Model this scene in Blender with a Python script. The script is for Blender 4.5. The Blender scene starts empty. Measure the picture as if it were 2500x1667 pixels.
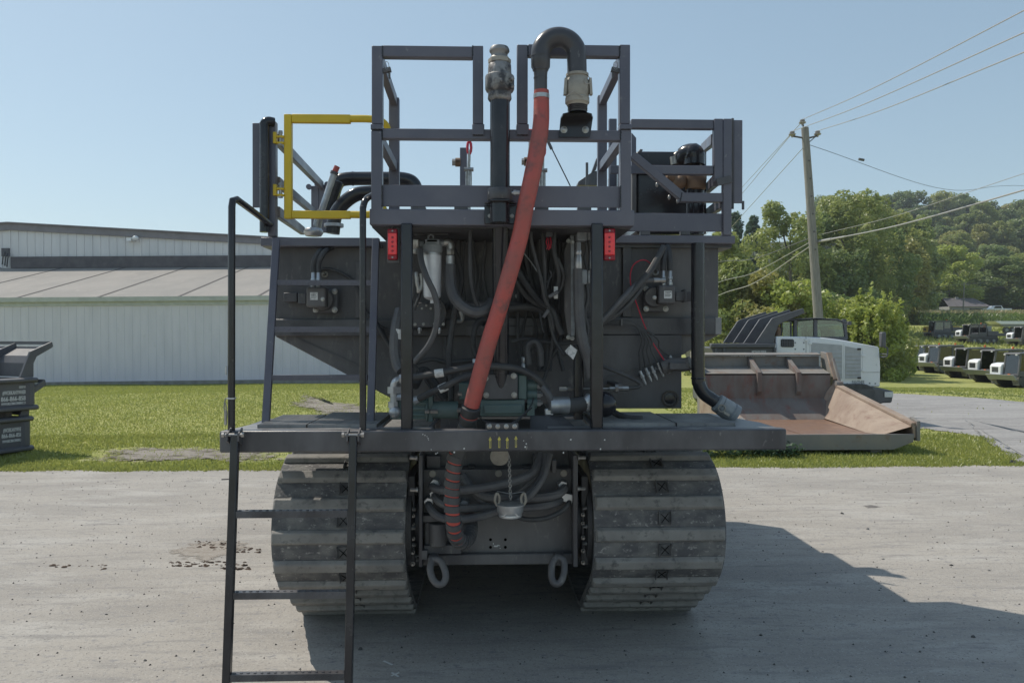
import bpy, math, random
import numpy as np
from mathutils import Vector, Matrix, Euler

random.seed(7)
rng = np.random.default_rng(7)
SC = bpy.context.scene
COL = SC.collection
RAD = math.radians

# ------------------------------------------------------------------ camera
CAM_H, FPX = 2.0, 1875.0
cam_d = bpy.data.cameras.new('camera')
cam = bpy.data.objects.new('camera', cam_d)
COL.objects.link(cam)
cam.location = (0, 0, CAM_H)
cam.rotation_euler = (RAD(90 - 0.26), 0, RAD(-2.0))
cam_d.sensor_width = 36.0
cam_d.lens = FPX / 2500 * 36.0
cam_d.clip_start = 0.05
cam_d.clip_end = 3000
SC.camera = cam
CAM_R = Euler(cam.rotation_euler).to_matrix()

# ------------------------------------------------------------------ sky and sun
SUN_EL, SUN_AZ = 53.0, -53.0          # azimuth from +Y, negative = towards -X
world = bpy.data.worlds.new('World')
SC.world = world
world.use_nodes = True
wn = world.node_tree.nodes
wl = world.node_tree.links
for n in list(wn): wn.remove(n)
sky = wn.new('ShaderNodeTexSky')
sky.sky_type = 'NISHITA'
sky.sun_disc = False
sky.sun_elevation = RAD(SUN_EL)
sky.sun_rotation = RAD(SUN_AZ)
sky.altitude = 100
sky.air_density = 1.0
sky.dust_density = 0.6
sky.ozone_density = 1.6
bg = wn.new('ShaderNodeBackground')
bg.inputs['Strength'].default_value = 0.12
wo = wn.new('ShaderNodeOutputWorld')
gm = wn.new('ShaderNodeGamma'); gm.inputs['Gamma'].default_value = 0.58      # one even tone curve over the whole sky
wl.new(sky.outputs[0], gm.inputs['Color'])
tn = wn.new('ShaderNodeMix'); tn.data_type = 'RGBA'; tn.blend_type = 'MULTIPLY'; tn.inputs['Factor'].default_value = 1.0
tn.inputs['B'].default_value = (1.29, 1.43, 1.42, 1)
wl.new(gm.outputs[0], tn.inputs['A']); wl.new(tn.outputs['Result'], bg.inputs[0])
wl.new(bg.outputs[0], wo.inputs[0])

sun_d = bpy.data.lights.new('sun', 'SUN')
sun_d.energy = 2.5
sun_d.angle = RAD(0.5)
sun_d.color = (1.0, 0.93, 0.82)
sun = bpy.data.objects.new('sun', sun_d)
COL.objects.link(sun)
TO_SUN = Vector((math.sin(RAD(SUN_AZ)) * math.cos(RAD(SUN_EL)),
                 math.cos(RAD(SUN_AZ)) * math.cos(RAD(SUN_EL)), math.sin(RAD(SUN_EL))))
sun.rotation_euler = TO_SUN.to_track_quat('Z', 'Y').to_euler()
sun.location = (-20, 20, 40)

SC.view_settings.view_transform = 'Standard'
SC.view_settings.look = 'None'
SC.view_settings.exposure = 0.60
SC.view_settings.gamma = 1.0
SC.view_settings.use_curve_mapping = False

# ------------------------------------------------------------------ helpers
def W(px, py, Y):
    """world point seen at photo pixel (px,py) on the plane y = Y"""
    d = CAM_R @ Vector(((px - 1250) / FPX, (833.5 - py) / FPX, -1))
    return Vector((0, 0, CAM_H)) + d * (Y / d.y)

def crop(ox, oy, s):
    return lambda x, y: (ox + x / s, oy + y / s)
S0 = crop(0, 0, 1.0)
A0 = crop(0, 0, 0.9408)
C1 = crop(520, 40, 3.016)
C2 = crop(880, 40, 3.0147)
C3 = crop(1380, 240, 3.9208)
C4 = crop(540, 520, 2.704)
C5 = crop(900, 520, 2.7025)
C6 = crop(1250, 520, 2.7036)
C7 = crop(520, 1040, 2.5)
C8 = crop(980, 1050, 3.92)
R3 = crop(1720, 720, 3.646)
R4 = crop(2160, 720, 5.6)
R5 = crop(1740, 440, 3.0947)
R6 = crop(1800, 0, 2.8)
R8 = crop(1700, 1100, 2.765)
L1 = crop(0, 520, 2.45)
L2 = crop(0, 800, 4.61)

def smooth_path(pts, n=8):
    pts = [Vector(p) for p in pts]
    if len(pts) < 3: return pts
    P = [2 * pts[0] - pts[1]] + pts + [2 * pts[-1] - pts[-2]]
    out = []
    for i in range(1, len(P) - 2):
        p0, p1, p2, p3 = P[i-1], P[i], P[i+1], P[i+2]
        for k in range(n):
            t = k / n
            out.append(0.5 * ((2 * p1) + (p2 - p0) * t + (2*p0 - 5*p1 + 4*p2 - p3) * t*t + (3*p1 - p0 - 3*p2 + p3) * t**3))
    out.append(pts[-1])
    return out

WL = {}
class MB:
    def __init__(self):
        self.v, self.f, self.m, self.mi = [], [], [], 0
    def add(self, vs, fs):
        o = len(self.v)
        self.v.extend([tuple(p) for p in vs])
        for f in fs:
            self.f.append(tuple(i + o for i in f)); self.m.append(self.mi)
        return self
    def box(self, x0, x1, y0, y1, z0, z1):
        if x0 > x1: x0, x1 = x1, x0
        if y0 > y1: y0, y1 = y1, y0
        if z0 > z1: z0, z1 = z1, z0
        return self.add([(x0,y0,z0),(x1,y0,z0),(x1,y1,z0),(x0,y1,z0),(x0,y0,z1),(x1,y0,z1),(x1,y1,z1),(x0,y1,z1)],
                        [(0,3,2,1),(4,5,6,7),(0,1,5,4),(1,2,6,5),(2,3,7,6),(3,0,4,7)])
    def pb(self, c, x0, y0, x1, y1, Y, d):
        a = W(*c(x0, y0), Y); b = W(*c(x1, y1), Y)
        a2 = W(*c(x0, y1), Y); b2 = W(*c(x1, y0), Y)
        return self.box((a.x + a2.x)/2, (b.x + b2.x)/2, Y, Y + d, (a2.z + b.z)/2, (a.z + b2.z)/2)
    def obox(self, c, sx, sy, sz, R=None):
        c = Vector(c); R = R or Matrix.Identity(3)
        vs = [c + R @ Vector((sx*i/2, sy*j/2, sz*k/2)) for k in (-1,1) for (i,j) in ((-1,-1),(1,-1),(1,1),(-1,1))]
        return self.add(vs, [(0,3,2,1),(4,5,6,7),(0,1,5,4),(1,2,6,5),(2,3,7,6),(3,0,4,7)])
    def bar(self, a, b, w, h, up=(0,0,1)):
        a, b = Vector(a), Vector(b)
        t = (b - a); L = t.length; t = t.normalized(); up = Vector(up)
        if abs(t.dot(up)) > 0.98: up = Vector((0,1,0))
        s = t.cross(up).normalized(); u = s.cross(t).normalized()
        R = Matrix((s, t, u)).transposed()
        return self.obox((a + b)/2, w, L, h, R)
    def tube(self, pts, r, seg=10, cap=True, closed=False):
        pts = [Vector(p) for p in pts]; n = len(pts)
        rs = r if isinstance(r, (list, tuple)) else [r]*n
        tang = []
        for i in range(n):
            if closed: t = pts[(i+1) % n] - pts[i-1]
            else: t = pts[min(i+1, n-1)] - pts[max(i-1, 0)]
            tang.append(t.normalized() if t.length > 1e-9 else Vector((0,0,1)))
        u = tang[0].orthogonal().normalized()
        vs = []
        for i in range(n):
            u = (u - tang[i] * u.dot(tang[i])).normalized()
            w = tang[i].cross(u)
            for k in range(seg):
                a = 2*math.pi*k/seg
                vs.append(pts[i] + (u*math.cos(a) + w*math.sin(a)) * rs[i])
        fs = []
        m = n if closed else n - 1
        for i in range(m):
            j = (i+1) % n
            for k in range(seg):
                l = (k+1) % seg
                fs.append((i*seg+k, i*seg+l, j*seg+l, j*seg+k))
        if cap and not closed:
            fs.append(tuple(range(seg-1, -1, -1)))
            fs.append(tuple((n-1)*seg + k for k in range(seg)))
        return self.add(vs, fs)
    def cyl(self, a, b, r, seg=12, r2=None):
        return self.tube([a, b], [r, r if r2 is None else r2], seg)
    def lathe(self, prof, o, ax=(0,0,1), seg=16):
        """prof: list of (radius, t along axis)"""
        o = Vector(o); ax = Vector(ax).normalized()
        u = ax.orthogonal().normalized(); w = ax.cross(u)
        vs = []
        for r, t in prof:
            for k in range(seg):
                a = 2*math.pi*k/seg
                vs.append(o + ax*t + (u*math.cos(a) + w*math.sin(a)) * max(r, 1e-4))
        n = len(prof); fs = []
        for i in range(n-1):
            for k in range(seg):
                l = (k+1) % seg
                fs.append((i*seg+k, i*seg+l, (i+1)*seg+l, (i+1)*seg+k))
        fs.append(tuple(range(seg-1, -1, -1)))
        fs.append(tuple((n-1)*seg + k for k in range(seg)))
        return self.add(vs, fs)
    def prism(self, poly, vec):
        vec = Vector(vec); n = len(poly)
        poly = [Vector(p) for p in poly]
        vs = poly + [p + vec for p in poly]
        nrm = Vector((0,0,0))
        for i in range(n): nrm += poly[i].cross(poly[(i+1) % n])
        flip = nrm.dot(vec) > 0
        fs = [tuple(range(n)), tuple(range(2*n-1, n-1, -1))] + [((i+1) % n, i, i+n, (i+1) % n + n) for i in range(n)]
        if flip: fs = [tuple(reversed(f)) for f in fs]
        return self.add(vs, fs)
    def ball(self, c, r, seg=12, sq=(1,1,1)):
        c = Vector(c); vs = []; fs = []; m = max(4, seg//2)
        vs.append(c + Vector((0,0,r*sq[2])))
        for i in range(1, m):
            th = math.pi*i/m
            for k in range(seg):
                a = 2*math.pi*k/seg
                vs.append(c + Vector((r*sq[0]*math.sin(th)*math.cos(a), r*sq[1]*math.sin(th)*math.sin(a), r*sq[2]*math.cos(th))))
        vs.append(c - Vector((0,0,r*sq[2])))
        for k in range(seg): fs.append((0, 1+k, 1+(k+1) % seg))
        for i in range(m-2):
            for k in range(seg):
                l = (k+1) % seg
                fs.append((1+i*seg+k, 1+(i+1)*seg+k, 1+(i+1)*seg+l, 1+i*seg+l))
        b = 1+(m-2)*seg; e = len(vs)-1
        for k in range(seg): fs.append((e, b+(k+1) % seg, b+k))
        return self.add(vs, fs)
    def bolt(self, p, ax, r, h):
        ax = Vector(ax).normalized(); p = Vector(p)
        r *= .8; self.lathe([(r*1.4, 0), (r*1.4, h*0.2), (r*1.35, h*0.25)], p, ax, 12)
        self.lathe([(r, h*0.25), (r, h*0.9), (r*0.8, h)], p, ax, 6)
        return self
    def build(self, name, m, parent=None, bevel=0.0, smooth=True, angle=38):
        V = np.array(self.v, dtype=float)
        c = (V.min(0) + V.max(0)) / 2
        me = bpy.data.meshes.new(name)
        me.from_pydata([tuple(p) for p in (V - c)], [], self.f)
        ms = m if isinstance(m, (list, tuple)) else [m]
        for k in ms: me.materials.append(M[k] if isinstance(k, str) else k)
        if len(ms) > 1: me.polygons.foreach_set('material_index', self.m)
        if smooth:
            me.shade_smooth(); me.set_sharp_from_angle(angle=RAD(angle))
        me.update()
        o = bpy.data.objects.new(name, me); COL.objects.link(o)
        WL[o.as_pointer()] = Vector(c)
        if parent is not None:
            o.parent = parent
            o.location = Vector(c) - WL[parent.as_pointer()]
        else:
            o.location = c
        if bevel > 0:
            b = o.modifiers.new('bevel', 'BEVEL'); b.width = bevel; b.segments = 2
            b.limit_method = 'ANGLE'; b.angle_limit = RAD(40)
        return o

def tag(o, label=None, cat=None, group=None, kind=None):
    if label: o['label'] = label
    if cat: o['category'] = cat
    if group: o['group'] = group
    if kind: o['kind'] = kind
    return o

def thing(name, label, cat, loc=(0,0,0), group=None):
    o = bpy.data.objects.new(name, None); COL.objects.link(o)
    o.empty_display_size = 0.3
    o.location = loc
    WL[o.as_pointer()] = Vector(loc)
    return tag(o, label, cat, group)

def reuse(src, parent, loc, rot=None, name=None):
    """one more object that shares the mesh of src; loc is a world point"""
    o = src.copy(); COL.objects.link(o)
    if name: o.name = name
    o.parent = parent
    o.location = Vector(loc) - (WL[parent.as_pointer()] if parent is not None else Vector((0,0,0)))
    if rot is not None: o.rotation_euler = rot
    WL[o.as_pointer()] = Vector(loc)
    return o

def copy_tree(src, parent=None):
    o = src.copy(); COL.objects.link(o); o.parent = parent
    for ch in src.children: copy_tree(ch, o)
    return o

def px_bar(mb, c, p, q, Y0, Y1, w, h):
    return mb.bar(W(*c(*p), Y0), W(*c(*q), Y1), w, h)

def hose(name, c, pts, r, m, parent, n=6, seg=8):
    mb = MB(); mb.tube(smooth_path([W(*c(x, y), Y) for x, y, Y in pts], n), r, seg)
    return mb.build(name, m, parent)

def text_obj(name, s, size, m, parent, loc, rot, sx=1.0, depth=0.002, align='LEFT', bold=0.0):
    cu = bpy.data.curves.new(name, 'FONT'); cu.body = s; cu.size = size; cu.extrude = depth
    cu.align_x = align; cu.offset = bold; cu.resolution_u = 3
    t = bpy.data.objects.new(name, cu); COL.objects.link(t)
    dg = bpy.context.evaluated_depsgraph_get()
    me = bpy.data.meshes.new_from_object(t.evaluated_get(dg)); me.name = name
    bpy.data.objects.remove(t)
    me.materials.clear(); me.materials.append(M[m])
    o = bpy.data.objects.new(name, me); COL.objects.link(o)
    o.parent = parent
    o.location = Vector(loc) - WL[parent.as_pointer()]
    o.rotation_euler = rot; o.scale = (sx, 1, 1)
    WL[o.as_pointer()] = Vector(loc)
    return o

# ------------------------------------------------------------------ materials
M = {}
def pmat(name, c1, c2=None, scale=6.0, lo=0.4, hi=0.65, rough=0.5, rough2=None, metal=0.0, bump=0.0, bscale=40.0,
         spec=0.5, c3=None, s3=30.0, lo3=0.6, hi3=0.7, stretch=(1,1,1), coat=0.0, world=False, detail=6, trans=0.0):
    m = bpy.data.materials.new(name); m.use_nodes = True
    nt = m.node_tree; N = nt.nodes; L = nt.links
    b = N['Principled BSDF']
    b.inputs['Metallic'].default_value = metal
    b.inputs['Roughness'].default_value = rough
    b.inputs['Specular IOR Level'].default_value = spec
    if coat: b.inputs['Coat Weight'].default_value = coat; b.inputs['Coat Roughness'].default_value = 0.15
    b.inputs['Base Color'].default_value = (*c1, 1)
    if world:
        g = N.new('ShaderNodeNewGeometry'); src = g.outputs['Position']
    else:
        g = N.new('ShaderNodeTexCoord'); src = g.outputs['Object']
        oi = N.new('ShaderNodeObjectInfo')
        ad = N.new('ShaderNodeVectorMath'); ad.operation = 'ADD'
        L.new(src, ad.inputs[0]); L.new(oi.outputs['Location'], ad.inputs[1]); src = ad.outputs[0]
    mp = N.new('ShaderNodeMapping'); mp.inputs['Scale'].default_value = stretch
    L.new(src, mp.inputs[0]); src = mp.outputs[0]
    def noise(s, d=detail, r=0.55):
        t = N.new('ShaderNodeTexNoise'); t.inputs['Scale'].default_value = s
        t.inputs['Detail'].default_value = d; t.inputs['Roughness'].default_value = r
        L.new(src, t.inputs['Vector']); return t.outputs['Fac']
    def ramp(f, a, z):
        t = N.new('ShaderNodeMapRange'); t.inputs['From Min'].default_value = a; t.inputs['From Max'].default_value = z
        L.new(f, t.inputs['Value']); return t.outputs[0]
    col = None
    if c2 is not None:
        f = ramp(noise(scale), lo, hi)
        mx = N.new('ShaderNodeMix'); mx.data_type = 'RGBA'
        mx.inputs['A'].default_value = (*c1, 1); mx.inputs['B'].default_value = (*c2, 1)
        L.new(f, mx.inputs['Factor']); col = mx.outputs['Result']
        if rough2 is not None:
            t = N.new('ShaderNodeMapRange'); t.inputs['To Min'].default_value = rough; t.inputs['To Max'].default_value = rough2
            L.new(f, t.inputs['Value']); L.new(t.outputs[0], b.inputs['Roughness'])
    if c3 is not None:
        f3 = ramp(noise(s3, 8, 0.65), lo3, hi3)
        mx = N.new('ShaderNodeMix'); mx.data_type = 'RGBA'
        if col is not None: L.new(col, mx.inputs['A'])
        else: mx.inputs['A'].default_value = (*c1, 1)
        mx.inputs['B'].default_value = (*c3, 1)
        L.new(f3, mx.inputs['Factor']); col = mx.outputs['Result']
    if col is not None: L.new(col, b.inputs['Base Color'])
    if bump:
        bp = N.new('ShaderNodeBump'); bp.inputs['Strength'].default_value = bump; bp.inputs['Distance'].default_value = 0.02
        L.new(noise(bscale, 8, 0.6), bp.inputs['Height']); L.new(bp.outputs[0], b.inputs['Normal'])
    if trans:
        b.inputs['Transmission Weight'].default_value = trans
    M[name] = m
    return m

pmat('black_paint', (.055,.054,.060), (.150,.146,.150), 2.6, .38, .74, .30, .58, bump=.07, bscale=70, c3=(.26,.25,.24), s3=22, lo3=.64, hi3=.76, stretch=(1.6,1.6,.7))
pmat('black_dusty', (.072,.069,.073), (.185,.176,.170), 2.2, .36, .72, .42, .75, bump=.10, bscale=50, c3=(.24,.225,.21), s3=15, lo3=.58, hi3=.76, stretch=(1.5,1.5,.6))
pmat('black_gloss', (.020,.020,.024), (.040,.040,.044), 4.0, .4, .7, .14, .30, bump=.04, bscale=30, c3=(.10,.097,.095), s3=20, lo3=.63, hi3=.76)
pmat('rail_paint', (.100,.100,.128), (.155,.152,.178), 2.4, .38, .72, .30, .50, bump=.05, bscale=80, c3=(.29,.275,.27), s3=24, lo3=.64, hi3=.76)
pmat('rubber', (0.050,0.050,0.053), (0.091,0.090,0.088), 8.0, .4, .7, .55, .7, bump=.08, bscale=120)
pmat('hose_grey', (0.098,0.098,0.104), (0.143,0.140,0.138), 10.0, .4, .7, .5, .65)
pmat('tread', (.30,.287,.265), (.215,.206,.193), 6.0, .35, .65, .85, bump=.3, bscale=55, c3=(.13,.127,.123), s3=18, lo3=.54, hi3=.68)
pmat('tread_recess', (.105,.103,.107), (.20,.195,.185), 12.0, .40, .64, .8, bump=.45, bscale=50, c3=(.36,.345,.325), s3=44, lo3=.57, hi3=.67, stretch=(.7,1,1))
pmat('tread_window', (.07,.07,.072), (.15,.145,.14), 20.0, .4, .7, .8)
pmat('slit', (.003,.003,.003), rough=1.0, spec=0)
pmat('silver', (.55,.56,.57), (.40,.41,.42), 12, .4, .7, .38, .5, metal=.75, bump=.03, bscale=80)
pmat('zinc', (.42,.41,.39), (.28,.27,.26), 30, .4, .7, .35, .5, metal=.8)
pmat('bare_alloy', (.27,.265,.26), (.06,.06,.066), 14, .48, .60, .42, .5, metal=.3, bump=.25, bscale=36, c3=(.20,.185,.165), s3=34, lo3=.55, hi3=.66)
pmat('beige_alloy', (.36,.33,.28), (.25,.23,.2), 14, .4, .7, .55, metal=.15, bump=.12, bscale=50)
pmat('brown_valve', (.25,.16,.10), (.14,.09,.06), 14, .4, .7, .55, metal=.2, bump=.1, bscale=50)
pmat('red_hose', (.46,.085,.070), (.33,.10,.085), 5, .40, .66, .42, .62, bump=.07, bscale=60, c3=(.13,.075,.07), s3=11, lo3=.53, hi3=.72)
pmat('red_band', (.52,.075,.055), (.40,.08,.06), 9, .4, .7, .5)
pmat('red_wire', (.55,.03,.06), rough=.45)
pmat('hose_wrap', (.068,.068,.072), (.105,.102,.10), 12, .4, .7, .55, bump=.08, bscale=70)
pmat('yellow_paint', (.66,.46,.02), (.56,.40,.03), 5, .45, .7, .38, .5, bump=.03, bscale=80, c3=(.16,.11,.02), s3=30, lo3=.68, hi3=.74)
pmat('decal_yellow', (.62,.52,.10), (.45,.38,.1), 30, .5, .6, .6)
pmat('pump_green', (0.081,0.132,0.127), (0.121,0.162,0.155), 8, .4, .7, .42, .55, bump=.08, bscale=50)
pmat('filter_white', (0.759,0.770,0.793), (0.598,0.609,0.632), 9, .4, .7, .35, .45, metal=.25)
pmat('label_white', (.70,.70,.68), (.5,.5,.5), 60, .5, .6, .6)
pmat('box_grey', (.28,.30,.31), (.2,.21,.22), 20, .4, .7, .5)
pmat('lens_red', (.90,.025,.035), (.95,.06,.05), 40, .4, .7, .25, spec=.6, coat=.3)
pmat('lens_dark', (.30,.005,.02), rough=.3)
pmat('deck_plate', (0.204,0.204,0.210), (0.324,0.318,0.312), 5, .35, .7, .42, .6, metal=.25, bump=.1, bscale=60, c3=(.3,.29,.28), s3=30, lo3=.62, hi3=.72)
pmat('paint_chip', (.6,.6,.58), rough=.7)
pmat('white_paint', (.80,.81,.82), (.76,.77,.78), 2, .4, .7, .3, .4, coat=.2)
pmat('dark_body', (0.094,0.095,0.104), (0.131,0.131,0.135), 3, .4, .7, .45, .6, bump=.05, bscale=40)
pmat('bin_grey', (.095,.094,.105), (.135,.133,.138), 2.5, .4, .7, .5, .65, bump=.05, bscale=40)
#(0.138,0.136,0.150), (0.180,0.178,0.182), 2.5, .4, .7, .5, .65, bump=.05, bscale=40)
pmat('louver', (0.442,0.448,0.455), (0.364,0.370,0.377), 6, .4, .7, .5)
pmat('vent_mesh', (.03,.03,.03), rough=.8)
pmat('grille_black', (.02,.02,.022), rough=.6)
pmat('text_white', (.72,.72,.72), rough=.6)
pmat('text_grey', (.35,.36,.37), rough=.6)
pmat('rust_bed', (.19,.172,.158), (.165,.125,.108), 2.0, .38, .62, .75, .9, bump=.14, bscale=40, c3=(.20,.09,.07), s3=3.2, lo3=.53, hi3=.70, stretch=(1.5,1,.6))
pmat('rust_floor', (.25,.15,.10), (.18,.11,.08), 3, .4, .65, .35, .6, bump=.05, bscale=40)
pmat('bed_side', (.35,.275,.215), (.27,.20,.155), 2.2, .38, .65, .8, bump=.12, bscale=40, c3=(.21,.13,.10), s3=5, lo3=.52, hi3=.72)
pmat('bed_grey', (.21,.20,.19), (.26,.235,.205), 3, .4, .7, .65, .8, bump=.1, bscale=50, c3=(.20,.13,.095), s3=5, lo3=.55, hi3=.72)
pmat('orange', (.75,.16,.02), rough=.4)
pmat('carrier_yellow', (.55,.36,.05), (.45,.3,.05), 3, .4, .7, .4)
pmat('carrier_red', (.35,.02,.03), rough=.4)
pmat('wood_pole', (.30,.285,.25), (.2,.19,.17), 6, .35, .65, .85, bump=.3, bscale=30, stretch=(6,6,.35))
pmat('insulator', (.32,.30,.29), rough=.3)
pmat('cable', (.42,.41,.40), rough=.5, metal=.2)
pmat('cable_dark', (.10,.10,.11), rough=.6)
pmat('siding', (.71,.68,.765), (.65,.625,.705), 1.2, .4, .65, .45, .55, stretch=(2,2,.4), c3=(.55,.545,.57), s3=4, lo3=.6, hi3=.78)
pmat('siding_upper', (.74,.73,.73), (.66,.66,.67), 1.0, .4, .65, .5, stretch=(1.5,1.5,.3))
pmat('trim_pale', (.52,.54,.55), (.44,.46,.47), 3, .4, .65, .5)
pmat('fascia', (.24,.225,.24), (.2,.19,.2), 3, .4, .7, .55)
pmat('flashing', (.10,.092,.10), (.14,.13,.135), 3, .4, .7, .6)
pmat('roofing', (.305,.282,.258), (.26,.245,.226), .7, .38, .62, .85, bump=.1, bscale=12, c3=(.335,.305,.275), s3=2.5, lo3=.55, hi3=.7, stretch=(1,.5,1))
pmat('roof_seam', (.13,.12,.115), rough=.9)
pmat('concrete', (.30,.29,.27), (.22,.21,.2), 4, .4, .65, .9, bump=.1, bscale=30)
pmat('house_roof', (.16,.145,.15), (.12,.11,.115), 2, .4, .65, .9)
pmat('house_wall', (.33,.33,.34), (.28,.28,.29), 2, .4, .65, .8)
pmat('house_dark', (.02,.02,.02), rough=.8)
pmat('bark', (.17,.15,.125), (.09,.08,.07), 5, .4, .65, .95, bump=.4, bscale=14, stretch=(3,3,.5))
pmat('rock', (.26,.25,.24), (.15,.145,.14), 18, .4, .65, .9, bump=.3, bscale=40)
pmat('rock_dark', (.07,.068,.066), (.12,.115,.11), 18, .4, .65, .9, bump=.3, bscale=40)

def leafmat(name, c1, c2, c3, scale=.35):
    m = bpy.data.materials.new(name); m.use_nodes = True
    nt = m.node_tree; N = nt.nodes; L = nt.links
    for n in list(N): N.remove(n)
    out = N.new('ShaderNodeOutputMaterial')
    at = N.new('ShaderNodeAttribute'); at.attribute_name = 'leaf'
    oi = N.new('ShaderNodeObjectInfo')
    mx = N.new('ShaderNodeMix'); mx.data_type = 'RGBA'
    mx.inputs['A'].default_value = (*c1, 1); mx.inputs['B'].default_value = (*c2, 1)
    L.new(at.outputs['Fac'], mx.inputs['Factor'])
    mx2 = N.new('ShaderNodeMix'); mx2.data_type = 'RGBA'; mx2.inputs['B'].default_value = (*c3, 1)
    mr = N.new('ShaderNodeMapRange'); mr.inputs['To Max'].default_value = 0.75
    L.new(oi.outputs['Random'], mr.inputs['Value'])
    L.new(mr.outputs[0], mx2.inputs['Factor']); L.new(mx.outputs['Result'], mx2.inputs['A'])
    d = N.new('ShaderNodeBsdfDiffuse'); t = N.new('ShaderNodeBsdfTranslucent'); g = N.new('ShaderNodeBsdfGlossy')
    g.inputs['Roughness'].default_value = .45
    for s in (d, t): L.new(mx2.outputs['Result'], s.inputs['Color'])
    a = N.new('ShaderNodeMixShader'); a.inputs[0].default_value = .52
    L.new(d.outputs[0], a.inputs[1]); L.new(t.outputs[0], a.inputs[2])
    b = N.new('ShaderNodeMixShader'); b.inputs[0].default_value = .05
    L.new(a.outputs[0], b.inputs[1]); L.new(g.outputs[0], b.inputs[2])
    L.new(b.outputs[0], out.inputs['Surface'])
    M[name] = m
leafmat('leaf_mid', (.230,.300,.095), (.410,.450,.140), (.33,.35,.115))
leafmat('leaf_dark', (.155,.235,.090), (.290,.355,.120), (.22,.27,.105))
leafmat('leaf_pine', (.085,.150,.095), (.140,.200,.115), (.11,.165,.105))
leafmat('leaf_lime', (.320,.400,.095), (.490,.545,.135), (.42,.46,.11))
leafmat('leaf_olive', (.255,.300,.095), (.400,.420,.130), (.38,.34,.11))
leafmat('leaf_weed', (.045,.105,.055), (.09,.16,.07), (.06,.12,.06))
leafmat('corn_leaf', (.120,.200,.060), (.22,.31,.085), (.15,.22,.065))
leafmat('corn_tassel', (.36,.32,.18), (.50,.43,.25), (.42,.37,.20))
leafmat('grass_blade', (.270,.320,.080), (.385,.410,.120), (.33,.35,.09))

def glassmat(name, c, rough=.03, alpha=.35):
    m = bpy.data.materials.new(name); m.use_nodes = True
    nt = m.node_tree; N = nt.nodes; L = nt.links
    for n in list(N): N.remove(n)
    out = N.new('ShaderNodeOutputMaterial')
    t = N.new('ShaderNodeBsdfTransparent'); t.inputs[0].default_value = (*c, 1)
    g = N.new('ShaderNodeBsdfGlossy'); g.inputs['Roughness'].default_value = rough
    f = N.new('ShaderNodeFresnel'); f.inputs[0].default_value = 1.6
    mr = N.new('ShaderNodeMapRange'); mr.inputs['To Min'].default_value = alpha*.4; mr.inputs['To Max'].default_value = 1
    L.new(f.outputs[0], mr.inputs['Value'])
    x = N.new('ShaderNodeMixShader'); L.new(mr.outputs[0], x.inputs[0])
    L.new(t.outputs[0], x.inputs[1]); L.new(g.outputs[0], x.inputs[2]); L.new(x.outputs[0], out.inputs['Surface'])
    M[name] = m
glassmat('cab_glass', (.45,.62,.55), .03, .3)
glassmat('tinted_glass', (.16,.34,.28), .06, .22)
# ================================================================== ground
HAZE = .00034
def sst(a, b, x):
    t = np.clip((np.asarray(x, float) - a) / (b - a), 0, 1); return t*t*(3 - 2*t)

def wob(x, y, s=1.0):
    return (np.sin(x*.83*s + 1.3) * np.cos(y*.71*s + .4) + .6*np.sin(x*1.9*s + y*1.3*s + 2.1) + .4*np.cos(x*3.7*s - y*2.9*s))/2

HY = [0, 28, 46, 72, 100, 115, 130, 153, 180, 230, 300, 380, 600]
HZ = [0, 0, -1.0, -1.0, 1.7, 2.5, 4.1, 4.9, 8.4, 15, 34, 50, 40]
MY = [0, 12.5, 15, 19, 22.5, 26, 30, 60, 900]
MZ = [0, 0, .06, .30, .47, .40, .24, .24, .24]
def gz(x, y):
    x = np.asarray(x, float); y = np.asarray(y, float)
    a = x / np.maximum(y, 1)
    r = sst(.10, .26, a)
    zr = np.interp(y, HY, HZ)
    zl = np.interp(y, MY, MZ) * (1 - sst(1.5, 6, x)) * (.75 + .25*sst(-14, -4, x))
    z = zr*r + zl*(1 - r)
    z = z + wob(x, y, .55) * .03 * sst(12.5, 17, y)
    return z

def ground_hit(px, py):
    d = CAM_R @ Vector(((px - 1250) / FPX, (833.5 - py) / FPX, -1))
    t = 3.0
    while t < 900:
        p = Vector((0, 0, CAM_H)) + d*t
        if p.z < float(gz(p.x, p.y)): break
        t += .02 + t*.002
    p.z = float(gz(p.x, p.y))
    return p

def grid_mesh(name, xs, ys, zf, m, kind='structure'):
    X, Y = np.meshgrid(xs, ys); Z = zf(X, Y)
    nx, ny = len(xs), len(ys)
    V = np.stack([X, Y, Z], -1).reshape(-1, 3)
    i = np.arange(ny-1)[:, None]*nx + np.arange(nx-1)[None]
    F = np.stack([i, i+1, i+1+nx, i+nx], -1).reshape(-1, 4)
    me = bpy.data.meshes.new(name); me.from_pydata(V.tolist(), [], F.tolist())
    me.materials.append(M[m]); me.shade_smooth()
    o = bpy.data.objects.new(name, me); COL.objects.link(o)
    return tag(o, kind=kind)

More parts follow.
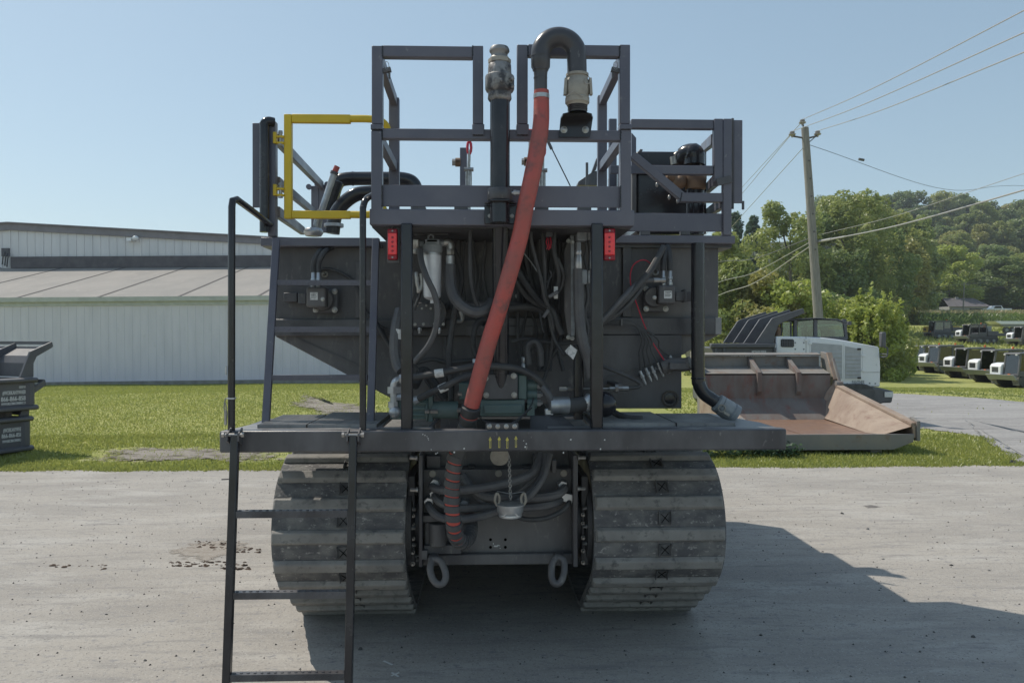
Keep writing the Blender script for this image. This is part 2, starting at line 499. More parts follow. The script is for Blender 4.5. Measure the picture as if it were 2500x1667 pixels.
def groundmat(name, base, patches, bump=.3, rough=.95, fade=False):
    """base colour plus a list of (colour, scale, stretch, lo, hi)"""
    m = bpy.data.materials.new(name); m.use_nodes = True
    nt = m.node_tree; N = nt.nodes; L = nt.links; b = N['Principled BSDF']
    b.inputs['Roughness'].default_value = rough; b.inputs['Specular IOR Level'].default_value = .25
    g = N.new('ShaderNodeNewGeometry'); col = None
    for c, s, st, lo, hi in patches:
        mp = N.new('ShaderNodeMapping'); mp.inputs['Scale'].default_value = st
        mp.inputs['Location'].default_value = (s*.37, s*1.7, 0)
        L.new(g.outputs['Position'], mp.inputs[0])
        t = N.new('ShaderNodeTexNoise'); t.inputs['Scale'].default_value = s; t.inputs['Detail'].default_value = 8
        t.inputs['Roughness'].default_value = .62; L.new(mp.outputs[0], t.inputs['Vector'])
        mr = N.new('ShaderNodeMapRange'); mr.inputs['From Min'].default_value = lo; mr.inputs['From Max'].default_value = hi
        L.new(t.outputs['Fac'], mr.inputs['Value'])
        x = N.new('ShaderNodeMix'); x.data_type = 'RGBA'
        if col is None: x.inputs['A'].default_value = (*base, 1)
        else: L.new(col, x.inputs['A'])
        x.inputs['B'].default_value = (*c, 1); L.new(mr.outputs[0], x.inputs['Factor']); col = x.outputs['Result']
    L.new(col, b.inputs['Base Color'])
    t = N.new('ShaderNodeTexNoise'); t.inputs['Scale'].default_value = 28; t.inputs['Detail'].default_value = 10
    t.inputs['Roughness'].default_value = .7
    L.new(g.outputs['Position'], t.inputs['Vector'])
    bp = N.new('ShaderNodeBump'); bp.inputs['Strength'].default_value = bump; bp.inputs['Distance'].default_value = .03
    L.new(t.outputs['Fac'], bp.inputs['Height']); L.new(bp.outputs[0], b.inputs['Normal'])
    if fade:                                    # the patch thins out raggedly towards its rim
        at = N.new('ShaderNodeAttribute'); at.attribute_name = 'rim'
        t2 = N.new('ShaderNodeTexNoise'); t2.inputs['Scale'].default_value = 7; t2.inputs['Detail'].default_value = 9; t2.inputs['Roughness'].default_value = .75
        L.new(g.outputs['Position'], t2.inputs['Vector'])
        ad = N.new('ShaderNodeMath'); ad.operation = 'MULTIPLY_ADD'; ad.inputs[1].default_value = 2.2
        L.new(t2.outputs['Fac'], ad.inputs[0]); L.new(at.outputs['Fac'], ad.inputs[2])
        mr = N.new('ShaderNodeMapRange'); mr.inputs['From Min'].default_value = 1.72; mr.inputs['From Max'].default_value = 1.92
        mr.inputs['To Min'].default_value = 1; mr.inputs['To Max'].default_value = 0
        L.new(ad.outputs[0], mr.inputs['Value']); L.new(mr.outputs[0], b.inputs['Alpha'])
    M[name] = m
groundmat('grass_soil', (.285,.305,.090), [((.365,.365,.120), .35, (1,1,1), .40,.62), ((.225,.265,.08), 2.2, (1,1,1), .50,.68),
          ((.40,.375,.15), 9, (1,1,1), .50,.66), ((.17,.20,.065), 22, (1,1,1), .57,.68), ((.26,.22,.15), 1.1, (.6,1.6,1), .66,.78)], bump=.6)
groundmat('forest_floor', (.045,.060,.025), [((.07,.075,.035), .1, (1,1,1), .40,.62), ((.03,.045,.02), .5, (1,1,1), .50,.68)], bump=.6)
groundmat('pavement', (.392,.362,.324), [((.322,.298,.27), .6, (.6,1.3,1), .42,.62), ((.435,.41,.375), 1.7, (.45,1.5,1), .50,.66),
          ((.285,.268,.25), 5.5, (.30,1.7,1), .52,.68), ((.25,.236,.222), 60, (1,1,1), .56,.64), ((.50,.48,.45), 85, (1,1,1), .60,.66),
          ((.085,.08,.076), 30, (1,1,1), .675,.70), ((.34,.255,.185), .8, (.6,1.5,1), .68,.80), ((.21,.196,.182), 1.6, (.5,1.5,1), .66,.76), ((.27,.26,.255), 16, (.8,1.3,1), .58,.66)], bump=.35)
groundmat('gravel', (.33,.32,.312), [((.26,.25,.245), .5, (.4,1.3,1), .42,.62), ((.39,.375,.36), 2.0, (.3,2,1), .48,.66),
          ((.2,.19,.185), 9, (1,1,1), .58,.66), ((.45,.44,.42), 14, (1,1,1), .60,.68)], bump=.6)
groundmat('dirt', (.31,.275,.24), [((.25,.22,.19), 1.6, (.5,1.5,1), .42,.62), ((.13,.11,.09), 3.5, (.6,1.6,1), .52,.62), ((.2,.22,.07), 6, (1,1,1), .58,.66)], bump=.7, fade=True)

groundmat('dust', (.335,.30,.262), [((.28,.245,.21), 2.5, (.5,1.6,1), .42,.62), ((.2,.165,.14), 5, (.4,1.8,1), .58,.68), ((.40,.38,.35), 60, (1,1,1), .55,.65)], bump=.3, fade=True)
groundmat('stain', (.16,.15,.14), [((.22,.2,.19), 8, (1,1,1), .4,.6)], bump=.1, fade=True)
groundmat('mud', (.15,.105,.08), [((.09,.065,.05), 12, (1,1,1), .4,.6)], bump=.5)
def spread(a, b, n): return list(np.linspace(a, b, n, endpoint=False))
xs = np.array(spread(-700,-160,6)+spread(-160,-45,12)+spread(-45,-16,29)+spread(-16,22,95)+spread(22,60,50)+spread(60,200,60)+spread(200,460,40)+[460, 560])
ys = np.array(spread(-60,8,14)+spread(8,34,90)+spread(34,80,60)+spread(80,240,70)+spread(240,420,45)+spread(420,900,8)+[900])
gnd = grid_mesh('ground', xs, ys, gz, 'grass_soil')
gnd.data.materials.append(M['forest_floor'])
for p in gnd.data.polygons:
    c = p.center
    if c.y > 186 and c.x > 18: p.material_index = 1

# the yard: a hard gravelled pavement with a ragged grass edge
xe = np.linspace(-70, 70, 700)
edge = 11.75 - .003*xe + .07*wob(xe, xe*0+3, 1.6) + .04*wob(xe, xe*0, 6.0)
pv = [(x, -25, .005) for x in xe] + [(x, y, .005) for x, y in zip(xe, edge)]
n = len(xe)
me = bpy.data.meshes.new('pavement')
me.from_pydata(pv, [], [(i, i+1, n+i+1, n+i) for i in range(n-1)])
me.materials.append(M['pavement'])
o = bpy.data.objects.new('pavement', me); COL.objects.link(o); tag(o, kind='structure')

def flat_patch(name, poly, m, dz, kind='structure', jag=.12, sub=10):
    """patch draped on the ground; poly of world points"""
    pts = []
    for i in range(len(poly)):
        a, b = poly[i], poly[(i+1) % len(poly)]
        for k in range(sub):
            p = a.lerp(b, k/sub)
            pts.append(Vector((p.x + jag*wob(p.x*3, p.y*3), p.y + jag*wob(p.y*3+4, p.x*3+1), 0)))
    c = sum(pts, Vector((0,0,0))) / len(pts)
    vs = []; fs = []; K = 7
    for r in range(1, K+1):
        for p in pts:
            q = c.lerp(p, r/K); vs.append((q.x, q.y, float(gz(q.x, q.y)) + dz))
    vs.append((c.x, c.y, float(gz(c.x, c.y)) + dz))
    m_ = len(pts)
    for k in range(m_): fs.append((len(vs)-1, k, (k+1) % m_))
    for r in range(K-1):
        for k in range(m_):
            l = (k+1) % m_
            fs.append((r*m_+k, (r+1)*m_+k, (r+1)*m_+l, r*m_+l))
    me = bpy.data.meshes.new(name); me.from_pydata(vs, [], fs); me.materials.append(M[m]); me.shade_smooth()
    at = me.attributes.new('rim', 'FLOAT', 'POINT'); at.data.foreach_set('value', np.array([r/K for r in range(1, K+1) for _ in pts] + [0], dtype=np.float32))
    o = bpy.data.objects.new(name, me); COL.objects.link(o); return tag(o, kind=kind)

G = lambda px, py: ground_hit(px, py)
road = flat_patch('road', [G(1850,957), G(2165,961), G(2330,968), G(2500,982), G(2760,1002), G(2900,1090), G(2760,1143), G(2560,1143),
                           G(2455,1112), G(2400,1068), G(2260,1046), G(1850,1040)], 'gravel', .012, jag=.25)
dirt_l = flat_patch('dirt_shade_patch', [G(172,1127), G(250,1103), G(360,1094), G(520,1092), G(690,1094), G(720,1124), G(560,1131), G(330,1133)], 'dirt', .022, jag=.32)
shade_r = flat_patch('dirt_shade_patch', [G(690,985), G(740,962), G(830,985), G(930,1000), G(930,1022), G(800,1020)], 'dirt', .03, jag=.2)  # dirt colour standing in for the shaded lawn behind the mound

# ------------------------------------------------------------------ grass blades
def tri_cloud(name, P, D, Wd, m, leafv, parent=None):
    """triangles with base centre P, tip P+D and half-width vectors Wd"""
    n = len(P)
    V = np.empty((n, 3, 3)); V[:,0] = P - Wd; V[:,1] = P + Wd; V[:,2] = P + D
    me = bpy.data.meshes.new(name)
    me.vertices.add(3*n); me.vertices.foreach_set('co', V.reshape(-1))
    me.loops.add(3*n); me.loops.foreach_set('vertex_index', np.arange(3*n, dtype=np.int32))
    me.polygons.add(n); me.polygons.foreach_set('loop_start', np.arange(0, 3*n, 3, dtype=np.int32))
    at = me.attributes.new('leaf', 'FLOAT', 'FACE'); at.data.foreach_set('value', np.asarray(leafv, dtype=np.float32))
    me.materials.append(M[m]); me.update(calc_edges=True)
    o = bpy.data.objects.new(name, me); COL.objects.link(o)
    WL[o.as_pointer()] = Vector((0,0,0))
    if parent is not None: o.parent = parent
    return o

def in_poly(x, y, poly):
    r = np.zeros(len(x), bool); n = len(poly)
    for i in range(n):
        a, b = poly[i], poly[(i+1) % n]
        c = ((a.y > y) != (b.y > y)) & (x < (b.x-a.x)*(y-a.y)/(b.y-a.y+1e-12) + a.x)
        r ^= c
    return r

def blades(n, x0, x1, y0, y1, h, w, power=1.0):
    x = rng.uniform(x0, x1, n); y = y0 + (y1-y0)*rng.random(n)**power
    e = np.interp(x, xe, edge)
    ok = y > e - .10*rng.random(n)**2 - .02
    for pl, keep in ((ROADP, .006), (DIRTP, .16)):
        ok &= ~(in_poly(x, y, pl) & (rng.random(n) > keep))
    x, y = x[ok], y[ok]; n = len(x)
    z = gz(x, y)
    cl = np.clip(.5 + .55*wob(x*2.3, y*2.3) + .25*rng.standard_normal(n), 0, 1)
    hh = h*(.45 + .8*rng.random(n))*(.7 + .5*cl)
    a = rng.uniform(0, 6.283, n); ln = rng.uniform(.1, .9, n)*hh
    D = np.stack([np.cos(a)*ln, np.sin(a)*ln, hh], -1)
    b = rng.uniform(0, 6.283, n); ww = w*(.5+rng.random(n))
    Wd = np.stack([np.cos(b)*ww, np.sin(b)*ww, 0*b], -1)
    return np.stack([x, y, z], -1), D, Wd, cl
ROADP = [Vector(v.co) for v in list(road.data.vertices)[-121:-1]]
DIRTP = [Vector(v.co) for v in list(dirt_l.data.vertices)[-81:-1]]
parts_ = [blades(95000, -9.5, 10.5, 11.6, 15.5, .055, .011, 1.5), blades(170000, -17, 2, 15, 30, .045, .010, 1.1), blades(60000, 5, 26, 15, 42, .055, .02, 1.1)]
gP, gD, gW, gL = [np.concatenate(q) for q in zip(*parts_)]
tag(tri_cloud('grass', gP, gD, gW, 'grass_blade', gL), 'short mown yellow green grass along the yard edge and on the mound', 'grass', kind='stuff')

# ------------------------------------------------------------------ loose stones on the pavement
def stone(px, py, w, m, label):
    p = W(px, py, 1.0); d = p - Vector((0,0,CAM_H)); p = Vector((0,0,CAM_H)) + d*(CAM_H/-d.z)
    mb = MB(); r = w*p.y/FPX/2
    mb.ball((p.x, p.y, r*.45), r, 8, (1.0, .8, .65))
    mb.v = [tuple(np.array(q) + rng.normal(0, r*.16, 3)) for q in mb.v]
    o = mb.build('stone', m, smooth=False)
    tag(o, label, 'stone', 'loose stones on the pavement')
stone(*R8(985,428), 9, 'rock_dark', 'dark stone farthest back on the sunlit pavement right of the machine')
stone(*R8(1155,533), 9, 'rock', 'pale round stone between two dark ones on sunlit pavement at right')
stone(*R8(1260,735), 8, 'rock', 'pale small stone just outside the diagonal shadow edge at right')
stone(*R8(1722,777), 9, 'rock_dark', 'dark flat stone alone on sunlit pavement towards the right border')
stone(*R8(1975,812), 8, 'rock', 'pale stone farthest right on the sunlit pavement')
stone(*R8(1868,1262), 12, 'rock_dark', 'largest dark stone inside the machine shadow at lower right')
stone(*R8(2143,88), 16, 'rock_dark', 'dark stone at the grass corner where the road meets the pavement')
stone(*R8(1626,622), 6, 'rock_dark', 'tiny dark stone above the flat one on sunlit pavement at right')
stone(*R8(852,685), 6, 'rock_dark', 'tiny dark stone beside the upper diagonal shadow edge')
stone(*R8(436,1250), 9, 'rock_dark', 'dark stone in the shadow nearest the right track')
stone(*C7(503,1362), 6, 'rock_dark', 'small dark stone on the pavement between the ladder rails')
stone(*S0(355,1614), 9, 'rock_dark', 'dark stone at the bottom of the sunlit pavement left of the ladder')
stone(*S0(260,1501), 7, 'rock_dark', 'dark stone on the sunlit pavement well left of the ladder')
stone(*C7(898,1368), 12, 'rock_dark', 'flat dark stone in shadow between the ladder and the paint marks')
# tiny grit, uncountable
ng = 5200
gx = rng.uniform(-7, 8, ng); gy = 2.6 + 9*rng.random(ng)**1.2
mb = MB()
for x, y in zip(gx, gy):
    r = float(.003 + .008*rng.random()**2.2); a = rng.uniform(0, 6.28)
    vs = [(x + r*math.cos(a+k*2.09), y + r*math.sin(a+k*2.09), .006) for k in range(3)] + [(x, y, .006 + r*.9)]
    mb.add(vs, [(0,1,3),(1,2,3),(2,0,3)])
tag(mb.build('grit', 'rock_dark', smooth=False), 'dark grit and crumbs scattered over the pavement', 'grit', kind='stuff')
def og(px, py): 
    d = W(px, py, 1.0) - Vector((0,0,CAM_H)); p = Vector((0,0,CAM_H)) + d*(CAM_H/-d.z); return p
flat_patch('mud_patch', [og(395,1345), og(450,1318), og(590,1322), og(640,1345), og(560,1372), og(440,1374)], 'dust', .0085, jag=.22)
flat_patch('oil_stain', [og(2098,1234), og(2125,1231), og(2150,1238), og(2120,1243)], 'stain', .0085, jag=.05)
mb = MB()
for (x0, y0, x1, y1, n) in ((470,1322,600,1340,60),(500,1338,640,1350,40),(410,1372,600,1384,70),(540,1385,610,1392,25),(120,1378,260,1392,18)):
    for k in range(n):
        p = og(random.uniform(x0, x1), random.uniform(y0, y1)); r = .005 + .017*random.random()**2.5
        o_ = len(mb.v); mb.ball((p.x, p.y, .006), r, 6, (1.5, .8, .5)); mb.v[o_:] = [tuple(np.array(q_) + rng.normal(0, r*.2, 3)) for q_ in mb.v[o_:]]
tag(mb.build('clods', 'mud', smooth=False), 'brown crumbled mud clods on the pavement left of the ladder', 'mud', kind='stuff')
# paint cross and paint dash on the pavement
def on_ground(px, py, z=.0):
    d = W(px, py, 1.0) - Vector((0,0,CAM_H)); return Vector((0,0,CAM_H)) + d*((z - CAM_H)/d.z)
mb = MB()
for p, q in ((C7(1092,1512), C7(1132,1536)), (C7(1090,1534), C7(1136,1514))):
    a, b = on_ground(*p), on_ground(*q); a.z = b.z = .010 if p == C7(1092,1512) else .0125
    mb.bar(a, b, .012, .002)
tag(mb.build('paint_cross', 'paint_chip'), 'small white sprayed cross on the shaded pavement by the ladder foot', 'paint mark')
mb = MB(); a, b = on_ground(*C7(1042,1440)), on_ground(*C7(1095,1464)); a.z = b.z = .010; mb.bar(a, b, .012, .003)
tag(mb.build('paint_dash', 'paint_chip'), 'short white paint dash on the shaded pavement above the white cross', 'paint mark')
# ================================================================== warehouse
wh = thing('warehouse', 'long pale metal warehouse with a low lean-to roof behind the lawn', 'building', (-14, 30, .25))
BX0, BX1, BY, BZ = -32.0, -0.4, 30.0, 3.30
mb = MB()
pw = .9
mb.box(0, pw-.001, 0, .03, -.45, BZ-.25)
for k in range(3):
    x = .15 + k*.3
    mb.prism([(x-.035,0,-.45),(x+.035,0,-.45),(x+.022,-.016,-.45),(x-.022,-.016,-.45)], (0,0,BZ+.19))
nP = int((BX1-BX0)/pw)
p0 = mb.build('wall_panel', 'siding', wh, smooth=False)
c0 = Vector(WL[p0.as_pointer()])
p0.location = Vector((BX0, BY, .25)) + c0 - Vector((-14,30,.25)) ; WL[p0.as_pointer()] = Vector((BX0,BY,.25)) + c0
for k in range(1, nP): reuse(p0, wh, Vector((BX0 + k*pw, BY, .25)) + c0)
mb = MB(); mb.box(BX0-.1, BX1+.2, BY+.10, BY+.4, -.3, BZ); mb.build('inner_wall', 'siding', wh, smooth=False)
mb = MB(); mb.box(BX0, BX1, BY-.06, BY+.12, -.2, .34); mb.build('plinth', 'concrete', wh)
mb = MB(); mb.box(BX0, BX1, BY-.05, BY+.02, BZ-.06, BZ+.10); mb.build('eave_trim', 'trim_pale', wh)
mb = MB(); mb.prism([(BX0,BY-.06,BZ+.10),(BX0,BY-.20,BZ+.10),(BX0,BY-.22,BZ+.27),(BX0,BY-.19,BZ+.27),(BX0,BY-.17,BZ+.14),(BX0,BY-.06,BZ+.14)], (BX1-BX0,0,0))
mb.build('gutter', 'trim_pale', wh)
RY0, RY1 = BY-.10, 39.0
RZ0, RZ1 = BZ+.24, 5.56
rp = 3.05
mb = MB(); sl = (RZ1-RZ0)/(RY1-RY0)
mb.prism([(0,RY0,RZ0),(0,RY1,RZ1),(0,RY1,RZ1-.08),(0,RY0,RZ0-.08)], (rp-.06,0,0))
r0 = mb.build('roof_panel', 'roofing', wh); rc = Vector(WL[r0.as_pointer()])
mb = MB(); mb.prism([(-.05,RY0,RZ0+.015),(-.05,RY1,RZ1+.015),(-.05,RY1,RZ1-.06),(-.05,RY0,RZ0-.06)], (.10,0,0))
s0 = mb.build('roof_seam', 'roof_seam', wh); scn = Vector(WL[s0.as_pointer()])
first = True
k = 0
x = BX0 - 1.1
while x < BX1:
    if k == 0:
        r0.location = rc + Vector((x,0,0)) - WL[wh.as_pointer()]; s0.location = scn + Vector((x-.03,0,0)) - WL[wh.as_pointer()]
    else:
        reuse(r0, wh, rc + Vector((x,0,0))); reuse(s0, wh, scn + Vector((x-.03,0,0)))
    k += 1; x += rp
# tall gabled hall behind the lean-to
GY = 39.0
pk = W(28, 541, GY); rt = W(690, 584, GY)
gs = (rt.z - pk.z)/(rt.x - pk.x)
GX1 = -1.0
gzr = lambda x: pk.z + gs*abs(x - pk.x) - .20
pw2 = .80
x = pk.x - 14*pw2
while x < GX1:
    z0, z1 = 4.9, gzr(x); z2 = gzr(x + pw2)
    mb = MB(); mb.prism([(x,GY+.02,z0),(x+pw2-.03,GY+.02,z0),(x+pw2-.03,GY+.02,z2),(x,GY+.02,z1)], (0,.05,0))
    mb.box(x+pw2-.05, x+pw2+.012, GY-.022, GY+.019, z0, min(z1, z2)-.003)
    mb.box(x+.36, x+.40, GY-.012, GY+.019, z0, min(z1, z2)-.003)
    mb.build('gable_panel', 'siding_upper', wh, smooth=False)
    x += pw2
mb = MB()
for xa, xb in ((pk.x, GX1), (pk.x, pk.x - 14)):
    a = Vector((xa, GY-.12, pk.z)); b = Vector((xb, GY-.12, pk.z + gs*abs(xb-pk.x)))
    mb.prism([a, b, b - Vector((0,0,.34)), a - Vector((0,0,.34))], (0,.13,0))
mb.build('fascia', 'fascia', wh)
mb = MB()
for xa, xb in ((pk.x, GX1), (pk.x, pk.x - 14)):
    a = Vector((xa, GY-.22, pk.z+.05)); b = Vector((xb, GY-.22, pk.z+.05 + gs*abs(xb-pk.x)))
    mb.prism([a, b, b - Vector((0,0,.06)), a - Vector((0,0,.06))], (0,18,0))
mb.build('gable_roof', 'fascia', wh)
mb = MB(); mb.box(W(34,632,GY).x, GX1, GY-.18, GY-.08, RZ1-.02, RZ1+.54); mb.build('flashing', 'flashing', wh)
p = W(*L1(818,147), GY-.3)
mb = MB(); mb.ball(p, .16, 12, (1,1,.8)); mb.box(p.x-.42, p.x-.2, p.y-.05, p.y+.3, p.z-.14, p.z+.02); mb.bar(p+Vector((-.25,0,0)), p+Vector((0,0,0)), .05,.05)
mb.build('floodlight', 'white_paint', wh)
mb = MB()
for dx in (0, .12, .22):
    q = [W(*L1(20,295), GY-.1), W(*L1(26,245), GY-.25), W(*L1(38,215), GY-.1)]
    mb.tube(smooth_path([Vector((t.x+dx, t.y, t.z-.6*dx)) for t in q]), .03, 6)
mb.box(W(*L1(38,215), GY).x-.1, W(*L1(38,215), GY).x+.25, GY-.14, GY-.01, W(*L1(38,225), GY).z-.2, W(*L1(38,225), GY).z+.2)
mb.build('wall_cable', 'cable_dark', wh)
wh.rotation_euler = (0, RAD(-.55), 0)

# ================================================================== trees
def crown_cloud(lobes, n, size, name, m, parent=None, flat=.0, up=.35):
    """leaf triangles spread through lobes = [(centre, radius(3))]"""
    wts = np.array([l[1][0]*l[1][1] + l[1][0]*l[1][2] for l in lobes]); wts /= wts.sum()
    idx = rng.choice(len(lobes), n, p=wts)
    C = np.array([l[0] for l in lobes])[idx]; R = np.array([l[1] for l in lobes])[idx]
    d = rng.standard_normal((n, 3)); d /= np.linalg.norm(d, axis=1)[:, None]
    rr = np.clip(1 - np.abs(rng.normal(0, .20, n)), .15, 1.2) + .10*rng.standard_normal(n)*(rng.random(n) < .25)
    P = C + d*R*rr[:, None]
    nn = d*.65 + rng.standard_normal((n, 3))*.75; nn[:, 2] += up + .25; nn /= np.linalg.norm(nn, axis=1)[:, None]
    a = np.cross(nn, rng.standard_normal((n, 3))); a /= np.linalg.norm(a, axis=1)[:, None]
    b = np.cross(nn, a); b /= np.linalg.norm(b, axis=1)[:, None]
    s = size*(.6 + .8*rng.random(n))[:, None]
    tone = rng.random(len(lobes))
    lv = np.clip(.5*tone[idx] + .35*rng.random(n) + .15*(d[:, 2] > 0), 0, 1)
    return tri_cloud(name, P - a*s*.5, a*s, b*s*.42, m, lv, parent)

def make_lobes(h, w, base, n, rmin, rmax, shape='round', seed=0):
    r_ = random.Random(seed); out = []
    for i in range(n):
        t = (i + r_.random())/n
        z = base + (h - base)*t
        if shape == 'round': env = w*math.sin(math.pi*min(1, .20 + .70*t))**.7
        elif shape == 'cone': env = w*(1.02 - t)**.85
        elif shape == 'bush': env = w*(1 - t**2.2)**.6
        else: env = w
        a = r_.uniform(0, 6.283); q = env*math.sqrt(r_.uniform(.05, 1))
        r = r_.uniform(rmin, rmax)*(1 - .3*t)
        out.append(((q*math.cos(a), q*math.sin(a), min(z, h - r*.7)), (r, r, r*r_.uniform(.75, 1.1))))
    return out

def make_tree(name, label, h, w, base, nl, rmin, rmax, n, size, leaf, shape='round', seed=0, group=None, trunk=None, cat='tree', bark='bark'):
    t = thing(name, label, cat, (0,0,0), group)
    lb = make_lobes(h, w, base, nl, rmin, rmax, shape, seed)
    cr = crown_cloud(lb, n, size, 'crown', leaf, t)
    r_ = random.Random(seed + 99); mb = MB(); tr = trunk or h*.022
    top = Vector((r_.uniform(-.3,.3), r_.uniform(-.3,.3), h*.78))
    mid = Vector((r_.uniform(-.3,.3), r_.uniform(-.3,.3), h*.35))
    mb.tube(smooth_path([(0,0,-.5), (0,0,.3), mid, top], 5), [tr*(1.35 - 1.15*k/15) for k in range(16)], 7)
    for k in range(min(7, nl)):
        c, r = lb[r_.randrange(nl)]
        s = Vector((0,0,0)).lerp(mid, 1) if c[2] < h*.6 else mid.lerp(top, .5)
        mb.tube(smooth_path([s, s.lerp(Vector(c), .5) + Vector((0,0,-.2)), Vector(c)], 3), [tr*.5*(1 - .12*j) for j in range(7)], 5)
    mb.build('trunk', bark, t)
    return t

def put(t, px, py_top, Y, h, spread=None, rz=0, sink=0.2, wide=None):
    """stand a tree of unit height h so that its top shows at (px, py_top)"""
    p = W(px, py_top, Y); z0 = float(gz(p.x, p.y)) - sink
    s = (p.z - z0)/h
    t.location = (p.x, Y, z0)
    t.scale = ((wide or s), (wide or s), s); t.rotation_euler = (0, 0, rz)
    return t

GRP = 'trees on the wooded hillside'
base_trees = [
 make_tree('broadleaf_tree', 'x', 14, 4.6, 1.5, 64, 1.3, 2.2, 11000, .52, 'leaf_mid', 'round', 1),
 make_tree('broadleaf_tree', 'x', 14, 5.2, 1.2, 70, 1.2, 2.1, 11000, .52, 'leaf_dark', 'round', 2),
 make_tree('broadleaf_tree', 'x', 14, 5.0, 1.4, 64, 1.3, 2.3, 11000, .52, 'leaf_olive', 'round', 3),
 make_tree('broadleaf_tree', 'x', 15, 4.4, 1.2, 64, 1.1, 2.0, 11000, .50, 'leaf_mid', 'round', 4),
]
# hillside wood, one individual per crown
hill = []
for Y, x0, x1, top, step, jit in ((380, 2040, 2620, 486, 46, 10), (330, 2020, 2640, 508, 48, 14), (285, 2080, 2650, 545, 54, 16), (245, 2110, 2650, 590, 62, 18), (215, 2160, 2640, 640, 70, 16), (196, 2230, 2640, 682, 80, 10)):
    x = x0; k = 0
    while x < x1:
        tp = top + random.uniform(-jit, jit) + 14*math.sin(x*.013 + Y)
        if Y == 380: tp = 470 + 36*abs((x - 2255)/250)**1.2 + random.uniform(-6, 8) if x > 2080 else 520
        hill.append((x + random.uniform(-14, 14), tp, Y + random.uniform(-6, 9), random.choice([0,1,2,2,3,1]), random.uniform(0, 6.28), Y, k))
        x += step*random.uniform(.8, 1.2); k += 1
ALLT = []
def place_tree(i, px, tp, Y, rz, label, group, wide=None, hmin=None):
    t = copy_tree(base_trees[i])
    h = 14 if i < 3 else 15
    p = W(px, tp, Y); z0 = float(gz(p.x, p.y))
    hh = p.z - z0
    if hh < 9: z0 = p.z - random.uniform(10, 13)   # crown on the slope, foot behind the front row
    put(t, px, tp, Y, h, rz=rz, wide=wide)
    s = (p.z - z0)/h; t.location.z = z0; t.scale = ((wide or max(s, .8)*random.uniform(.95, 1.25)),)*2 + (s,)
    t['label'] = label; t['group'] = group; t['category'] = 'tree'
    ALLT.append(t); return t
ORD = ['first', 'second', 'third', 'fourth', 'fifth', 'sixth', 'seventh', 'eighth', 'ninth', 'tenth', 'eleventh', 'twelfth', 'thirteenth', 'fourteenth', 'fifteenth', 'sixteenth']
ROWS = {380: 'along the skyline of the wooded hill', 330: 'just below the skyline of the wooded hill', 285: 'in the upper half of the hillside wood', 245: 'in the middle of the hillside wood', 215: 'in the lower part of the hillside wood', 196: 'in the lowest row of the hillside wood'}
KIND = ['mid green', 'dark green', 'olive green', 'slim green']
for x, tp, Y, i, rz, row, k in hill:
    place_tree(i, x, tp, Y, rz, KIND[i] + ' tree ' + ROWS[row] + ', ' + ORD[k] + ' from the left', GRP)

GRP2 = 'tall trees behind the utility pole'
for k, (px, tp, Y, i, lab) in enumerate(((2148, 512, 150, 0, 'mid green tree filling the gap right behind the tallest tree'), (2215, 528, 168, 3, 'slim green tree between the tallest tree and the hillside wood'),
        (2185, 580, 140, 2, 'olive green tree low between the tallest tree and the hillside wood'), (2258, 590, 204, 0, 'mid green tree rising behind the low dark tree beside the house'), (2230, 640, 188, 3, 'small green tree left of the low dark tree beside the house'))):
    t = copy_tree(base_trees[i]); put(t, px, tp, Y, 14 if i < 3 else 15, rz=1.3*k); t['label'] = lab; t['group'] = GRP2; t['category'] = 'tree'
    t.scale.x = t.scale.y = t.scale.z*1.0
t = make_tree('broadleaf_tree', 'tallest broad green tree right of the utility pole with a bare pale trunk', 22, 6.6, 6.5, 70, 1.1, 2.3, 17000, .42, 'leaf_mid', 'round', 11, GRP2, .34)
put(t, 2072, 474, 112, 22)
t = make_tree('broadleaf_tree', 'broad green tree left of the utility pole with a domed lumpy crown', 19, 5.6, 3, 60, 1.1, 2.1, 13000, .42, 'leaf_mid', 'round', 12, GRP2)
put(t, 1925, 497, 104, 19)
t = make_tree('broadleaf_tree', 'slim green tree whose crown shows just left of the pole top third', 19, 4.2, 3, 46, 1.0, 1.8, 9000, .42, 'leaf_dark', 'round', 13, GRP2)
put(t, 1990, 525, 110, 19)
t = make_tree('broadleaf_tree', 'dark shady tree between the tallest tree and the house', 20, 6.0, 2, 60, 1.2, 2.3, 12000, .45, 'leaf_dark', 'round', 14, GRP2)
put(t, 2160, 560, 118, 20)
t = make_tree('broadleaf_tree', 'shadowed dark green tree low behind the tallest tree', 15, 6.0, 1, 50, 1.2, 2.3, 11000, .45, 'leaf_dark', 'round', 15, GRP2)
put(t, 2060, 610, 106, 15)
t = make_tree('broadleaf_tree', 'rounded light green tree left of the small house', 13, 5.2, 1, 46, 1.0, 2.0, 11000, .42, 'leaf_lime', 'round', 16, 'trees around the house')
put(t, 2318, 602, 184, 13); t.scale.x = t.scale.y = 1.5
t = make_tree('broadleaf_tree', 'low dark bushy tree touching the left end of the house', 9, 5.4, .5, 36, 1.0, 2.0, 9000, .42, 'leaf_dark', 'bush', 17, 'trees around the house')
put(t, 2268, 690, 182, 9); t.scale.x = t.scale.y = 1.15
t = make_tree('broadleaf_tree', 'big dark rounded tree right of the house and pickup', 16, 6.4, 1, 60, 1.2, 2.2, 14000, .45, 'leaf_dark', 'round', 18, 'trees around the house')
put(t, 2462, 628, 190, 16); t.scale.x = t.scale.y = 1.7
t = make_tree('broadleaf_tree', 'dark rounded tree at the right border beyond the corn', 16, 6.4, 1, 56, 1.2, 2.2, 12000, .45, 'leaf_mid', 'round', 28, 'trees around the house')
put(t, 2560, 610, 186, 16); t.scale.x = t.scale.y = 1.6
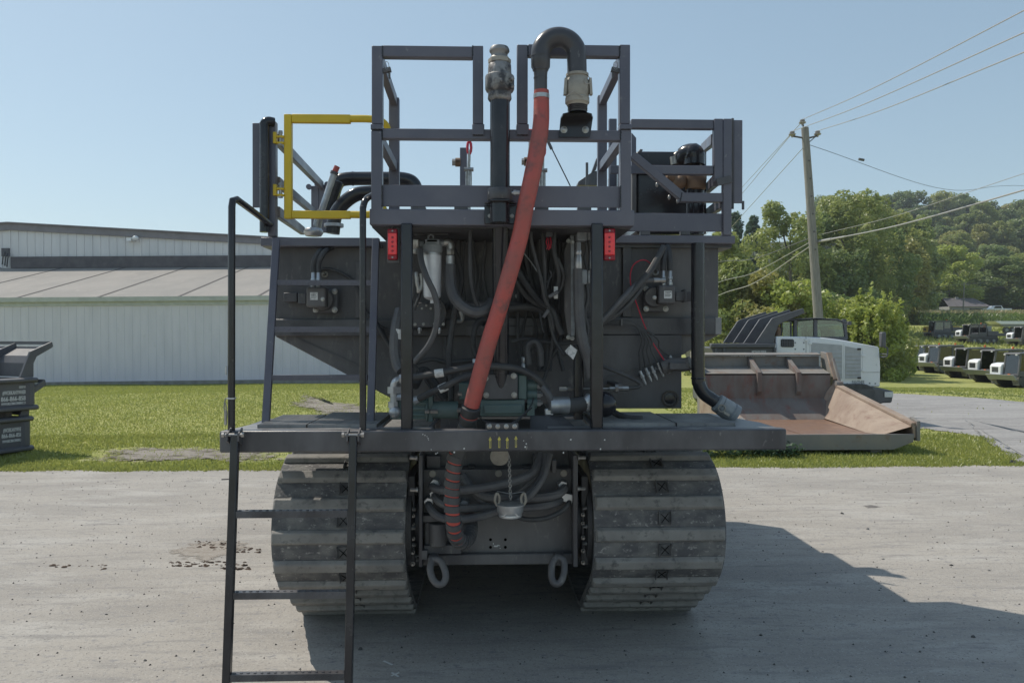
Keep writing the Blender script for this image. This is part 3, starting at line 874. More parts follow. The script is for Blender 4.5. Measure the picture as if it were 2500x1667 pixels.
for k, (px, tp, Y, lab) in enumerate(((1796, 520, 118, 'blue green pine whose top shows beside the machine railing'), (1838, 527, 122, 'second blue green pine just right of the one beside the railing'), (1760, 540, 116, 'pine half hidden behind the machine platform corner'))):
    t = make_tree('pine_tree', lab, 18, 3.6, 3, 60, .6, 1.1, 8000, .36, 'leaf_pine', 'cone', 30+k, 'pines behind the machine', .22)
    put(t, px, tp, Y, 18)
# bushes
def bush(label, px, tp, Y, h, w, nl, n, size, leaf, seed, rmin=.5, rmax=1.1):
    t = make_tree('bush', label, h, w, .1, nl, rmin, rmax, n, size, leaf, 'bush', seed, 'bushes behind the parked carrier', .06, cat='bush')
    return put(t, px, tp, Y, h, sink=.15)
bush('grey green tall bush directly beside the machine body', 1765, 575, 62, 8, 2.6, 40, 9000, .22, 'leaf_mid', 41)
bush('green bush with yellow tips between machine and pale yellow bush', 1805, 640, 60, 6, 2.4, 36, 9000, .20, 'leaf_mid', 42)
bush('pale yellow green bush left of the utility pole', 1862, 668, 58, 5, 2.3, 34, 9000, .18, 'leaf_olive', 43)
bush('pale yellow bush behind the foot of the utility pole', 1925, 690, 56, 5, 2.6, 34, 9000, .18, 'leaf_lime', 44)
bush('low dark bush under the pole behind the cab', 1985, 715, 60, 4.5, 2.8, 30, 7000, .2, 'leaf_dark', 45)
bush('dark green bush low behind the tallest bright bush', 2090, 735, 58, 4, 2.6, 30, 6000, .2, 'leaf_mid', 47)
# bright bush with upright shoots
t = make_tree('bush', 'bright yellow green bush with upright shoots right of the utility pole', 5, 2.1, .1, 40, .4, .9, 12000, .17, 'leaf_lime', 'bush', 46, 'bushes behind the parked carrier', .06, cat='bush')
lb = []
r_ = random.Random(5)
for k in range(60):
    a = r_.uniform(0, 6.28); q = 2.2*math.sqrt(r_.uniform(.01, 1)); hh = 5.5 - .5*q**1.45 + r_.uniform(-.8,.35)
    for j in range(5):
        f = j/4; lb.append(((q*math.cos(a)*(1+.12*f) + .1*math.sin(5*f+k), q*math.sin(a)*(1+.12*f), hh - 1.3*(1-f)), (.24-.17*f, .24-.17*f, .22)))
crown_cloud(lb, 7000, .17, 'shoot_leaves', 'leaf_lime', t)
put(t, 2105, 705, 54, 5.4, sink=.15)
bush('small loose green bush at the right end of the bush row', 2170, 788, 62, 3, 1.3, 24, 5000, .18, 'leaf_lime', 48)
# the four source trees stand in the wood themselves
for k, (tt, px, Y) in enumerate(zip(base_trees, (2195, 2420, 2330, 2520), (232, 236, 262, 300))):
    h = 14 if k < 3 else 15
    tp = (588, 600, 566, 530)[k]
    p = W(px, tp, Y); tt.location = (p.x, Y, p.z - 13); tt.scale = (1.1, 1.1, 13/h)
    tt['label'] = KIND[k] + ' tree between the rows of the hillside wood, ' + ['farthest left', 'third from the left', 'second from the left', 'farthest right'][k]; tt['group'] = GRP; tt['category'] = 'tree'

# ================================================================== corn field, far house, pickup, poles
mbp = []; n = 26000
cx = rng.uniform(38, 110, n); cy = rng.uniform(128, 152, n)
cy = np.round(cy/.76)*.76 + rng.normal(0, .08, n)
lim = W(2268, 780, 130).x
cx = lim + (cx - 38)*1.0
cz = gz(cx, cy)
hh = rng.uniform(.1, 2.3, n)
a = rng.uniform(0, 6.283, n); D = np.stack([np.cos(a)*.5, np.sin(a)*.5, rng.uniform(.1, .75, n)], -1)
b = rng.uniform(0, 6.283, n); Wd = np.stack([np.cos(b)*.10, np.sin(b)*.10, rng.uniform(-.03,.03,n)], -1)
P = np.stack([cx, cy, cz + hh], -1)
tag(tri_cloud('corn_field', P, D, Wd, 'corn_leaf', np.clip(hh/2.3*.6 + .4*rng.random(n), 0, 1)), 'field of tall green corn in front of the small house', 'corn', kind='stuff')
n = 9000
cx = lim + rng.uniform(0, 72, n); cy = np.round(rng.uniform(128, 152, n)/.76)*.76
P = np.stack([cx, cy, gz(cx, cy) + rng.uniform(2.15, 2.5, n)], -1)
D = np.stack([rng.normal(0,.15,n), rng.normal(0,.15,n), rng.uniform(.25,.5,n)], -1)
Wd = np.stack([rng.normal(0,.09,n), rng.normal(0,.09,n), np.zeros(n)], -1)
tag(tri_cloud('corn_tassels', P, D, Wd, 'corn_tassel', rng.random(n)), 'tan tassels along the top of the corn field', 'corn tassels', kind='stuff')
# weedy tufts on the slope
n = 16000
cx = rng.uniform(22, 100, n); cy = rng.uniform(72, 126, n); ok = (cx/cy > .30) & (cx/cy < .80); cx, cy = cx[ok], cy[ok]; n = len(cx)
P = np.stack([cx, cy, gz(cx, cy)], -1)
a = rng.uniform(0, 6.283, n); D = np.stack([np.cos(a)*.2, np.sin(a)*.2, rng.uniform(.2, .6, n)], -1)
b = rng.uniform(0, 6.283, n); Wd = np.stack([np.cos(b)*.13, np.sin(b)*.13, 0*b], -1)
tag(tri_cloud('tall_grass', P, D, Wd, 'grass_blade', np.clip(.5+.5*wob(cx,cy,.6),0,1)), 'tall rough grass on the slope around the parked carriers', 'tall grass', kind='stuff')

HYh = 172
hl, hr = W(2318,745,HYh), W(2411,745,HYh); zt = W(2360,727,HYh).z; ze = W(2360,748,HYh).z; zb = float(gz(hl.x, HYh)) - .6
hs = thing('house', 'low grey house with a shallow grey roof and open garage beyond the corn', 'house', ((hl.x+hr.x)/2, HYh, zb))
mb = MB(); mb.box(hl.x, hr.x, HYh, HYh+7, zb, ze); mb.build('wall', 'house_wall', hs)
mb = MB(); mb.prism([(hl.x-.5,HYh-.6,ze-.05),(hr.x+.5,HYh-.6,ze-.05),(hr.x-.8,HYh+3.5,zt),(hl.x+.6,HYh+3.5,zt)], (0,.25,.12))
mb.prism([(hl.x-.5,HYh+7.6,ze-.05),(hr.x+.5,HYh+7.6,ze-.05),(hr.x-.8,HYh+3.76,zt),(hl.x+.6,HYh+3.76,zt)], (0,.0,.12))
rf = mb.build('roof', 'house_roof', hs, smooth=False)
mb = MB(); cxx = W(2358,727,HYh).x; mb.box(cxx-.35, cxx+.35, HYh+3.2, HYh+3.6, zt-.3, zt+.35); mb.build('chimney', 'house_wall', rf)
g0, g1 = W(2367,750,HYh), W(2400,750,HYh)
mb = MB(); mb.box(g0.x, g1.x, HYh-.03, HYh-.01, zb, ze-.5); mb.build('garage_opening', 'house_dark', hs)
for px0, px1 in ((2324,2334),(2338,2346)):
    a_, b_ = W(px0,752,HYh), W(px1,752,HYh)
    mb = MB(); mb.box(a_.x, b_.x, HYh-.08, HYh-.02, ze-1.6, ze-.5); w_ = mb.build('window', 'trim_pale', hs)
    mb = MB(); mb.box(a_.x+.12, b_.x-.12, HYh-.10, HYh-.085, ze-1.48, ze-.62); mb.build('pane', 'house_dark', w_)
sh = thing('shed', 'dark brown low shed beside the dark bushy tree left of the corn', 'shed', (W(2245,770,150).x, 150, float(gz(W(2245,770,150).x,150))))
x_, z_ = sh.location.x, sh.location.z
mb = MB(); mb.box(x_-3, x_+3, 150, 153, z_-.4, z_+1.9); mb.build('wall', 'rust_floor', sh)
mb = MB(); mb.prism([(x_-3.3,149.6,z_+1.85),(x_-3.3,153.4,z_+1.85),(x_-3.3,151.5,z_+2.7)], (6.6,0,0)); mb.build('roof', 'house_roof', sh)

pu = W(2440,752,158); zb = float(gz(pu.x,158)) + .2
pk_ = thing('pickup_truck', 'white pickup truck parked beyond the corn right of the house', 'pickup', (pu.x, 158, zb))
x_ = pu.x; z_ = W(2440,757,158).z - .4
mb = MB(); mb.prism([(x_-2.7,158,z_),(x_+2.7,158,z_),(x_+2.7,158,z_+.75),(x_+.9,158,z_+.75),(x_+.5,158,z_+1.35),(x_-.9,158,z_+1.35),(x_-1.5,158,z_+.75),(x_-2.7,158,z_+.65)], (0,1.9,0)); mb.build('body', 'white_paint', pk_, bevel=.06)
mb = MB(); mb.prism([(x_-1.2,157.97,z_+.8),(x_+.5,157.97,z_+.8),(x_+.35,157.97,z_+1.25),(x_-.85,157.97,z_+1.25)], (0,.025,0)); mb.build('side_window', 'house_dark', pk_)
for sx in (-1.7, 1.7):
    mb = MB(); mb.cyl((x_+sx,157.9,z_),(x_+sx,158.2,z_),.38,14); mb.build('wheel', 'rubber', pk_)

def far_pole(label, px, y0, y1, Y):
    a, b = W(px, y1, Y), W(px+3, y0, Y)
    t = thing('utility_pole', label, 'utility pole', (a.x, Y, float(gz(a.x, Y))), 'distant utility poles')
    a.z = float(gz(a.x, Y)) - .3
    mb = MB(); mb.tube([a, b], [.16, .11], 8); mb.build('pole', 'wood_pole', t)
    mb = MB(); mb.box(b.x-.8, b.x+.8, Y-.17, Y-.1, b.z-.5, b.z-.4); mb.build('crossarm', 'wood_pole', t)
    return b
fp1 = far_pole('thin distant pole in front of the dark trees left of the house', 2203, 685, 740, 125)
fp2 = far_pole('thin distant pole standing in front of the house roof', 2351, 690, 757, 165)
for dz in (-.3, -1.5):
    mb = MB(); a, b = fp1 + Vector((0,0,dz)), fp2 + Vector((0,0,dz)); c_ = (a+b)/2 - Vector((0,0,.7))
    mb.tube(smooth_path([a, c_, b, b + Vector((40, 20, 3))], 6), .03, 5)
    tag(mb.build('power_line', 'cable_dark'), ('upper' if dz > -1 else 'lower') + ' thin dark wire running from pole to pole in front of the house', 'wire', 'wires between the distant poles')
mb = MB(); q = W(2206,703,124.8); mb.box(q.x+.1, q.x+.7, 124.7, 124.9, q.z-.6, q.z+.6); tag(mb.build('pole_sign', 'white_paint'), 'small white board on the thin distant pole left of the house', 'sign')

# ================================================================== utility pole and wires
PY = 30.0
pb_, pt_ = W(2012, 955, PY), W(1965, 312, PY); pb_.z = -.4
up = thing('utility_pole', 'leaning weathered wooden utility pole behind the white parked carrier', 'utility pole', (pb_.x, PY, 0))
mb = MB(); mb.tube([pb_.lerp(pt_, k/8) for k in range(9)], [.205 - .008*k for k in range(9)], 12); mb.build('pole', 'wood_pole', up)
ins = {}
def insulator(px, py, s=1.0):
    p = W(px, py, PY)
    mb = MB(); mb.lathe([(.03,-.16),(.05,-.10),(.13,-.07),(.14,-.03),(.07,0),(.10,.02),(.10,.06),(.05,.09)], p, (0,0,1), 12)
    mb.build('insulator', 'insulator', up); return p
i1 = insulator(1959, 297); i2 = insulator(1934, 326); i3 = insulator(1996, 325)
mb = MB()
mb.tube([W(1962,316,PY), W(1960,300,PY)], .03, 6)
mb.tube([W(1936,333,PY), W(1966,338,PY)], .035, 6); mb.tube([W(1972,338,PY), W(1996,332,PY)], .035, 6); mb.tube([W(1975,348,PY), W(1990,335,PY)], .02, 6)
mb.build('bracket_arm', 'cable_dark', up)
for k in range(6):
    f = .55 + k*.065; p = pb_.lerp(pt_, f)
    mb = MB(); mb.bolt(p + Vector((.0,-.17,0)), (0,-1,0), .03, .05); mb.build('pole_bolt', 'cable_dark', up)
def wire(label, a, b, r, sag=.0, m='cable', ext=None):
    mb = MB(); c = (a+b)/2 - Vector((0,0,sag)); mb.tube(smooth_path([a, c, b] + ([ext] if ext is not None else []), 10), r, 6)
    return tag(mb.build('power_line', m), label, 'wire', 'wires strung on the wooden utility pole')
T = Vector((0,0,.08))
wire('uppermost of the three thick pale wires rising to the right border', i1+T, W(2500,26,13), .012, .10, ext=W(2800,-140,8))
wire('middle of the three thick pale wires rising to the right border', i2+T, W(2500,80,13), .012, .10, ext=W(2800,-60,8))
wire('lowest of the three thick pale wires rising to the right border', i3+T, W(2500,128,13), .012, .10, ext=W(2800,10,8))
wire('outer of two wires dropping left from the pole top towards the machine', i1, W(1812,457,48), .014, .0, ext=W(1690,590,70))
wire('inner of two wires dropping left from the pole top towards the machine', i2, W(1814,470,48), .014, .0, ext=W(1690,610,70))
wire('single wire dropping steeply left from below the crossarm', W(1960,362,PY), W(1772,570,48), .014, .0, ext=W(1700,650,62))
w_ = wire('thin dark wire with a small splice sagging right from below the insulators', W(1976,354,PY), W(2500,454,52), .011, 1.0, 'cable_dark', W(2800,480,70))
mb = MB(); p = W(2103,390,34); mb.tube([p - Vector((.12,0,-.02)), p + Vector((.12,0,-.02))], .06, 8); tag(mb.build('wire_splice', 'cable_dark'), 'small black splice on the thin wire right of the pole', 'splice')
wire('thin wire crossing the trees to the right border above the cable bundle', W(1998,574,PY), W(2500,424,18), .008, .12, ext=W(2800,330,12))
mb = MB(); a, b = W(1998,590,PY), W(2500,464,18); cpt = (a+b)/2 - Vector((0,0,.12))
pp = smooth_path([a, cpt, b, W(2800,370,12)], 10); mb.tube(pp, .022, 8); mb.tube(pp[:3], .05, 8); mb.tube(pp[2:5], .035, 8)
tag(mb.build('power_line', 'cable'), 'thick lashed cable bundle with sleeve crossing the trees to the right', 'cable', 'wires strung on the wooden utility pole')
wire('dark upper wire running left from the pole across the trees', W(1975,583,PY), W(1755,640,52), .018, .3, 'cable_dark', W(1640,668,70))
wire('middle wire running left from the pole across the bushes', W(1977,592,PY), W(1752,690,50), .015, .3, 'cable', W(1640,735,70))
wire('lowest thick wire running left from the pole across the bushes', W(1980,600,PY), W(1757,720,50), .022, .35, 'cable', W(1640,775,70))

# ================================================================== thin summer haze
hm = bpy.data.materials.new('haze'); hm.use_nodes = True
for n in list(hm.node_tree.nodes): hm.node_tree.nodes.remove(n)
ho = hm.node_tree.nodes.new('ShaderNodeOutputMaterial'); hv = hm.node_tree.nodes.new('ShaderNodeVolumePrincipled')
hv.inputs['Color'].default_value = (.86, .92, 1.0, 1); hv.inputs['Density'].default_value = HAZE; hv.inputs['Anisotropy'].default_value = .3
hm.node_tree.links.new(hv.outputs[0], ho.inputs['Volume']); M['haze'] = hm
mb = MB(); mb.box(-760, 620, -80, 960, -4, 96)
tag(mb.build('haze', 'haze', smooth=False), 'thin pale summer haze over the whole yard and hillside', 'haze', kind='stuff')
# ================================================================== the tracked machine
YD, YR, YB, YS, YH = 4.25, 4.32, 5.10, 4.95, 5.05
mc = thing('tracked_carrier', 'large black tracked carrier seen from behind with a red hose, yellow gate and ladders', 'tracked carrier', (.1, 5.2, 0))

# ---------------------------------------------------------------- tracks
def hull(ps):
    ps = sorted(set(ps))
    def half(q):
        h = []
        for p in q:
            while len(h) > 1 and (h[-1][0]-h[-2][0])*(p[1]-h[-2][1]) - (h[-1][1]-h[-2][1])*(p[0]-h[-2][0]) <= 0: h.pop()
            h.append(p)
        return h[:-1]
    return half(ps) + half(ps[::-1])
circ = [(5.235,.765,.420), (5.66,.335,.290), (9.2,.335,.290), (9.75,.62,.36)]
pts = []
for cy_, cz_, r in circ:
    for k in range(72):
        a = 2*math.pi*k/72; pts.append((round(cy_ + r*math.cos(a), 5), round(cz_ + r*math.sin(a), 5)))
H = hull(pts)
def resample(H, step):
    L = [0]
    for i in range(len(H)):
        a, b = H[i], H[(i+1) % len(H)]; L.append(L[-1] + math.hypot(b[0]-a[0], b[1]-a[1]))
    n = round(L[-1]/step); out = []; i = 0
    for k in range(n):
        s = L[-1]*k/n
        while L[i+1] < s: i += 1
        t = (s - L[i])/(L[i+1]-L[i]); a, b = H[i], H[(i+1) % len(H)]
        out.append(Vector((0, a[0]+(b[0]-a[0])*t, a[1]+(b[1]-a[1])*t)))
    return out
fine = resample(H, .048)
def normals(P):
    out = []
    for i in range(len(P)):
        t = (P[(i+1) % len(P)] - P[i-1]).normalized(); out.append((t, Vector((0, t.z, -t.y))))
    return out
start = 0
lug_path = resample(H, .186)
def track(xa, xb):
    mb = MB(); N = normals(fine); n = len(fine); vs = []
    for p, (t, nn) in zip(fine, N):
        for x, o in ((xa, .018), (xb, .018), (xb, -.02), (xa, -.02)):
            q = p + nn*o; vs.append((x, q.y, q.z))
    fs = []
    for i in range(n):
        j = (i+1) % n
        for k in range(4):
            l = (k+1) % 4; fs.append((i*4+l, i*4+k, j*4+k, j*4+l))
    mb.add(vs, fs)
    return mb.build('track', 'tread_recess', mc, angle=25)
lug_mesh = None; win_mesh = None
for xa, xb in ((-1.325, -.498), (.685, 1.522)):
    tr = track(xa, xb)
    cx_ = (xa+xb)/2; wd = xb - xa
    LN = normals(lug_path)
    for i, p in enumerate(lug_path):
        t, nn = LN[i]
        R = Matrix((Vector((1,0,0)), t, nn)).transposed()
        if R.determinant() < 0: R = Matrix((Vector((-1,0,0)), t, nn)).transposed()
        e = R.to_euler()
        if lug_mesh is None:
            mb = MB(); h = wd/2
            b0, b1, zt_ = .048, .032, .034
            mb.add([(-h,-b0,0),(h,-b0,0),(h,b0,0),(-h,b0,0),(-h+.012,-b1,zt_),(h-.012,-b1,zt_),(h-.012,b1,zt_),(-h+.012,b1,zt_)],
                   [(0,3,2,1),(4,5,6,7),(0,1,5,4),(1,2,6,5),(2,3,7,6),(3,0,4,7)])
            lm = mb.build('lug', 'tread', None, bevel=.008, smooth=True, angle=30); lug_mesh = (lm, Vector(WL[lm.as_pointer()]))
            o = lm; o.parent = tr
            WL[o.as_pointer()] = Vector((0,0,0))
        else:
            o = lug_mesh[0].copy(); COL.objects.link(o); o.parent = tr; o.name = 'lug'
        q = p + nn*(.017 + lug_mesh[1].z); loc = Vector((cx_ , q.y, q.z))
        o.location = loc - WL[tr.as_pointer()]; o.rotation_euler = e
        # the square window with its crossed slits, in the gap after the lug
        p2 = (p + lug_path[(i+1) % len(lug_path)])/2 + nn*.0
        if p2.y < 5.9:
            nb = (nn + LN[(i+1) % len(lug_path)][1]).normalized(); tb = Vector((0, -nb.z, nb.y))
            if win_mesh is None:
                mb = MB(); s = .040
                mb.box(-s, s, -s, s, 0, .006)
                mb.box(-s, -s+.006, -s, s, .006, .022); mb.box(s-.006, s, -s, s, .006, .022)
                mb.mi = 1
                mb.obox((0,0,.0075), .072, .0035, .003, Matrix.Rotation(RAD(52), 3, 'Z')); mb.obox((0,0,.009), .07, .003, .003, Matrix.Rotation(RAD(-46), 3, 'Z'))
                wm = mb.build('guide_window', ['tread_window', 'slit'], None, smooth=False); win_mesh = (wm, Vector(WL[wm.as_pointer()])); o = wm; o.parent = tr
            else:
                o = win_mesh[0].copy(); COL.objects.link(o); o.parent = tr; o.name = 'guide_window'
            R = Matrix((Vector((1,0,0)), tb, nb)).transposed()
            if R.determinant() < 0: R = Matrix((Vector((-1,0,0)), tb, nb)).transposed()
            rad_p = p2 + nb*(.0235 + win_mesh[1].z)
            # sit on the curved belt: push out to the belt's outer skin
            c2 = min(fine, key=lambda f: (f - p2).length); 
            rad_p = c2 + nb*(.0185 + win_mesh[1].z)
            o.location = Vector((cx_ + .03, rad_p.y, rad_p.z)) - WL[tr.as_pointer()]; o.rotation_euler = R.to_euler()
    # drive sprocket, road wheels and the side frame of the track
    inner = xb if xa < 0 else xa
    sgn = 1 if xa < 0 else -1
    mb = MB(); mb.lathe([(.10,-.2),(.36,-.2),(.37,-.12),(.37,.12),(.30,.14),(.12,.16),(.10,.2)], (cx_, 5.235, .765), (1,0,0), 28); mb.build('drive_sprocket', 'black_dusty', tr)
    for yw in (5.66, 6.36, 7.06, 7.76, 8.46, 9.16):
        mb = MB(); mb.lathe([(.05,-.22),(.255,-.22),(.255,-.05),(.18,-.03),(.18,.03),(.255,.05),(.255,.22),(.05,.22)], (cx_, yw, .335), (1,0,0), 22); mb.build('road_wheel', 'rubber', tr)
    mb = MB(); mb.box(cx_-.12, cx_+.12, 5.3, 9.6, .5, .8); mb.build('track_frame', 'black_dusty', tr)
    # sprocket hub plate with bolts on the inner side
    mb = MB(); mb.lathe([(.30,0),(.30,.03),(.2,.05),(.2,.12)], (inner - sgn*.01, 5.235, .765), (sgn,0,0), 28); hb = mb.build('hub_plate', 'black_dusty', tr)
    for k in range(9):
        a = RAD(100 + k*26)
        p = Vector((inner + sgn*.02, 5.235 + .26*math.cos(a), .765 + .26*math.sin(a)))
        mb = MB(); mb.bolt(p, (sgn,0,0), .016, .03); mb.build('hub_bolt', 'zinc', tr)

# ---------------------------------------------------------------- chassis between the tracks
def mpart(name, mat, fn, bevel=.0, parent=None, **k):
    mb = MB(); fn(mb); return mb.build(name, mat, parent or mc, bevel=bevel, **k)
ch = mpart('chassis', 'black_dusty', lambda m: (m.pb(C8, 205, 372, 1640, 1182, 4.98, 5.3), m.pb(C8, 205, 60, 1640, 371, 5.13, 4.8)), .006)
mpart('chassis_lip', 'black_dusty', lambda m: m.pb(C8, 175, 1184, 1690, 1288, 4.93, .2), .008, ch)
for x0, x1 in ((165, 203), (1642, 1690)):
    mpart('frame_flange', 'black_paint', lambda m: m.pb(C8, x0, 235, x1, 1310, 4.86, .6), .006, ch)
for x0, x1 in ((60, 130), (1722, 1790)):
    mpart('side_plate', 'black_dusty', lambda m: m.pb(C8, x0, 440, x1, 1290, 5.02, .5), .006, ch)
for x, ys_, s in ((110, (815, 900, 1035, 1165, 1275), -1), (1738, (805, 890, 1025, 1150, 1262), 1)):
    for y in ys_:
        mb = MB(); mb.bolt(W(*C8(x, y), 5.01), (0,-1,0), .013, .03); mb.build('frame_bolt', 'zinc', ch)
for x, y in ((155,265),(160,570),(1690,262),(1685,558)):
    mb = MB(); mb.bolt(W(*C8(x, y), 4.85), (-1 if x < 900 else 1,0,0), .015, .05); mb.build('frame_bolt', 'zinc', ch)
for x, y in ((300,415),(930,412),(1553,410)):
    mb = MB(); mb.lathe([(.012,-.012),(.022,-.010),(.024,0),(.009,.001)], W(*C8(x, y), 4.978), (0,1,0), 14)
    mb.build('plug_washer', 'beige_alloy', ch)
for x, y in ((853,1045),(995,1045),(853,1118),(995,1118)):
    mb = MB(); mb.cyl(W(*C8(x, y), 4.977), W(*C8(x, y), 4.983), .0095, 10); mb.build('bolt_hole', 'slit', ch)
mb = MB()
for x, y, a, b in ((905,1108,22,10),(925,1100,10,8),(940,1103,6,5),(945,1128,5,5),(880,1085,4,12),(1000,1195,16,3)):
    p = W(*C8(x, y), 4.9775); k_ = 4.98/1875/3.92
    mb.add([(p.x + a*k_*math.cos(t)*(1+.3*math.sin(3*t)), p.y, p.z + b*k_*math.sin(t)*(1+.3*math.cos(2*t))) for t in [i*.785 for i in range(8)]], [tuple(range(8))])
mb.build('paint_chips', 'paint_chip', ch)
for bx_ in ((240,245,375,372,5.05,.07),(640,345,705,362,5.02,.1),(1150,345,1290,358,5.02,.1),(1262,240,1280,345,5.02,.1),(1440,285,1485,410,4.93,.05)):
    mpart('rear_bracket', 'black_paint', lambda m: m.pb(C8, *bx_), .004, ch)
def lbr(m):
    m.pb(C8, 180, 815, 415, 880, 4.90, .08); m.pb(C8, 215, 1100, 575, 1185, 4.90, .08); m.pb(C8, 225, 882, 300, 1098, 4.93, .05)
    a, b = W(*C8(350, 885), 4.91), W(*C8(350, 1098), 4.91); m.cyl(a, b, .055, 16)
    m.pb(C8, 180, 1150, 250, 1240, 4.86, .1)
mpart('pivot_bracket', 'black_dusty', lbr, .005, ch)
def towring(c, pts, r):
    mb = MB(); mb.tube(smooth_path([W(*C8(x, y), Y) for x, y, Y in pts], 6)[:-1], r, 10, closed=True)
    return mb.build('tow_ring', 'black_dusty', ch)
towring(C8, [(300,1235,4.80),(365,1245,4.78),(405,1310,4.75),(425,1400,4.72),(400,1460,4.71),(350,1470,4.71),(300,1420,4.73),(275,1320,4.76),(300,1235,4.80)], .022)
towring(C8, [(1490,1210,4.80),(1445,1270,4.77),(1435,1380,4.74),(1455,1450,4.72),(1500,1465,4.72),(1540,1420,4.73),(1560,1320,4.76),(1545,1240,4.79),(1490,1210,4.80)], .022)
for x0, x1 in ((255,345),(1470,1570)):
    mpart('tow_lug', 'black_dusty', lambda m: m.pb(C8, x0, 1215, x1, 1300, 4.80, .14), .012, ch)
# hydraulic hoses crossing the chassis
def ch_hose(pts, r=.0265, m='hose_grey'): return hose('hydraulic_hose', C8, pts, r, m, mc, 6, 9)
ch_hose([(325,500,4.98),(300,545,4.90),(400,575,4.80),(600,572,4.76),(900,530,4.74),(1150,462,4.74),(1270,390,4.78),(1340,230,4.86)], .027)
ch_hose([(325,600,4.98),(325,640,4.90),(400,705,4.84),(560,745,4.82),(760,740,4.84),(1000,735,4.84),(1250,735,4.84),(1450,700,4.86),(1560,640,4.98)], .027)
ch_hose([(268,675,4.98),(262,720,4.90),(320,800,4.83),(430,850,4.79),(600,850,4.77),(800,815,4.76),(1000,745,4.76),(1200,625,4.76),(1330,470,4.79),(1390,230,4.84)], .025)
ch_hose([(1540,520,4.98),(1555,560,4.90),(1480,615,4.83),(1300,640,4.81),(1050,640,4.83),(830,640,4.85),(680,560,4.88),(590,430,4.93)], .029)
ch_hose([(1605,640,4.98),(1600,700,4.90),(1530,775,4.86),(1380,840,4.84),(1200,852,4.85),(1070,810,4.88)], .016, 'rubber')
ch_hose([(590,470,4.90),(720,620,4.88),(860,755,4.88),(940,800,4.90)], .022)
ch_hose([(1425,230,4.80),(1370,430,4.74),(1270,590,4.72),(1170,680,4.74),(1060,730,4.80)], .018)
ch_hose([(1370,230,4.84),(1300,420,4.80),(1190,540,4.80),(1080,610,4.84)], .012)
for x, y, ax in ((325,495,1),(322,595,1),(268,668,1),(1535,512,1),(1562,622,1),(1607,632,1),(605,690,1)):
    mb = MB(); p = W(*C8(x, y), 4.985); mb.lathe([(.034,0),(.034,.035),(.030,.05),(.030,.075)], p, (0,-1,0), 6); mb.build('hose_fitting', 'silver', ch)

# wrapped lower part of the red hose
hp = [(525,215,4.42),(505,330,4.43),(492,450,4.44),(484,570,4.45),(482,690,4.45),(490,800,4.45),(500,900,4.46),(520,1000,4.50),(560,1062,4.58),(615,1055,4.67),(650,1000,4.75),(660,920,4.83),(655,840,4.92)]
hpts = smooth_path([W(*C8(x, y), Y) for x, y, Y in hp], 10)
mb = MB(); mb.tube(hpts, .041, 14); wh_ = mb.build('wrapped_hose', 'red_band', mc)
# spiral wrap: separate overlapping turns, slightly tilted
L = [0]
for a, b in zip(hpts, hpts[1:]): L.append(L[-1] + (b-a).length)
def at_len(s):
    for i in range(len(L)-1):
        if L[i+1] >= s: return hpts[i].lerp(hpts[i+1], (s-L[i])/(L[i+1]-L[i])), (hpts[i+1]-hpts[i]).normalized()
    return hpts[-1], (hpts[-1]-hpts[-2]).normalized()
s = .012; k = 0
while s < L[-1] - .03:
    pitch = .050 if s < .62 else .034
    wdt = pitch - (.0095 if s < .62 else .003)
    mb = MB(); ring = []
    p, t = at_len(s + wdt/2)
    tilt = Matrix.Rotation(RAD(9), 3, Vector((0,1,0)))
    ax = (tilt @ t) if s < .62 else t
    mb.lathe([(.043,-wdt/2),(.0475,-wdt/2+.002),(.0475,wdt/2-.002),(.043,wdt/2)], p, ax, 16)
    mb.build('wrap_turn', 'hose_wrap', wh_); s += pitch; k += 1

# chain, silver cap and valve ring
cf = W(*C8(1030,245), 4.62); ct = W(*C8(1045,672), 4.60)
n = 17
for k in range(n):
    p = cf.lerp(ct, (k+.5)/n); mb = MB(); h = (cf-ct).length/n*.68; w_ = .0075
    loop = []
    for j in range(12):
        a = 2*math.pi*j/12; u, v = math.cos(a)*w_, math.sin(a)*h
        loop.append(p + (Vector((u,0,v)) if k % 2 else Vector((u*.35,u*.9,v))))
    mb.tube(loop, .0026, 5, closed=True); mb.build('chain_link', 'zinc', mc)
cp = W(*C8(1042,745), 4.60); k_ = 4.6/1875/3.92
cap = MB(); cap.lathe([(.050,-.050),(.068,-.050),(.071,-.043),(.069,-.034),(.079,-.016),(.081,.010),(.084,.018),(.084,.026),(.077,.030),(.040,.034),(.01,.035)], cp, (0,0,1), 26)
cap = cap.build('coupling_cap', 'silver', mc)
for sx in (-1, 1):
    mb = MB(); q = cp + Vector((sx*.078, -.01, .018)); mb.tube(smooth_path([q, q+Vector((sx*.014,-.01,.03)), q+Vector((sx*.005,-.01,.075)), q+Vector((-sx*.012,0,.05)), q+Vector((-sx*.008,0,0))], 5), .008, 7)
    mb.build('cam_lever', 'beige_alloy', cap)
mb = MB(); mb.tube([cp+Vector((-.08,-.01,.105)), cp+Vector((0,-.01,.088)), cp+Vector((.08,-.01,.10))], .0022, 5); mb.build('retaining_wire', 'zinc', cap)
for sx in (-1,1):
    mb = MB(); q = cp + Vector((sx*.045,-.066,-.035)); mb.bar(q, Vector((cp.x, cp.y-.079, cp.z+.01)), .004, .006); mb.build('cap_rib', 'silver', cap)
vp = W(*C8(940,255), 4.75)
mb = MB(); mb.lathe([(.050,0),(.058,0),(.060,.012),(.058,.022),(.050,.024),(.046,.08),(.02,.081)], vp, (0,1,.25), 26); mb.build('drain_flange', 'beige_alloy', mc)

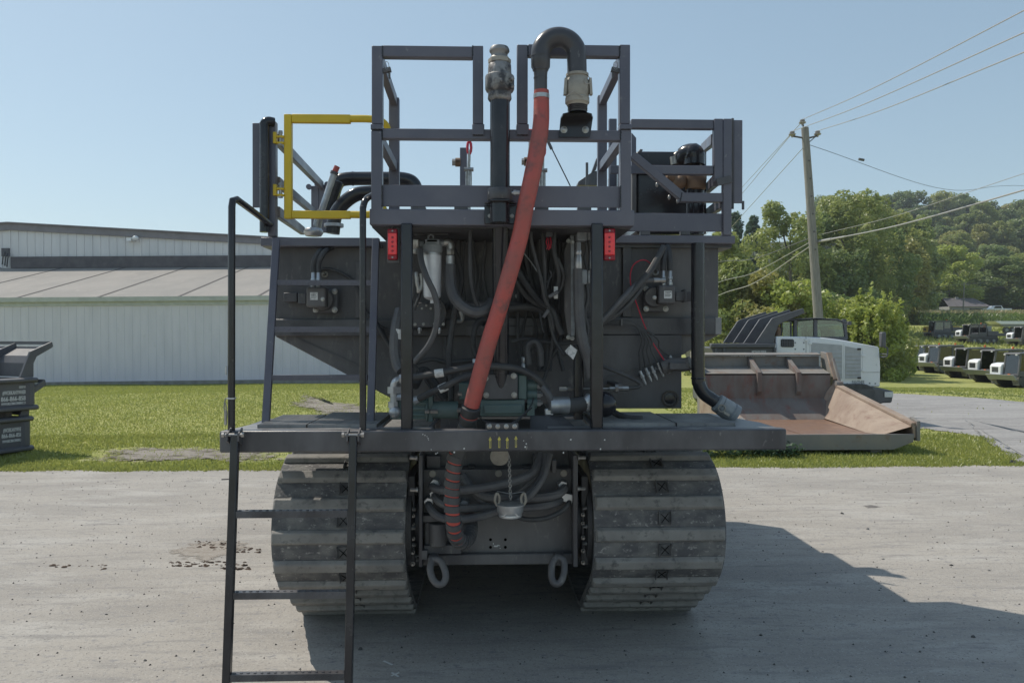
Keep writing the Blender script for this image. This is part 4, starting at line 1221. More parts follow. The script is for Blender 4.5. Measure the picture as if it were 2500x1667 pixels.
# ---------------------------------------------------------------- rear deck with beam, gratings and ladder
dk_z = 1.492
dl, dr = W(535,1054,YD).x, W(1921,1049,YD).x
beam = mpart('rear_beam', 'black_paint', lambda m: m.box(dl, dr, YD, YD+.09, 1.372, dk_z-.001), .010)
dk = mpart('rear_deck', 'deck_plate', lambda m: (m.prism([(dl+.02,YD+.092,dk_z-.02),(-.60,YD+.092,dk_z-.02),(-.60,5.18,dk_z-.02),(dl+.16,5.18,dk_z-.02)], (0,0,.016)),
     m.prism([(.62,YD+.092,dk_z-.02),(dr-.02,YD+.092,dk_z-.02),(dr-.02,4.60,dk_z-.02),(dr-.16,5.18,dk_z-.02),(.62,5.18,dk_z-.02)], (0,0,.016)),
     m.box(-.598,.618,5.0,5.18,dk_z-.02,dk_z-.004), m.box(-.598,-.30,YD+.092,4.45,dk_z-.02,dk_z-.004), m.box(.36,.618,YD+.092,4.45,dk_z-.02,dk_z-.004)), .003)
mpart('deck_side_beam', 'black_paint', lambda m: m.box(dl+.012, dl+.10, YD+.091, 5.10, 1.375, dk_z-.021), .006, dk)
mpart('deck_side_beam', 'black_paint', lambda m: m.box(dr-.10, dr-.012, YD+.091, 4.62, 1.375, dk_z-.021), .006, dk)
def grating(x0, x1, y0, y1):
    g = MB(); z = dk_z - .003
    k = int((y1-y0)/.030)
    for i in range(k):
        y = y0 + (y1-y0)*i/k; g.box(x0, x1, y, y+.010, z, z+.020)
    k = int((x1-x0)/.075)
    for i in range(k+1):
        x = x0 + (x1-x0-.006)*i/k; g.box(x, x+.006, y0-.004, y1, z-.001, z+.0185)
    return g.build('deck_grating', 'deck_plate', dk, smooth=False)
grating(dl+.16, -1.02, YD+.16, 4.98); grating(-1.01, -.62, YD+.16, 5.14)
grating(.66, 1.10, YD+.16, 5.10); grating(1.11, dr-.24, YD+.16, 4.98)
# decals, hose gallery plate and its bolts
for i, (x, y) in enumerate(((850,115),(936,112),(1013,118),(1096,108))):
    p = W(*C8(x, y), YD); k_ = YD/1875/3.92
    dy = (170-60)/2*k_
    poly = [(-9,-55),(9,-55),(9,22),(17,22),(0,55),(-17,22),(-9,22)]
    mb = MB(); mb.add([(p.x + a*k_, YD-.0025, p.z + b*k_) for a, b in poly], [tuple(range(7))]); ar = mb.build('arrow_decal', 'decal_yellow', beam, smooth=False)
    mb = MB(); mb.add([(p.x + a*k_, YD-.004, p.z + b*k_) for a, b in ((-4,-48),(4,-48),(4,15),(-4,15))], [(0,1,2,3)]); mb.build('decal_print', 'cable_dark', beam, smooth=False)
mb = MB()
for x, y in ((205,40),(225,48),(245,60),(255,78),(260,92),(1170,100),(1195,130),(1185,160),(285,185),(330,225),(345,215),(505,210),(600,175),(1620,90),(1905,180),(1945,92),(1550,215)):
    p = W(*C8(x, y), YD-.003); q = .004*random.uniform(.5,1.3)
    mb.add([(p.x-q,p.y,p.z-q*.6),(p.x+q*.7,p.y,p.z-q),(p.x+q,p.y,p.z+q*.8),(p.x-q*.5,p.y,p.z+q)], [(0,1,2,3)])
mb.build('paint_chips', 'paint_chip', beam, smooth=False)
gp = mpart('grease_plate', 'black_paint', lambda m: m.pb(C5, 772, 1385, 988, 1444, YD+.02, .012), .003)
for x in (797, 852, 908, 963):
    mb = MB(); p = W(*C5(x, 1407), YD+.02); mb.lathe([(.014,0),(.014,.004),(.009,.005),(.009,.014),(.004,.018)], p, (0,-1,0), 10); mb.build('grease_nipple', 'zinc', gp)
hose('grease_line', C5, [(797,1388,YD+.05),(760,1370,4.4),(715,1330,4.5),(690,1280,4.6)], .004, 'rubber', mc)
hose('grease_line', C5, [(840,1388,YD+.05),(780,1372,4.4),(730,1345,4.5),(680,1320,4.6)], .004, 'rubber', mc)
hose('grease_line', C6, [(-40,1410,YD+.05),(50,1350,4.4),(110,1290,4.5),(140,1230,4.62),(130,1150,4.66)], .004, 'rubber', mc)
hose('grease_line', C6, [(-30,1418,YD+.06),(40,1370,4.4),(90,1320,4.5),(130,1285,4.6)], .004, 'rubber', mc)
# swing-down ladder
Yt, Yb = YD-.045, YD-.155
def lad(m):
    for xt, xb_ in ((574.5, 553), (863, 851)):
        a, b = W(xt, 1062, Yt), W(xb_, 1680, Yb)
        a.z += .0; m.bar(a, b + (b-a)*.12, .042, .040, (0,1,0))
ld = mpart('swing_ladder', 'black_gloss', lad, .004)
for i, (y, xl, xr) in enumerate(((1255, 577, 856), (1453, 570, 850), (1653, 563, 846), (1852, 557, 842))):
    f = (y - 1062)/(1680-1062); Y = Yt + (Yb - Yt)*f
    mb = MB(); a, b = W(xl, y, Y), W(xr, y, Y); mb.box(a.x, b.x, Y-.014, Y+.03, a.z-.018, a.z+.018)
    L_ = b.x - a.x; kk = 17
    for j in range(kk):
        x = a.x + L_*(j+.5)/kk
        mb.bar((x-.010, Y-.0155, a.z-.009), (x+.010, Y-.0155, a.z+.009), .004, .006)
        mb.lathe([(.009,0),(.0075,.005)], (x, Y+.008, a.z+.017), (0,0,1), 7)
    mb.build('rung', 'black_paint', ld)
for x in (571, 863):
    p = W(x, 1066, YD-.045)
    mb = MB()
    for sx in (-1,1): mb.prism([(p.x+sx*.030-.004,YD-.001,p.z+.045),(p.x+sx*.030-.004,YD-.070,p.z+.02),(p.x+sx*.030-.004,YD-.070,p.z-.02),(p.x+sx*.030-.004,YD-.001,p.z-.05)], (.008,0,0))
    mb.build('hinge_plate', 'black_paint', ld)
    mb = MB(); mb.cyl(p+Vector((-.05,-.012,.012)), p+Vector((.055,-.012,.012)), .008, 8); mb.lathe([(.015,0),(.015,.014)], p+Vector((-.06,-.012,.012)), (1,0,0), 6); mb.lathe([(.015,0),(.015,.014)], p+Vector((.046,-.012,.012)), (1,0,0), 6)
    mb.build('hinge_bolt', 'zinc', ld)
mb = MB(); mb.tube([W(541,1170,YD-.06), W(563,1169,YD-.06)], .004, 6); mb.build('latch_pin', 'black_paint', ld)

# upper ladder leaning on the side platform
def ulad(m):
    for (xt, yt), (xb_, yb) in (((675,583),(649,1035)), ((918,583),(904.5,1037))):
        m.bar(W(xt,yt,4.86), W(xb_,yb,4.60), .045, .03, (0,1,0))
ul = mpart('upper_ladder', 'rail_paint', ulad, .004)
for (y, xl, xr) in ((690,675,907),(804,670,903),(922,663,896)):
    f = (y - 583)/(1035-583); Y = 4.86 - .26*f
    mb = MB(); a, b = W(xl,y,Y), W(xr,y,Y); mb.box(a.x, b.x, Y-.012, Y+.04, a.z-.016, a.z+.016)
    for j in range(16):
        x = a.x + (b.x-a.x)*(j+.5)/16
        mb.bar((x-.009, Y-.0135, a.z-.008), (x+.009, Y-.0135, a.z+.008), .003, .006)
    mb.build('rung', 'rail_paint', ul)
# handrails of the ladder
Yh = YD+.03
hb1 = [W(565,1054,Yh), W(565.5,700,Yh), W(566,505,Yh), W(568,490,Yh+.01), W(578,487,Yh+.05), W(600,503,Yh+.16), W(660,548,4.95)]
mb = MB(); mb.tube(hb1, .0195, 14); hr1 = mb.build('handrail', 'black_gloss', mc)
mb = MB(); mb.tube(smooth_path([W(886,1054,Yh), W(886,800,Yh), W(886,540,Yh), W(887,505,Yh+.01), W(894,487,Yh+.05), W(908,478,Yh+.14), W(925,470,Yh+.3)], 6), .0185, 14); mb.build('handrail', 'black_gloss', mc)
p = W(556,1010,Yh-.03); mb = MB()
mb.tube(smooth_path([p+Vector((-.012,0,.085)), p+Vector((-.02,0,.03)), p+Vector((-.005,0,-.01)), p+Vector((-.012,0,.06))], 5), .0035, 5)
mb.cyl(p+Vector((-.012,0,-.06)), p+Vector((-.012,0,.02)), .008, 8)
mb.build('lynch_pin', 'zinc', hr1)
mb = MB(); q = W(565,972,Yh); mb.lathe([(.026,-.004),(.026,.004)], q, (0,0,1), 12); q = W(552,915,Yh-.01); mb.cyl(q, q+Vector((0,0,.05)), .006, 6); mb.build('rail_clip', 'silver', hr1)

# ---------------------------------------------------------------- rear service platform and railing
rp_ = mpart('service_platform', 'black_paint', lambda m: (m.box(W(903,530,YR).x, W(1547,530,YR).x, YR+.081, YB+.34, 2.628, 2.646),), .0)
mpart('platform_channel', 'rail_paint', lambda m: m.box(W(902,530,YR).x, W(1549,530,YR).x, YR, YR+.08, 2.632, 2.722), .006, rp_)
mpart('platform_channel', 'rail_paint', lambda m: m.box(W(902,530,YR).x+.01, W(902,530,YR).x+.06, YR+.083, YB, 2.648, 2.718), .004, rp_)
mpart('platform_channel', 'rail_paint', lambda m: m.box(W(1549,530,YR).x-.06, W(1549,530,YR).x-.01, YR+.083, YB, 2.648, 2.718), .004, rp_)
for x in (430, 740, 1335, 1650):
    mpart('kick_bracket', 'black_paint', lambda m: m.pb(C2, x-50, 1400, x+50, 1450, YR+.02, .06), .004, rp_)
rg = mpart('rear_railing', 'rail_paint', lambda m: m.pb(C2, 158, 832, 1916, 907, YR+.004, .054), .005, rp_)
for x0, x1, y0 in ((78, 158, 840), (1914, 1994, 832)):
    mpart('railing_post', 'rail_paint', lambda m: m.pb(C2, x0, y0, x1, 1440, YR, .062), .005, rp_)
mpart('kick_plate', 'rail_paint', lambda m: m.pb(C2, 152, 1246, 1918, 1404, YR+.02, .012), .003, rp_)
for x0, x1 in ((78,158),(826,908),(1152,1236),(1912,1994)):
    mpart('post_sleeve', 'rail_paint', lambda m: m.pb(C2, x0-4, 792, x1+4, 874 if 300 < x0 < 1500 else 832, YR-.006, .074), .004, rp_)
for (xa, xb_, yt) in ((82, 904, 216), (1152, 1986, 208)):
    g = mpart('gate_frame', 'rail_paint', lambda m: (m.pb(C2, xa, yt, xa+80, 792, YR, .06), m.pb(C2, xb_-78, yt, xb_, 792, YR, .06), m.pb(C2, xa+81, yt+1, xb_-79, yt+84, YR+.002, .056)), .005, rp_)
# rear posts and side bars
for x0, x1, y0 in ((208, 284, 596), (1748, 1816, 580)):
    mpart('railing_post', 'rail_paint', lambda m: m.pb(C2, x0, y0, x1, 1440, YB, .05), .005, rp_)
for (xf, xb_) in ((120, 246), (1952, 1782)):
    for yf, yb in ((262, 622), (870, 1106)):
        a, b = W(*C2(xf, yf), YR+.064), W(*C2(xb_, yb), YB-.002)
        mpart('side_bar', 'rail_paint', lambda m: m.bar(a, b, .045, .06), .004, rp_)
for x, s in ((190, 1), (1880, -1)):
    p = W(*C2(x, 400), YR+.03); mb = MB()
    mb.obox(p, .055, .03, .022, Matrix.Rotation(RAD(-12*s), 3, 'Y')); mb.cyl(p+Vector((s*.018,0,-.045)), p+Vector((s*.018,0,.02)), .006, 8)
    mb.build('pin_clip', 'black_paint', rp_)
    mb = MB(); mb.tube([p + Vector((s*.004 + .013*math.cos(a), -.016, .022 + .022*math.sin(a))) for a in [k*.52 for k in range(12)]], .0018, 5, closed=True); mb.build('pin_ring', 'zinc', rp_)
# uprights from the deck to the platform, marker lights
for x0, x1, c in ((212, 288, C5), (524, 602, C6)):
    mpart('upright_post', 'black_gloss', lambda m: m.pb(c, x0, 66, x1, 1440, YR-.012, .07), .008, rp_)
def marker(c, x0, y0, x1, y1, lx0, ly0, lx1, ly1):
    b = mpart('marker_plate', 'black_paint', lambda m: m.pb(c, x0, y0, x1, y1, YR+.06, .006), .006, mc)
    l = mpart('marker_light', 'lens_dark', lambda m: m.pb(c, lx0, ly0, lx1, ly1, YR+.035, .025), .006, mc)
    h = ly1 - ly0
    mpart('lens', 'lens_red', lambda m: m.pb(c, lx0+3, ly0+h*.135, lx1-3, ly1-h*.165, YR+.022, .014), .004, l)
    for yy in (ly0+h*.07, ly1-h*.07):
        mb = MB(); mb.lathe([(.006,0),(.005,.003)], W(*c((lx0+lx1)/2, yy), YR+.034), (0,-1,0), 8); mb.build('screw', 'zinc', l)
    for k in range(4):
        mb = MB(); mb.lathe([(.0065,0),(.006,.0012)], W(*c((lx0+lx1)/2, ly0+h*(.28+.145*k)), YR+.0205), (0,-1,0), 10); mb.build('diode', 'lens_dark', l)
    hose('lamp_wire', c, [((lx0+lx1)/2-6, ly0+4, YR+.045), ((lx0+lx1)/2+4, ly0-20, YR+.06), ((lx0+lx1)/2+22, ly0-26, YR+.1)], .003, 'zinc', l)
marker(C5, 122, 96, 206, 330, 124, 104, 190, 308)
marker(C6, 600, 84, 676, 316, 606, 102, 682, 312)

# ---------------------------------------------------------------- hopper body
hz = lambda py: W(1200, py, YH).z
hx = lambda px: W(px, 800, YH).x
zb_ = hz(985)
pl = [(hx(673),YH,hz(590)),(hx(1754),YH,hz(590)),(hx(1754),YH,hz(818)),(hx(1500),YH,hz(955)),(hx(1430),YH,zb_),(hx(980),YH,zb_),(hx(673),YH,hz(822))]
hp_ = mpart('hopper', 'black_dusty', lambda m: m.prism(pl, (0,4.1,0)), .006)
mpart('hopper_belt', 'black_paint', lambda m: m.box(hx(673), hx(1180), YH-.045, YH-.001, hz(820), hz(780)), .005, hp_)
mpart('hopper_belt', 'black_paint', lambda m: m.box(hx(1185), hx(1752), YH-.045, YH-.001, hz(817), hz(775)), .005, hp_)
mpart('hopper_rib', 'black_dusty', lambda m: m.box(hx(1518), hx(1540), YH-.03, YH-.001, hz(774), hz(600)), .004, hp_)
mpart('hopper_rib', 'black_dusty', lambda m: m.box(hx(868), hx(880), YH-.02, YH-.001, hz(778), hz(640)), .004, hp_)
mpart('hopper_patch', 'deck_plate', lambda m: m.box(hx(1741), hx(1756), YH-.05, YH-.046, hz(816), hz(775)), .002, hp_)
mpart('skirt_plate', 'black_paint', lambda m: m.prism([W(1425,818,5.0), W(1664,818,5.0), W(1664,997,5.0), W(1425,997,5.0)], (0,.012,0)), .002, hp_)
mpart('skirt_rib', 'black_paint', lambda m: m.bar(W(1425,938,4.996), W(1675,862,4.996), .006, .01, (0,-1,0)), .0, hp_)
mpart('hopper_seam', 'black_paint', lambda m: (m.bar(W(722,824,YH-.004), W(872,890,YH-.004), .008, .008, (0,-1,0))), .0, hp_)
lev = lambda px, py, Y: W(px, py, Y)
# round inspection port in the skirt
p = W(*C6(1045,1225), 4.985)
mb = MB(); mb.lathe([(.055,0),(.055,.02),(.046,.02),(.044,-.004),(.035,-.004),(.035,.012),(.020,.014)], p + Vector((0,.02,0)), (0,-1,0), 26); mb.build('inspection_port', 'black_gloss', hp_)
# body ahead of the hopper
mpart('engine_body', 'black_dusty', lambda m: m.box(-1.15, 1.35, 9.3, 10.9, .75, 2.1), .03)

# ---------------------------------------------------------------- side platforms
zp = W(640, 590, YS).z
xl0, xr1 = W(636,590,YS).x, W(1794,585,YS).x
spl = mpart('side_platform', 'black_paint', lambda m: m.box(xl0, W(930,590,YS).x, YS+.061, 8.6, zp-.028, zp-.008), .0)
mpart('platform_channel', 'rail_paint', lambda m: m.box(xl0, W(925,590,YS).x, YS, YS+.06, zp-.028, zp+.028), .005, spl)
mpart('platform_channel', 'rail_paint', lambda m: m.box(xl0, xl0+.05, YS+.062, 8.6, zp-.028, zp+.028), .005, spl)
spr = mpart('side_platform', 'black_paint', lambda m: m.box(W(1500,585,YS).x, xr1, YS+.061, 8.2, zp-.02, zp), .0)
mpart('platform_channel', 'rail_paint', lambda m: m.pb(C3, 480, 1312, 1628, 1388, YS, .06), .005, spr)
mpart('platform_channel', 'rail_paint', lambda m: m.box(xr1-.05, xr1, YS+.062, 8.2, zp-.02, zp+.036), .005, spr)
# left: posts, plate, yellow gate
mpart('railing_post', 'rail_paint', lambda m: m.pb(C1, 402, 770, 460, 1620, YS+.01, .06), .005, spl)
mb = MB(); a, b = W(*C1(379, 785), YS-.02), W(*C1(379, 1590), YS-.02); mb.tube(smooth_path([b, a.lerp(b,.1), a+Vector((0,0,-.01)), a+Vector((.02,.01,.012)), a+Vector((.05,.03,.012))],5), .030, 14); mb.build('gate_tube', 'black_gloss', spl)
mpart('flat_panel', 'rail_paint', lambda m: m.pb(C1, 290, 786, 356, 1408, YS+.05, .012), .003, spl)
yg = mpart('yellow_gate', 'yellow_paint', lambda m: (m.pb(C1, 521, 719, 577, 1488, YS+.02, .045), m.pb(C1, 578, 720, 1010, 782, YS+.022, .041), m.pb(C1, 578, 1430, 1010, 1487, YS+.022, .041)), .005)
mb = MB(); mb.tube(smooth_path([W(*C1(1000,755),YS+.045), W(*C1(1150,757),YS+.045), W(*C1(1240,775),YS+.06), W(*C1(1282,822),YS+.08), W(*C1(1276,872),YS+.1), W(*C1(1225,930),YS+.12), W(*C1(1208,1100),YS+.12), W(*C1(1210,1360),YS+.11), W(*C1(1250,1412),YS+.09), W(*C1(1250,1440),YS+.07), W(*C1(1150,1460),YS+.045), W(*C1(1000,1460),YS+.045)], 6), .0235, 12); mb.build('gate_loop', 'yellow_paint', yg)
for y in (900, 1285):
    mpart('gate_hinge', 'yellow_paint', lambda m: (m.pb(C1, 440, y-50, 466, y+35, YS, .04), m.pb(C1, 466, y-24, 520, y-8, YS+.004, .03), m.pb(C1, 466, y+22, 520, y+38, YS+.004, .03)), .003, yg)
    mb = MB(); a, b = W(*C1(497, y-38), YS+.02), W(*C1(497, y+52), YS+.02); mb.cyl(a, b, .012, 10); mb.lathe([(.017,0),(.017,.012)], b, (0,0,1), 6); mb.lathe([(.017,0),(.014,.016)], a, (0,0,1), 6); mb.build('hinge_pin', 'zinc', yg)
# receding left rails
for a, b, Y1, w_, h_ in (((470, 905), (800, 1245), 7.3, .04, .07), ((470, 1215), (740, 1440), 7.1, .04, .06), ((470, 1440), (660, 1580), 6.9, .04, .07)):
    mpart('side_bar', 'rail_paint', lambda m: m.bar(W(*C1(*a), YS+.07), W(*C1(*b), Y1), w_, h_), .005, spl)
for x0, x1, y0 in ((722, 778, 1248), (780, 850, 1240)):
    mpart('railing_post', 'rail_paint', lambda m: m.pb(C1, x0, y0, x1, 1590, 7.3, .05), .004, spl)
for x, y in ((708, 1258), (770, 1240), (842, 1240)):
    p = W(*C1(x, y), 7.28); mb = MB(); mb.lathe([(.010,0),(.026,0),(.026,.02),(.010,.02)], p, (0,-1,0), 14); mb.build('lifting_eye', 'rail_paint', spl)
# lever with red grip
a, b = W(*C1(800, 1432), 6.2), W(*C1(893, 1155), 6.2)
mb = MB(); mb.cyl(a, b, .026, 16); lv = mb.build('lift_cylinder', 'silver', mc)
mb = MB(); mb.cyl(b, W(*C1(915, 1105), 6.2), .023, 14); mb.build('red_grip', 'red_hose', lv)
mb = MB(); mb.lathe([(.032,-.012),(.032,.012)], b, (b-a), 14); mb.build('collar', 'black_paint', lv)
a2, b2 = W(*C1(840, 1440), 6.35), W(*C1(925, 1215), 6.35); mpart('lift_strut', 'black_gloss', lambda m: m.bar(a2, b2, .09, .06, (0,1,0)), .01, lv)
mb = MB(); mb.tube(smooth_path([W(*C1(760,1600),6.15), W(*C1(775,1500),6.15), W(*C1(800,1432),6.15)],4), .032, 12); mb.build('cylinder_foot', 'zinc', lv)
# black pipes with elbows behind the railing
mb = MB(); mb.tube(smooth_path([W(*C1(870,1440),6.6), W(*C1(890,1300),6.6), W(*C1(925,1220),6.6), W(*C1(985,1198),6.6), W(*C1(1100,1195),6.6), W(*C1(1290,1195),6.6), W(*C1(1400,1198),6.6), W(*C1(1470,1225),6.6), W(*C1(1500,1300),6.6), W(*C1(1505,1420),6.6)], 6), .058, 16)
pp_ = mb.build('discharge_pipe', 'black_gloss', mc)
for x in (1030, 1330):
    mb = MB(); mb.lathe([(.061,-.006),(.061,.006)], W(*C1(x,1196),6.6), (1,0,0), 18); mb.build('pipe_weld', 'black_gloss', pp_)
mb = MB(); mb.tube(smooth_path([W(*C1(880,1600),6.0), W(*C1(900,1470),6.0), W(*C1(960,1380),6.0), W(*C1(1050,1315),6.0), W(*C1(1140,1300),6.0), W(*C1(1240,1300),6.0)], 6), .055, 16); pp2 = mb.build('discharge_pipe', 'black_gloss', mc)
mb = MB(); mb.lathe([(.075,-.012),(.075,.012)], W(*C1(890,1540),6.0), (0,0,1), 18); mb.build('pipe_flange', 'silver', pp2)
mb = MB(); mb.lathe([(.06,-.03),(.075,-.01),(.075,.01),(.06,.03)], W(*C1(740,1590),6.1), (0,0,1), 18); mb.build('pipe_flange', 'silver', pp2)

# right platform
R_ = lambda name, mat, *r, d=.05, Y=YS, bv=.005, par=None: mpart(name, mat, lambda m: m.pb(C3, *r, Y, d), bv, par or spr)
R_('top_rail', 'rail_paint', 632, 201, 1424, 290, Y=YS+.012)
R_('mid_rail', 'rail_paint', 820, 642, 1424, 728, Y=YS+.012)
mpart('brace_rail', 'rail_paint', lambda m: m.bar(W(*C3(640, 545), YS+.03), W(*C3(1118, 948), YS+.03), .055, .05, (0,1,0)), .005, spr)
R_('low_rail', 'rail_paint', 1090, 905, 1514, 992, Y=YS+.006)
R_('railing_post', 'rail_paint', 1426, 195, 1512, 797, Y=YS)
R_('railing_post', 'rail_paint', 1514, 195, 1595, 1312, Y=YS-.004)
mpart('latch_flap', 'black_paint', lambda m: m.bar(W(*C3(1450, 806), YS-.01), W(*C3(1592, 772), YS-.01), .01, .05), .002, spr)
R_('flat_panel', 'rail_paint', 1612, 208, 1698, 1005, d=.014, Y=YS+.03)
mb = MB(); a, b = W(*C3(1602, 195), YS+.04), W(*C3(1602, 1060), YS+.04); mb.cyl(a, b, .009, 8); a = W(*C3(1702, 985), YS+.04); mb.cyl(a, W(*C3(1702,1065),YS+.04), .009, 8); mb.build('hinge_rod', 'black_paint', spr)
R_('kick_plate', 'rail_paint', 580, 1100, 1510, 1276, d=.012, Y=YS+.02)
for x in (768, 1152): R_('kick_bracket', 'black_paint', x-46, 1270, x+46, 1314, d=.04, Y=YS+.02)
R_('railing_post', 'rail_paint', 420, 195, 494, 1312, Y=6.4)
mpart('guard_panel', 'rail_paint', lambda m: m.prism([W(*C3(636,330),5.6), W(*C3(680,380),5.6), W(*C3(680,700),5.6), W(*C3(636,700),5.6)], (0,.02,0)), .002, spr)
ta, tb2 = W(*C3(680,505),5.62), W(*C3(1352,1300),5.62)
tank = mpart('tank', 'black_gloss', lambda m: m.add([(ta.x,5.62,tb2.z),(tb2.x,5.62,tb2.z),(tb2.x+.22,6.95,tb2.z),(ta.x,6.95,tb2.z),(ta.x,5.62,ta.z),(tb2.x,5.62,ta.z),(tb2.x+.22,6.95,ta.z+.08),(ta.x,6.95,ta.z+.08)],
    [(0,3,2,1),(4,5,6,7),(0,1,5,4),(1,2,6,5),(2,3,7,6),(3,0,4,7)]), .02, mc)
mpart('tank_lid', 'black_paint', lambda m: m.prism([W(*C3(690,520),5.5), W(*C3(720,484),5.5), W(*C3(748,494),5.5), W(*C3(712,530),5.5)], (0,.5,0)), .004, tank)
mpart('tank_band', 'rail_paint', lambda m: m.pb(C3, 430, 645, 1345, 725, 5.59, .02), .004, tank)
mpart('tank_side', 'black_dusty', lambda m: m.pb(C3, 640, 640, 682, 1100, 5.6, .05), .004, tank)
for a, b in (((1424, 395), (1322, 480)), ((1440, 790), (1345, 880)), ((1510, 1000), (1370, 1098))):
    mpart('side_bar', 'rail_paint', lambda m: m.bar(W(*C3(*a), YS+.055), W(*C3(*b), 6.2), .04, .07), .004, spr)
R_('railing_post', 'rail_paint', 1326, 450, 1352, 1300, Y=6.2)
# elbow pipe and brown valve
mb = MB(); mb.tube(smooth_path([W(*C3(1248,1310),5.3), W(*C3(1248,900),5.3), W(*C3(1246,840),5.3)], 3), .058, 16); ep = mb.build('elbow_pipe', 'black_gloss', mc)
mb = MB(); mb.tube(smooth_path([W(*C3(1232,640),5.3), W(*C3(1232,570),5.3), W(*C3(1215,530),5.3), W(*C3(1160,540),5.33), W(*C3(1110,590),5.36), W(*C3(1060,640),5.4)], 6), [.075]*13 + [.068]*8 + [.05]*10, 18); mb.build('elbow', 'black_gloss', ep)
mb = MB(); mb.ball(W(*C3(1232,560),5.3), .077, 20, (1,1,1.05)); mb.build('elbow_dome', 'black_gloss', ep)
mb = MB(); mb.lathe([(.056,-.03),(.07,-.02),(.074,.03),(.078,.05),(.078,.10),(.066,.105)], W(*C3(1245,845),5.3), (0,0,1), 20)
mb.tube(smooth_path([W(*C3(1200,780),5.3), W(*C3(1080,770),5.3), W(*C3(1020,745),5.3), W(*C3(970,740),5.3)], 4), .034, 10); mb.ball(W(*C3(1100,800),5.29), .05, 12); mb.build('valve', 'brown_valve', ep)
mb = MB(); mb.tube(smooth_path([W(*C3(1050,545),5.36), W(*C3(1075,525),5.36), W(*C3(1095,540),5.36)], 4), .014, 8); mb.cyl(W(*C3(1040,560),5.36), W(*C3(1050,635),5.36), .03, 10); mb.build('cam_lever', 'zinc', ep)
mb = MB(); mb.tube([W(*C3(1200,870),5.28), W(*C3(1190,1300),5.28)], .03, 10); mb.build('vent_hose', 'black_gloss', ep)
for x, y in ((995, 950), (1075, 985), (878, 830)):
    mb = MB(); mb.ball(W(*C3(x, y), 5.2), .014, 10, (.7,.7,1.3)); mb.build('cap_fitting', 'zinc', ep)
# things seen through the rear railing: centre posts with bolts and turnbuckles, mirror post
for x0, x1, y0 in ((732, 784, 966), (1300, 1352, 985)):
    mpart('hinge_post', 'rail_paint', lambda m: m.pb(C2, x0, y0, x1, 1500, 7.4, .06), .004, mc)
for x0, x1, y in ((675, 732, 1075), (1186, 1230, 1070)):
    mb = MB(); a, b = W(*C2(x0, y), 7.42), W(*C2(x1, y), 7.42); mb.cyl(a, b, .015, 8); mb.lathe([(.032,0),(.032,.04)], a, (1,0,0), 6)
    so = mb.build('spring_bolt', 'zinc', mc)
    mb = MB()
    for k in range(5): mb.lathe([(.042,0),(.042,.014)], a.lerp(b, .42 + .12*k), (1,0,0), 12)
    mb.build('spring', 'brown_valve', so)
for x, y0, y1 in ((797, 985, 1430), (1340, 1000, 1430), (1247, 900, 1080)):
    mb = MB(); mb.tube([W(*C2(x+4,y0),7.2), W(*C2(x-2,(y0+y1)/2),7.2), W(*C2(x,y1),7.2)], .015, 6)
    q = W(*C2(x, y0+.55*(y1-y0)), 7.2)
    if x != 1247:
        for sx in (-1,1): mb.cyl(q+Vector((sx*.022,0,-.12)), q+Vector((sx*.022,0,.12)), .008, 6)
        mb.cyl(q+Vector((-.045,0,.13)), q+Vector((.045,0,.13)), .02, 8); mb.cyl(q+Vector((0,0,-.35)), q+Vector((0,0,-.2)), .018, 8)
    tb_ = mb.build('turnbuckle', 'zinc', mc)
    mb = MB(); q = W(*C2(x+4, y0-18), 7.2); mb.tube([q + Vector((.018*math.cos(a), 0, .06*math.sin(a))) for a in [k*.628 for k in range(10)]], .013, 7, closed=True); mb.build('red_hook', 'red_wire', tb_)
mb = MB(); mb.tube([W(*C2(1376,905),7.0), W(*C2(1402,962),7.0), W(*C2(1545,1250),7.0)], .006, 5)
for k in range(5): mb.lathe([(.014,0),(.014,.02)], W(*C2(1378+6*k,912+13*k),7.0), (.3,0,-1), 6)
mb.build('stay_wire', 'black_paint', mc)
mpart('mirror_arm', 'black_paint', lambda m: (m.prism([W(*C2(1600,1240),8.0), W(*C2(1605,1215),8.0), W(*C2(1700,1150),8.0), W(*C2(1760,1130),8.0), W(*C2(1760,1245),8.0)], (0,.2,0)),
    m.prism([W(*C2(1703,1145),8.0), W(*C2(1740,1040),8.0), W(*C2(1752,1050),8.0), W(*C2(1735,1130),8.0)], (0,.1,0))), .004)
mb = MB(); mb.cyl(W(*C2(1667,1245),7.8), W(*C2(1667,1078),7.8), .014, 6); mb.build('antenna', 'black_paint', mc)

def bead(c, p, q, Y, parent, r=.0042):
    a, b = W(*c(*p), Y), W(*c(*q), Y); n = max(6, int((b-a).length/.006)); mb = MB()
    mb.tube([a.lerp(b, k/n) + Vector((random.gauss(0,.0006), random.gauss(0,.0006), random.gauss(0,.0006))) for k in range(n+1)], [r*random.uniform(.7,1.2) for _ in range(n+1)], 6)
    mb.build('weld_bead', 'black_gloss', parent)
for x in (159, 1915):
    for y0, y1 in ((834, 906), (1248, 1402)): bead(C2, (x, y0), (x, y1), YR+.002, rp_)
for x in (162, 826, 1232, 1910): bead(C2, (x, 218), (x, 292), YR+.001, rp_)
for x in (82, 830, 1156, 1914): bead(C2, (x, 833 if x in (82, 1914) else 874), (x+74, 833 if x in (82, 1914) else 874), YR-.003, rp_)
for x0 in (1425, 1513): bead(C3, (x0, 642), (x0, 726), YS+.006, spr)
bead(C3, (1512, 1102), (1512, 1274), YS+.012, spr); bead(C3, (1118, 905), (1100, 990), YS+.004, spr)
for x in (213, 287): bead(C5, (x-4, 1441), (x+4, 1441), YR-.014, rp_)
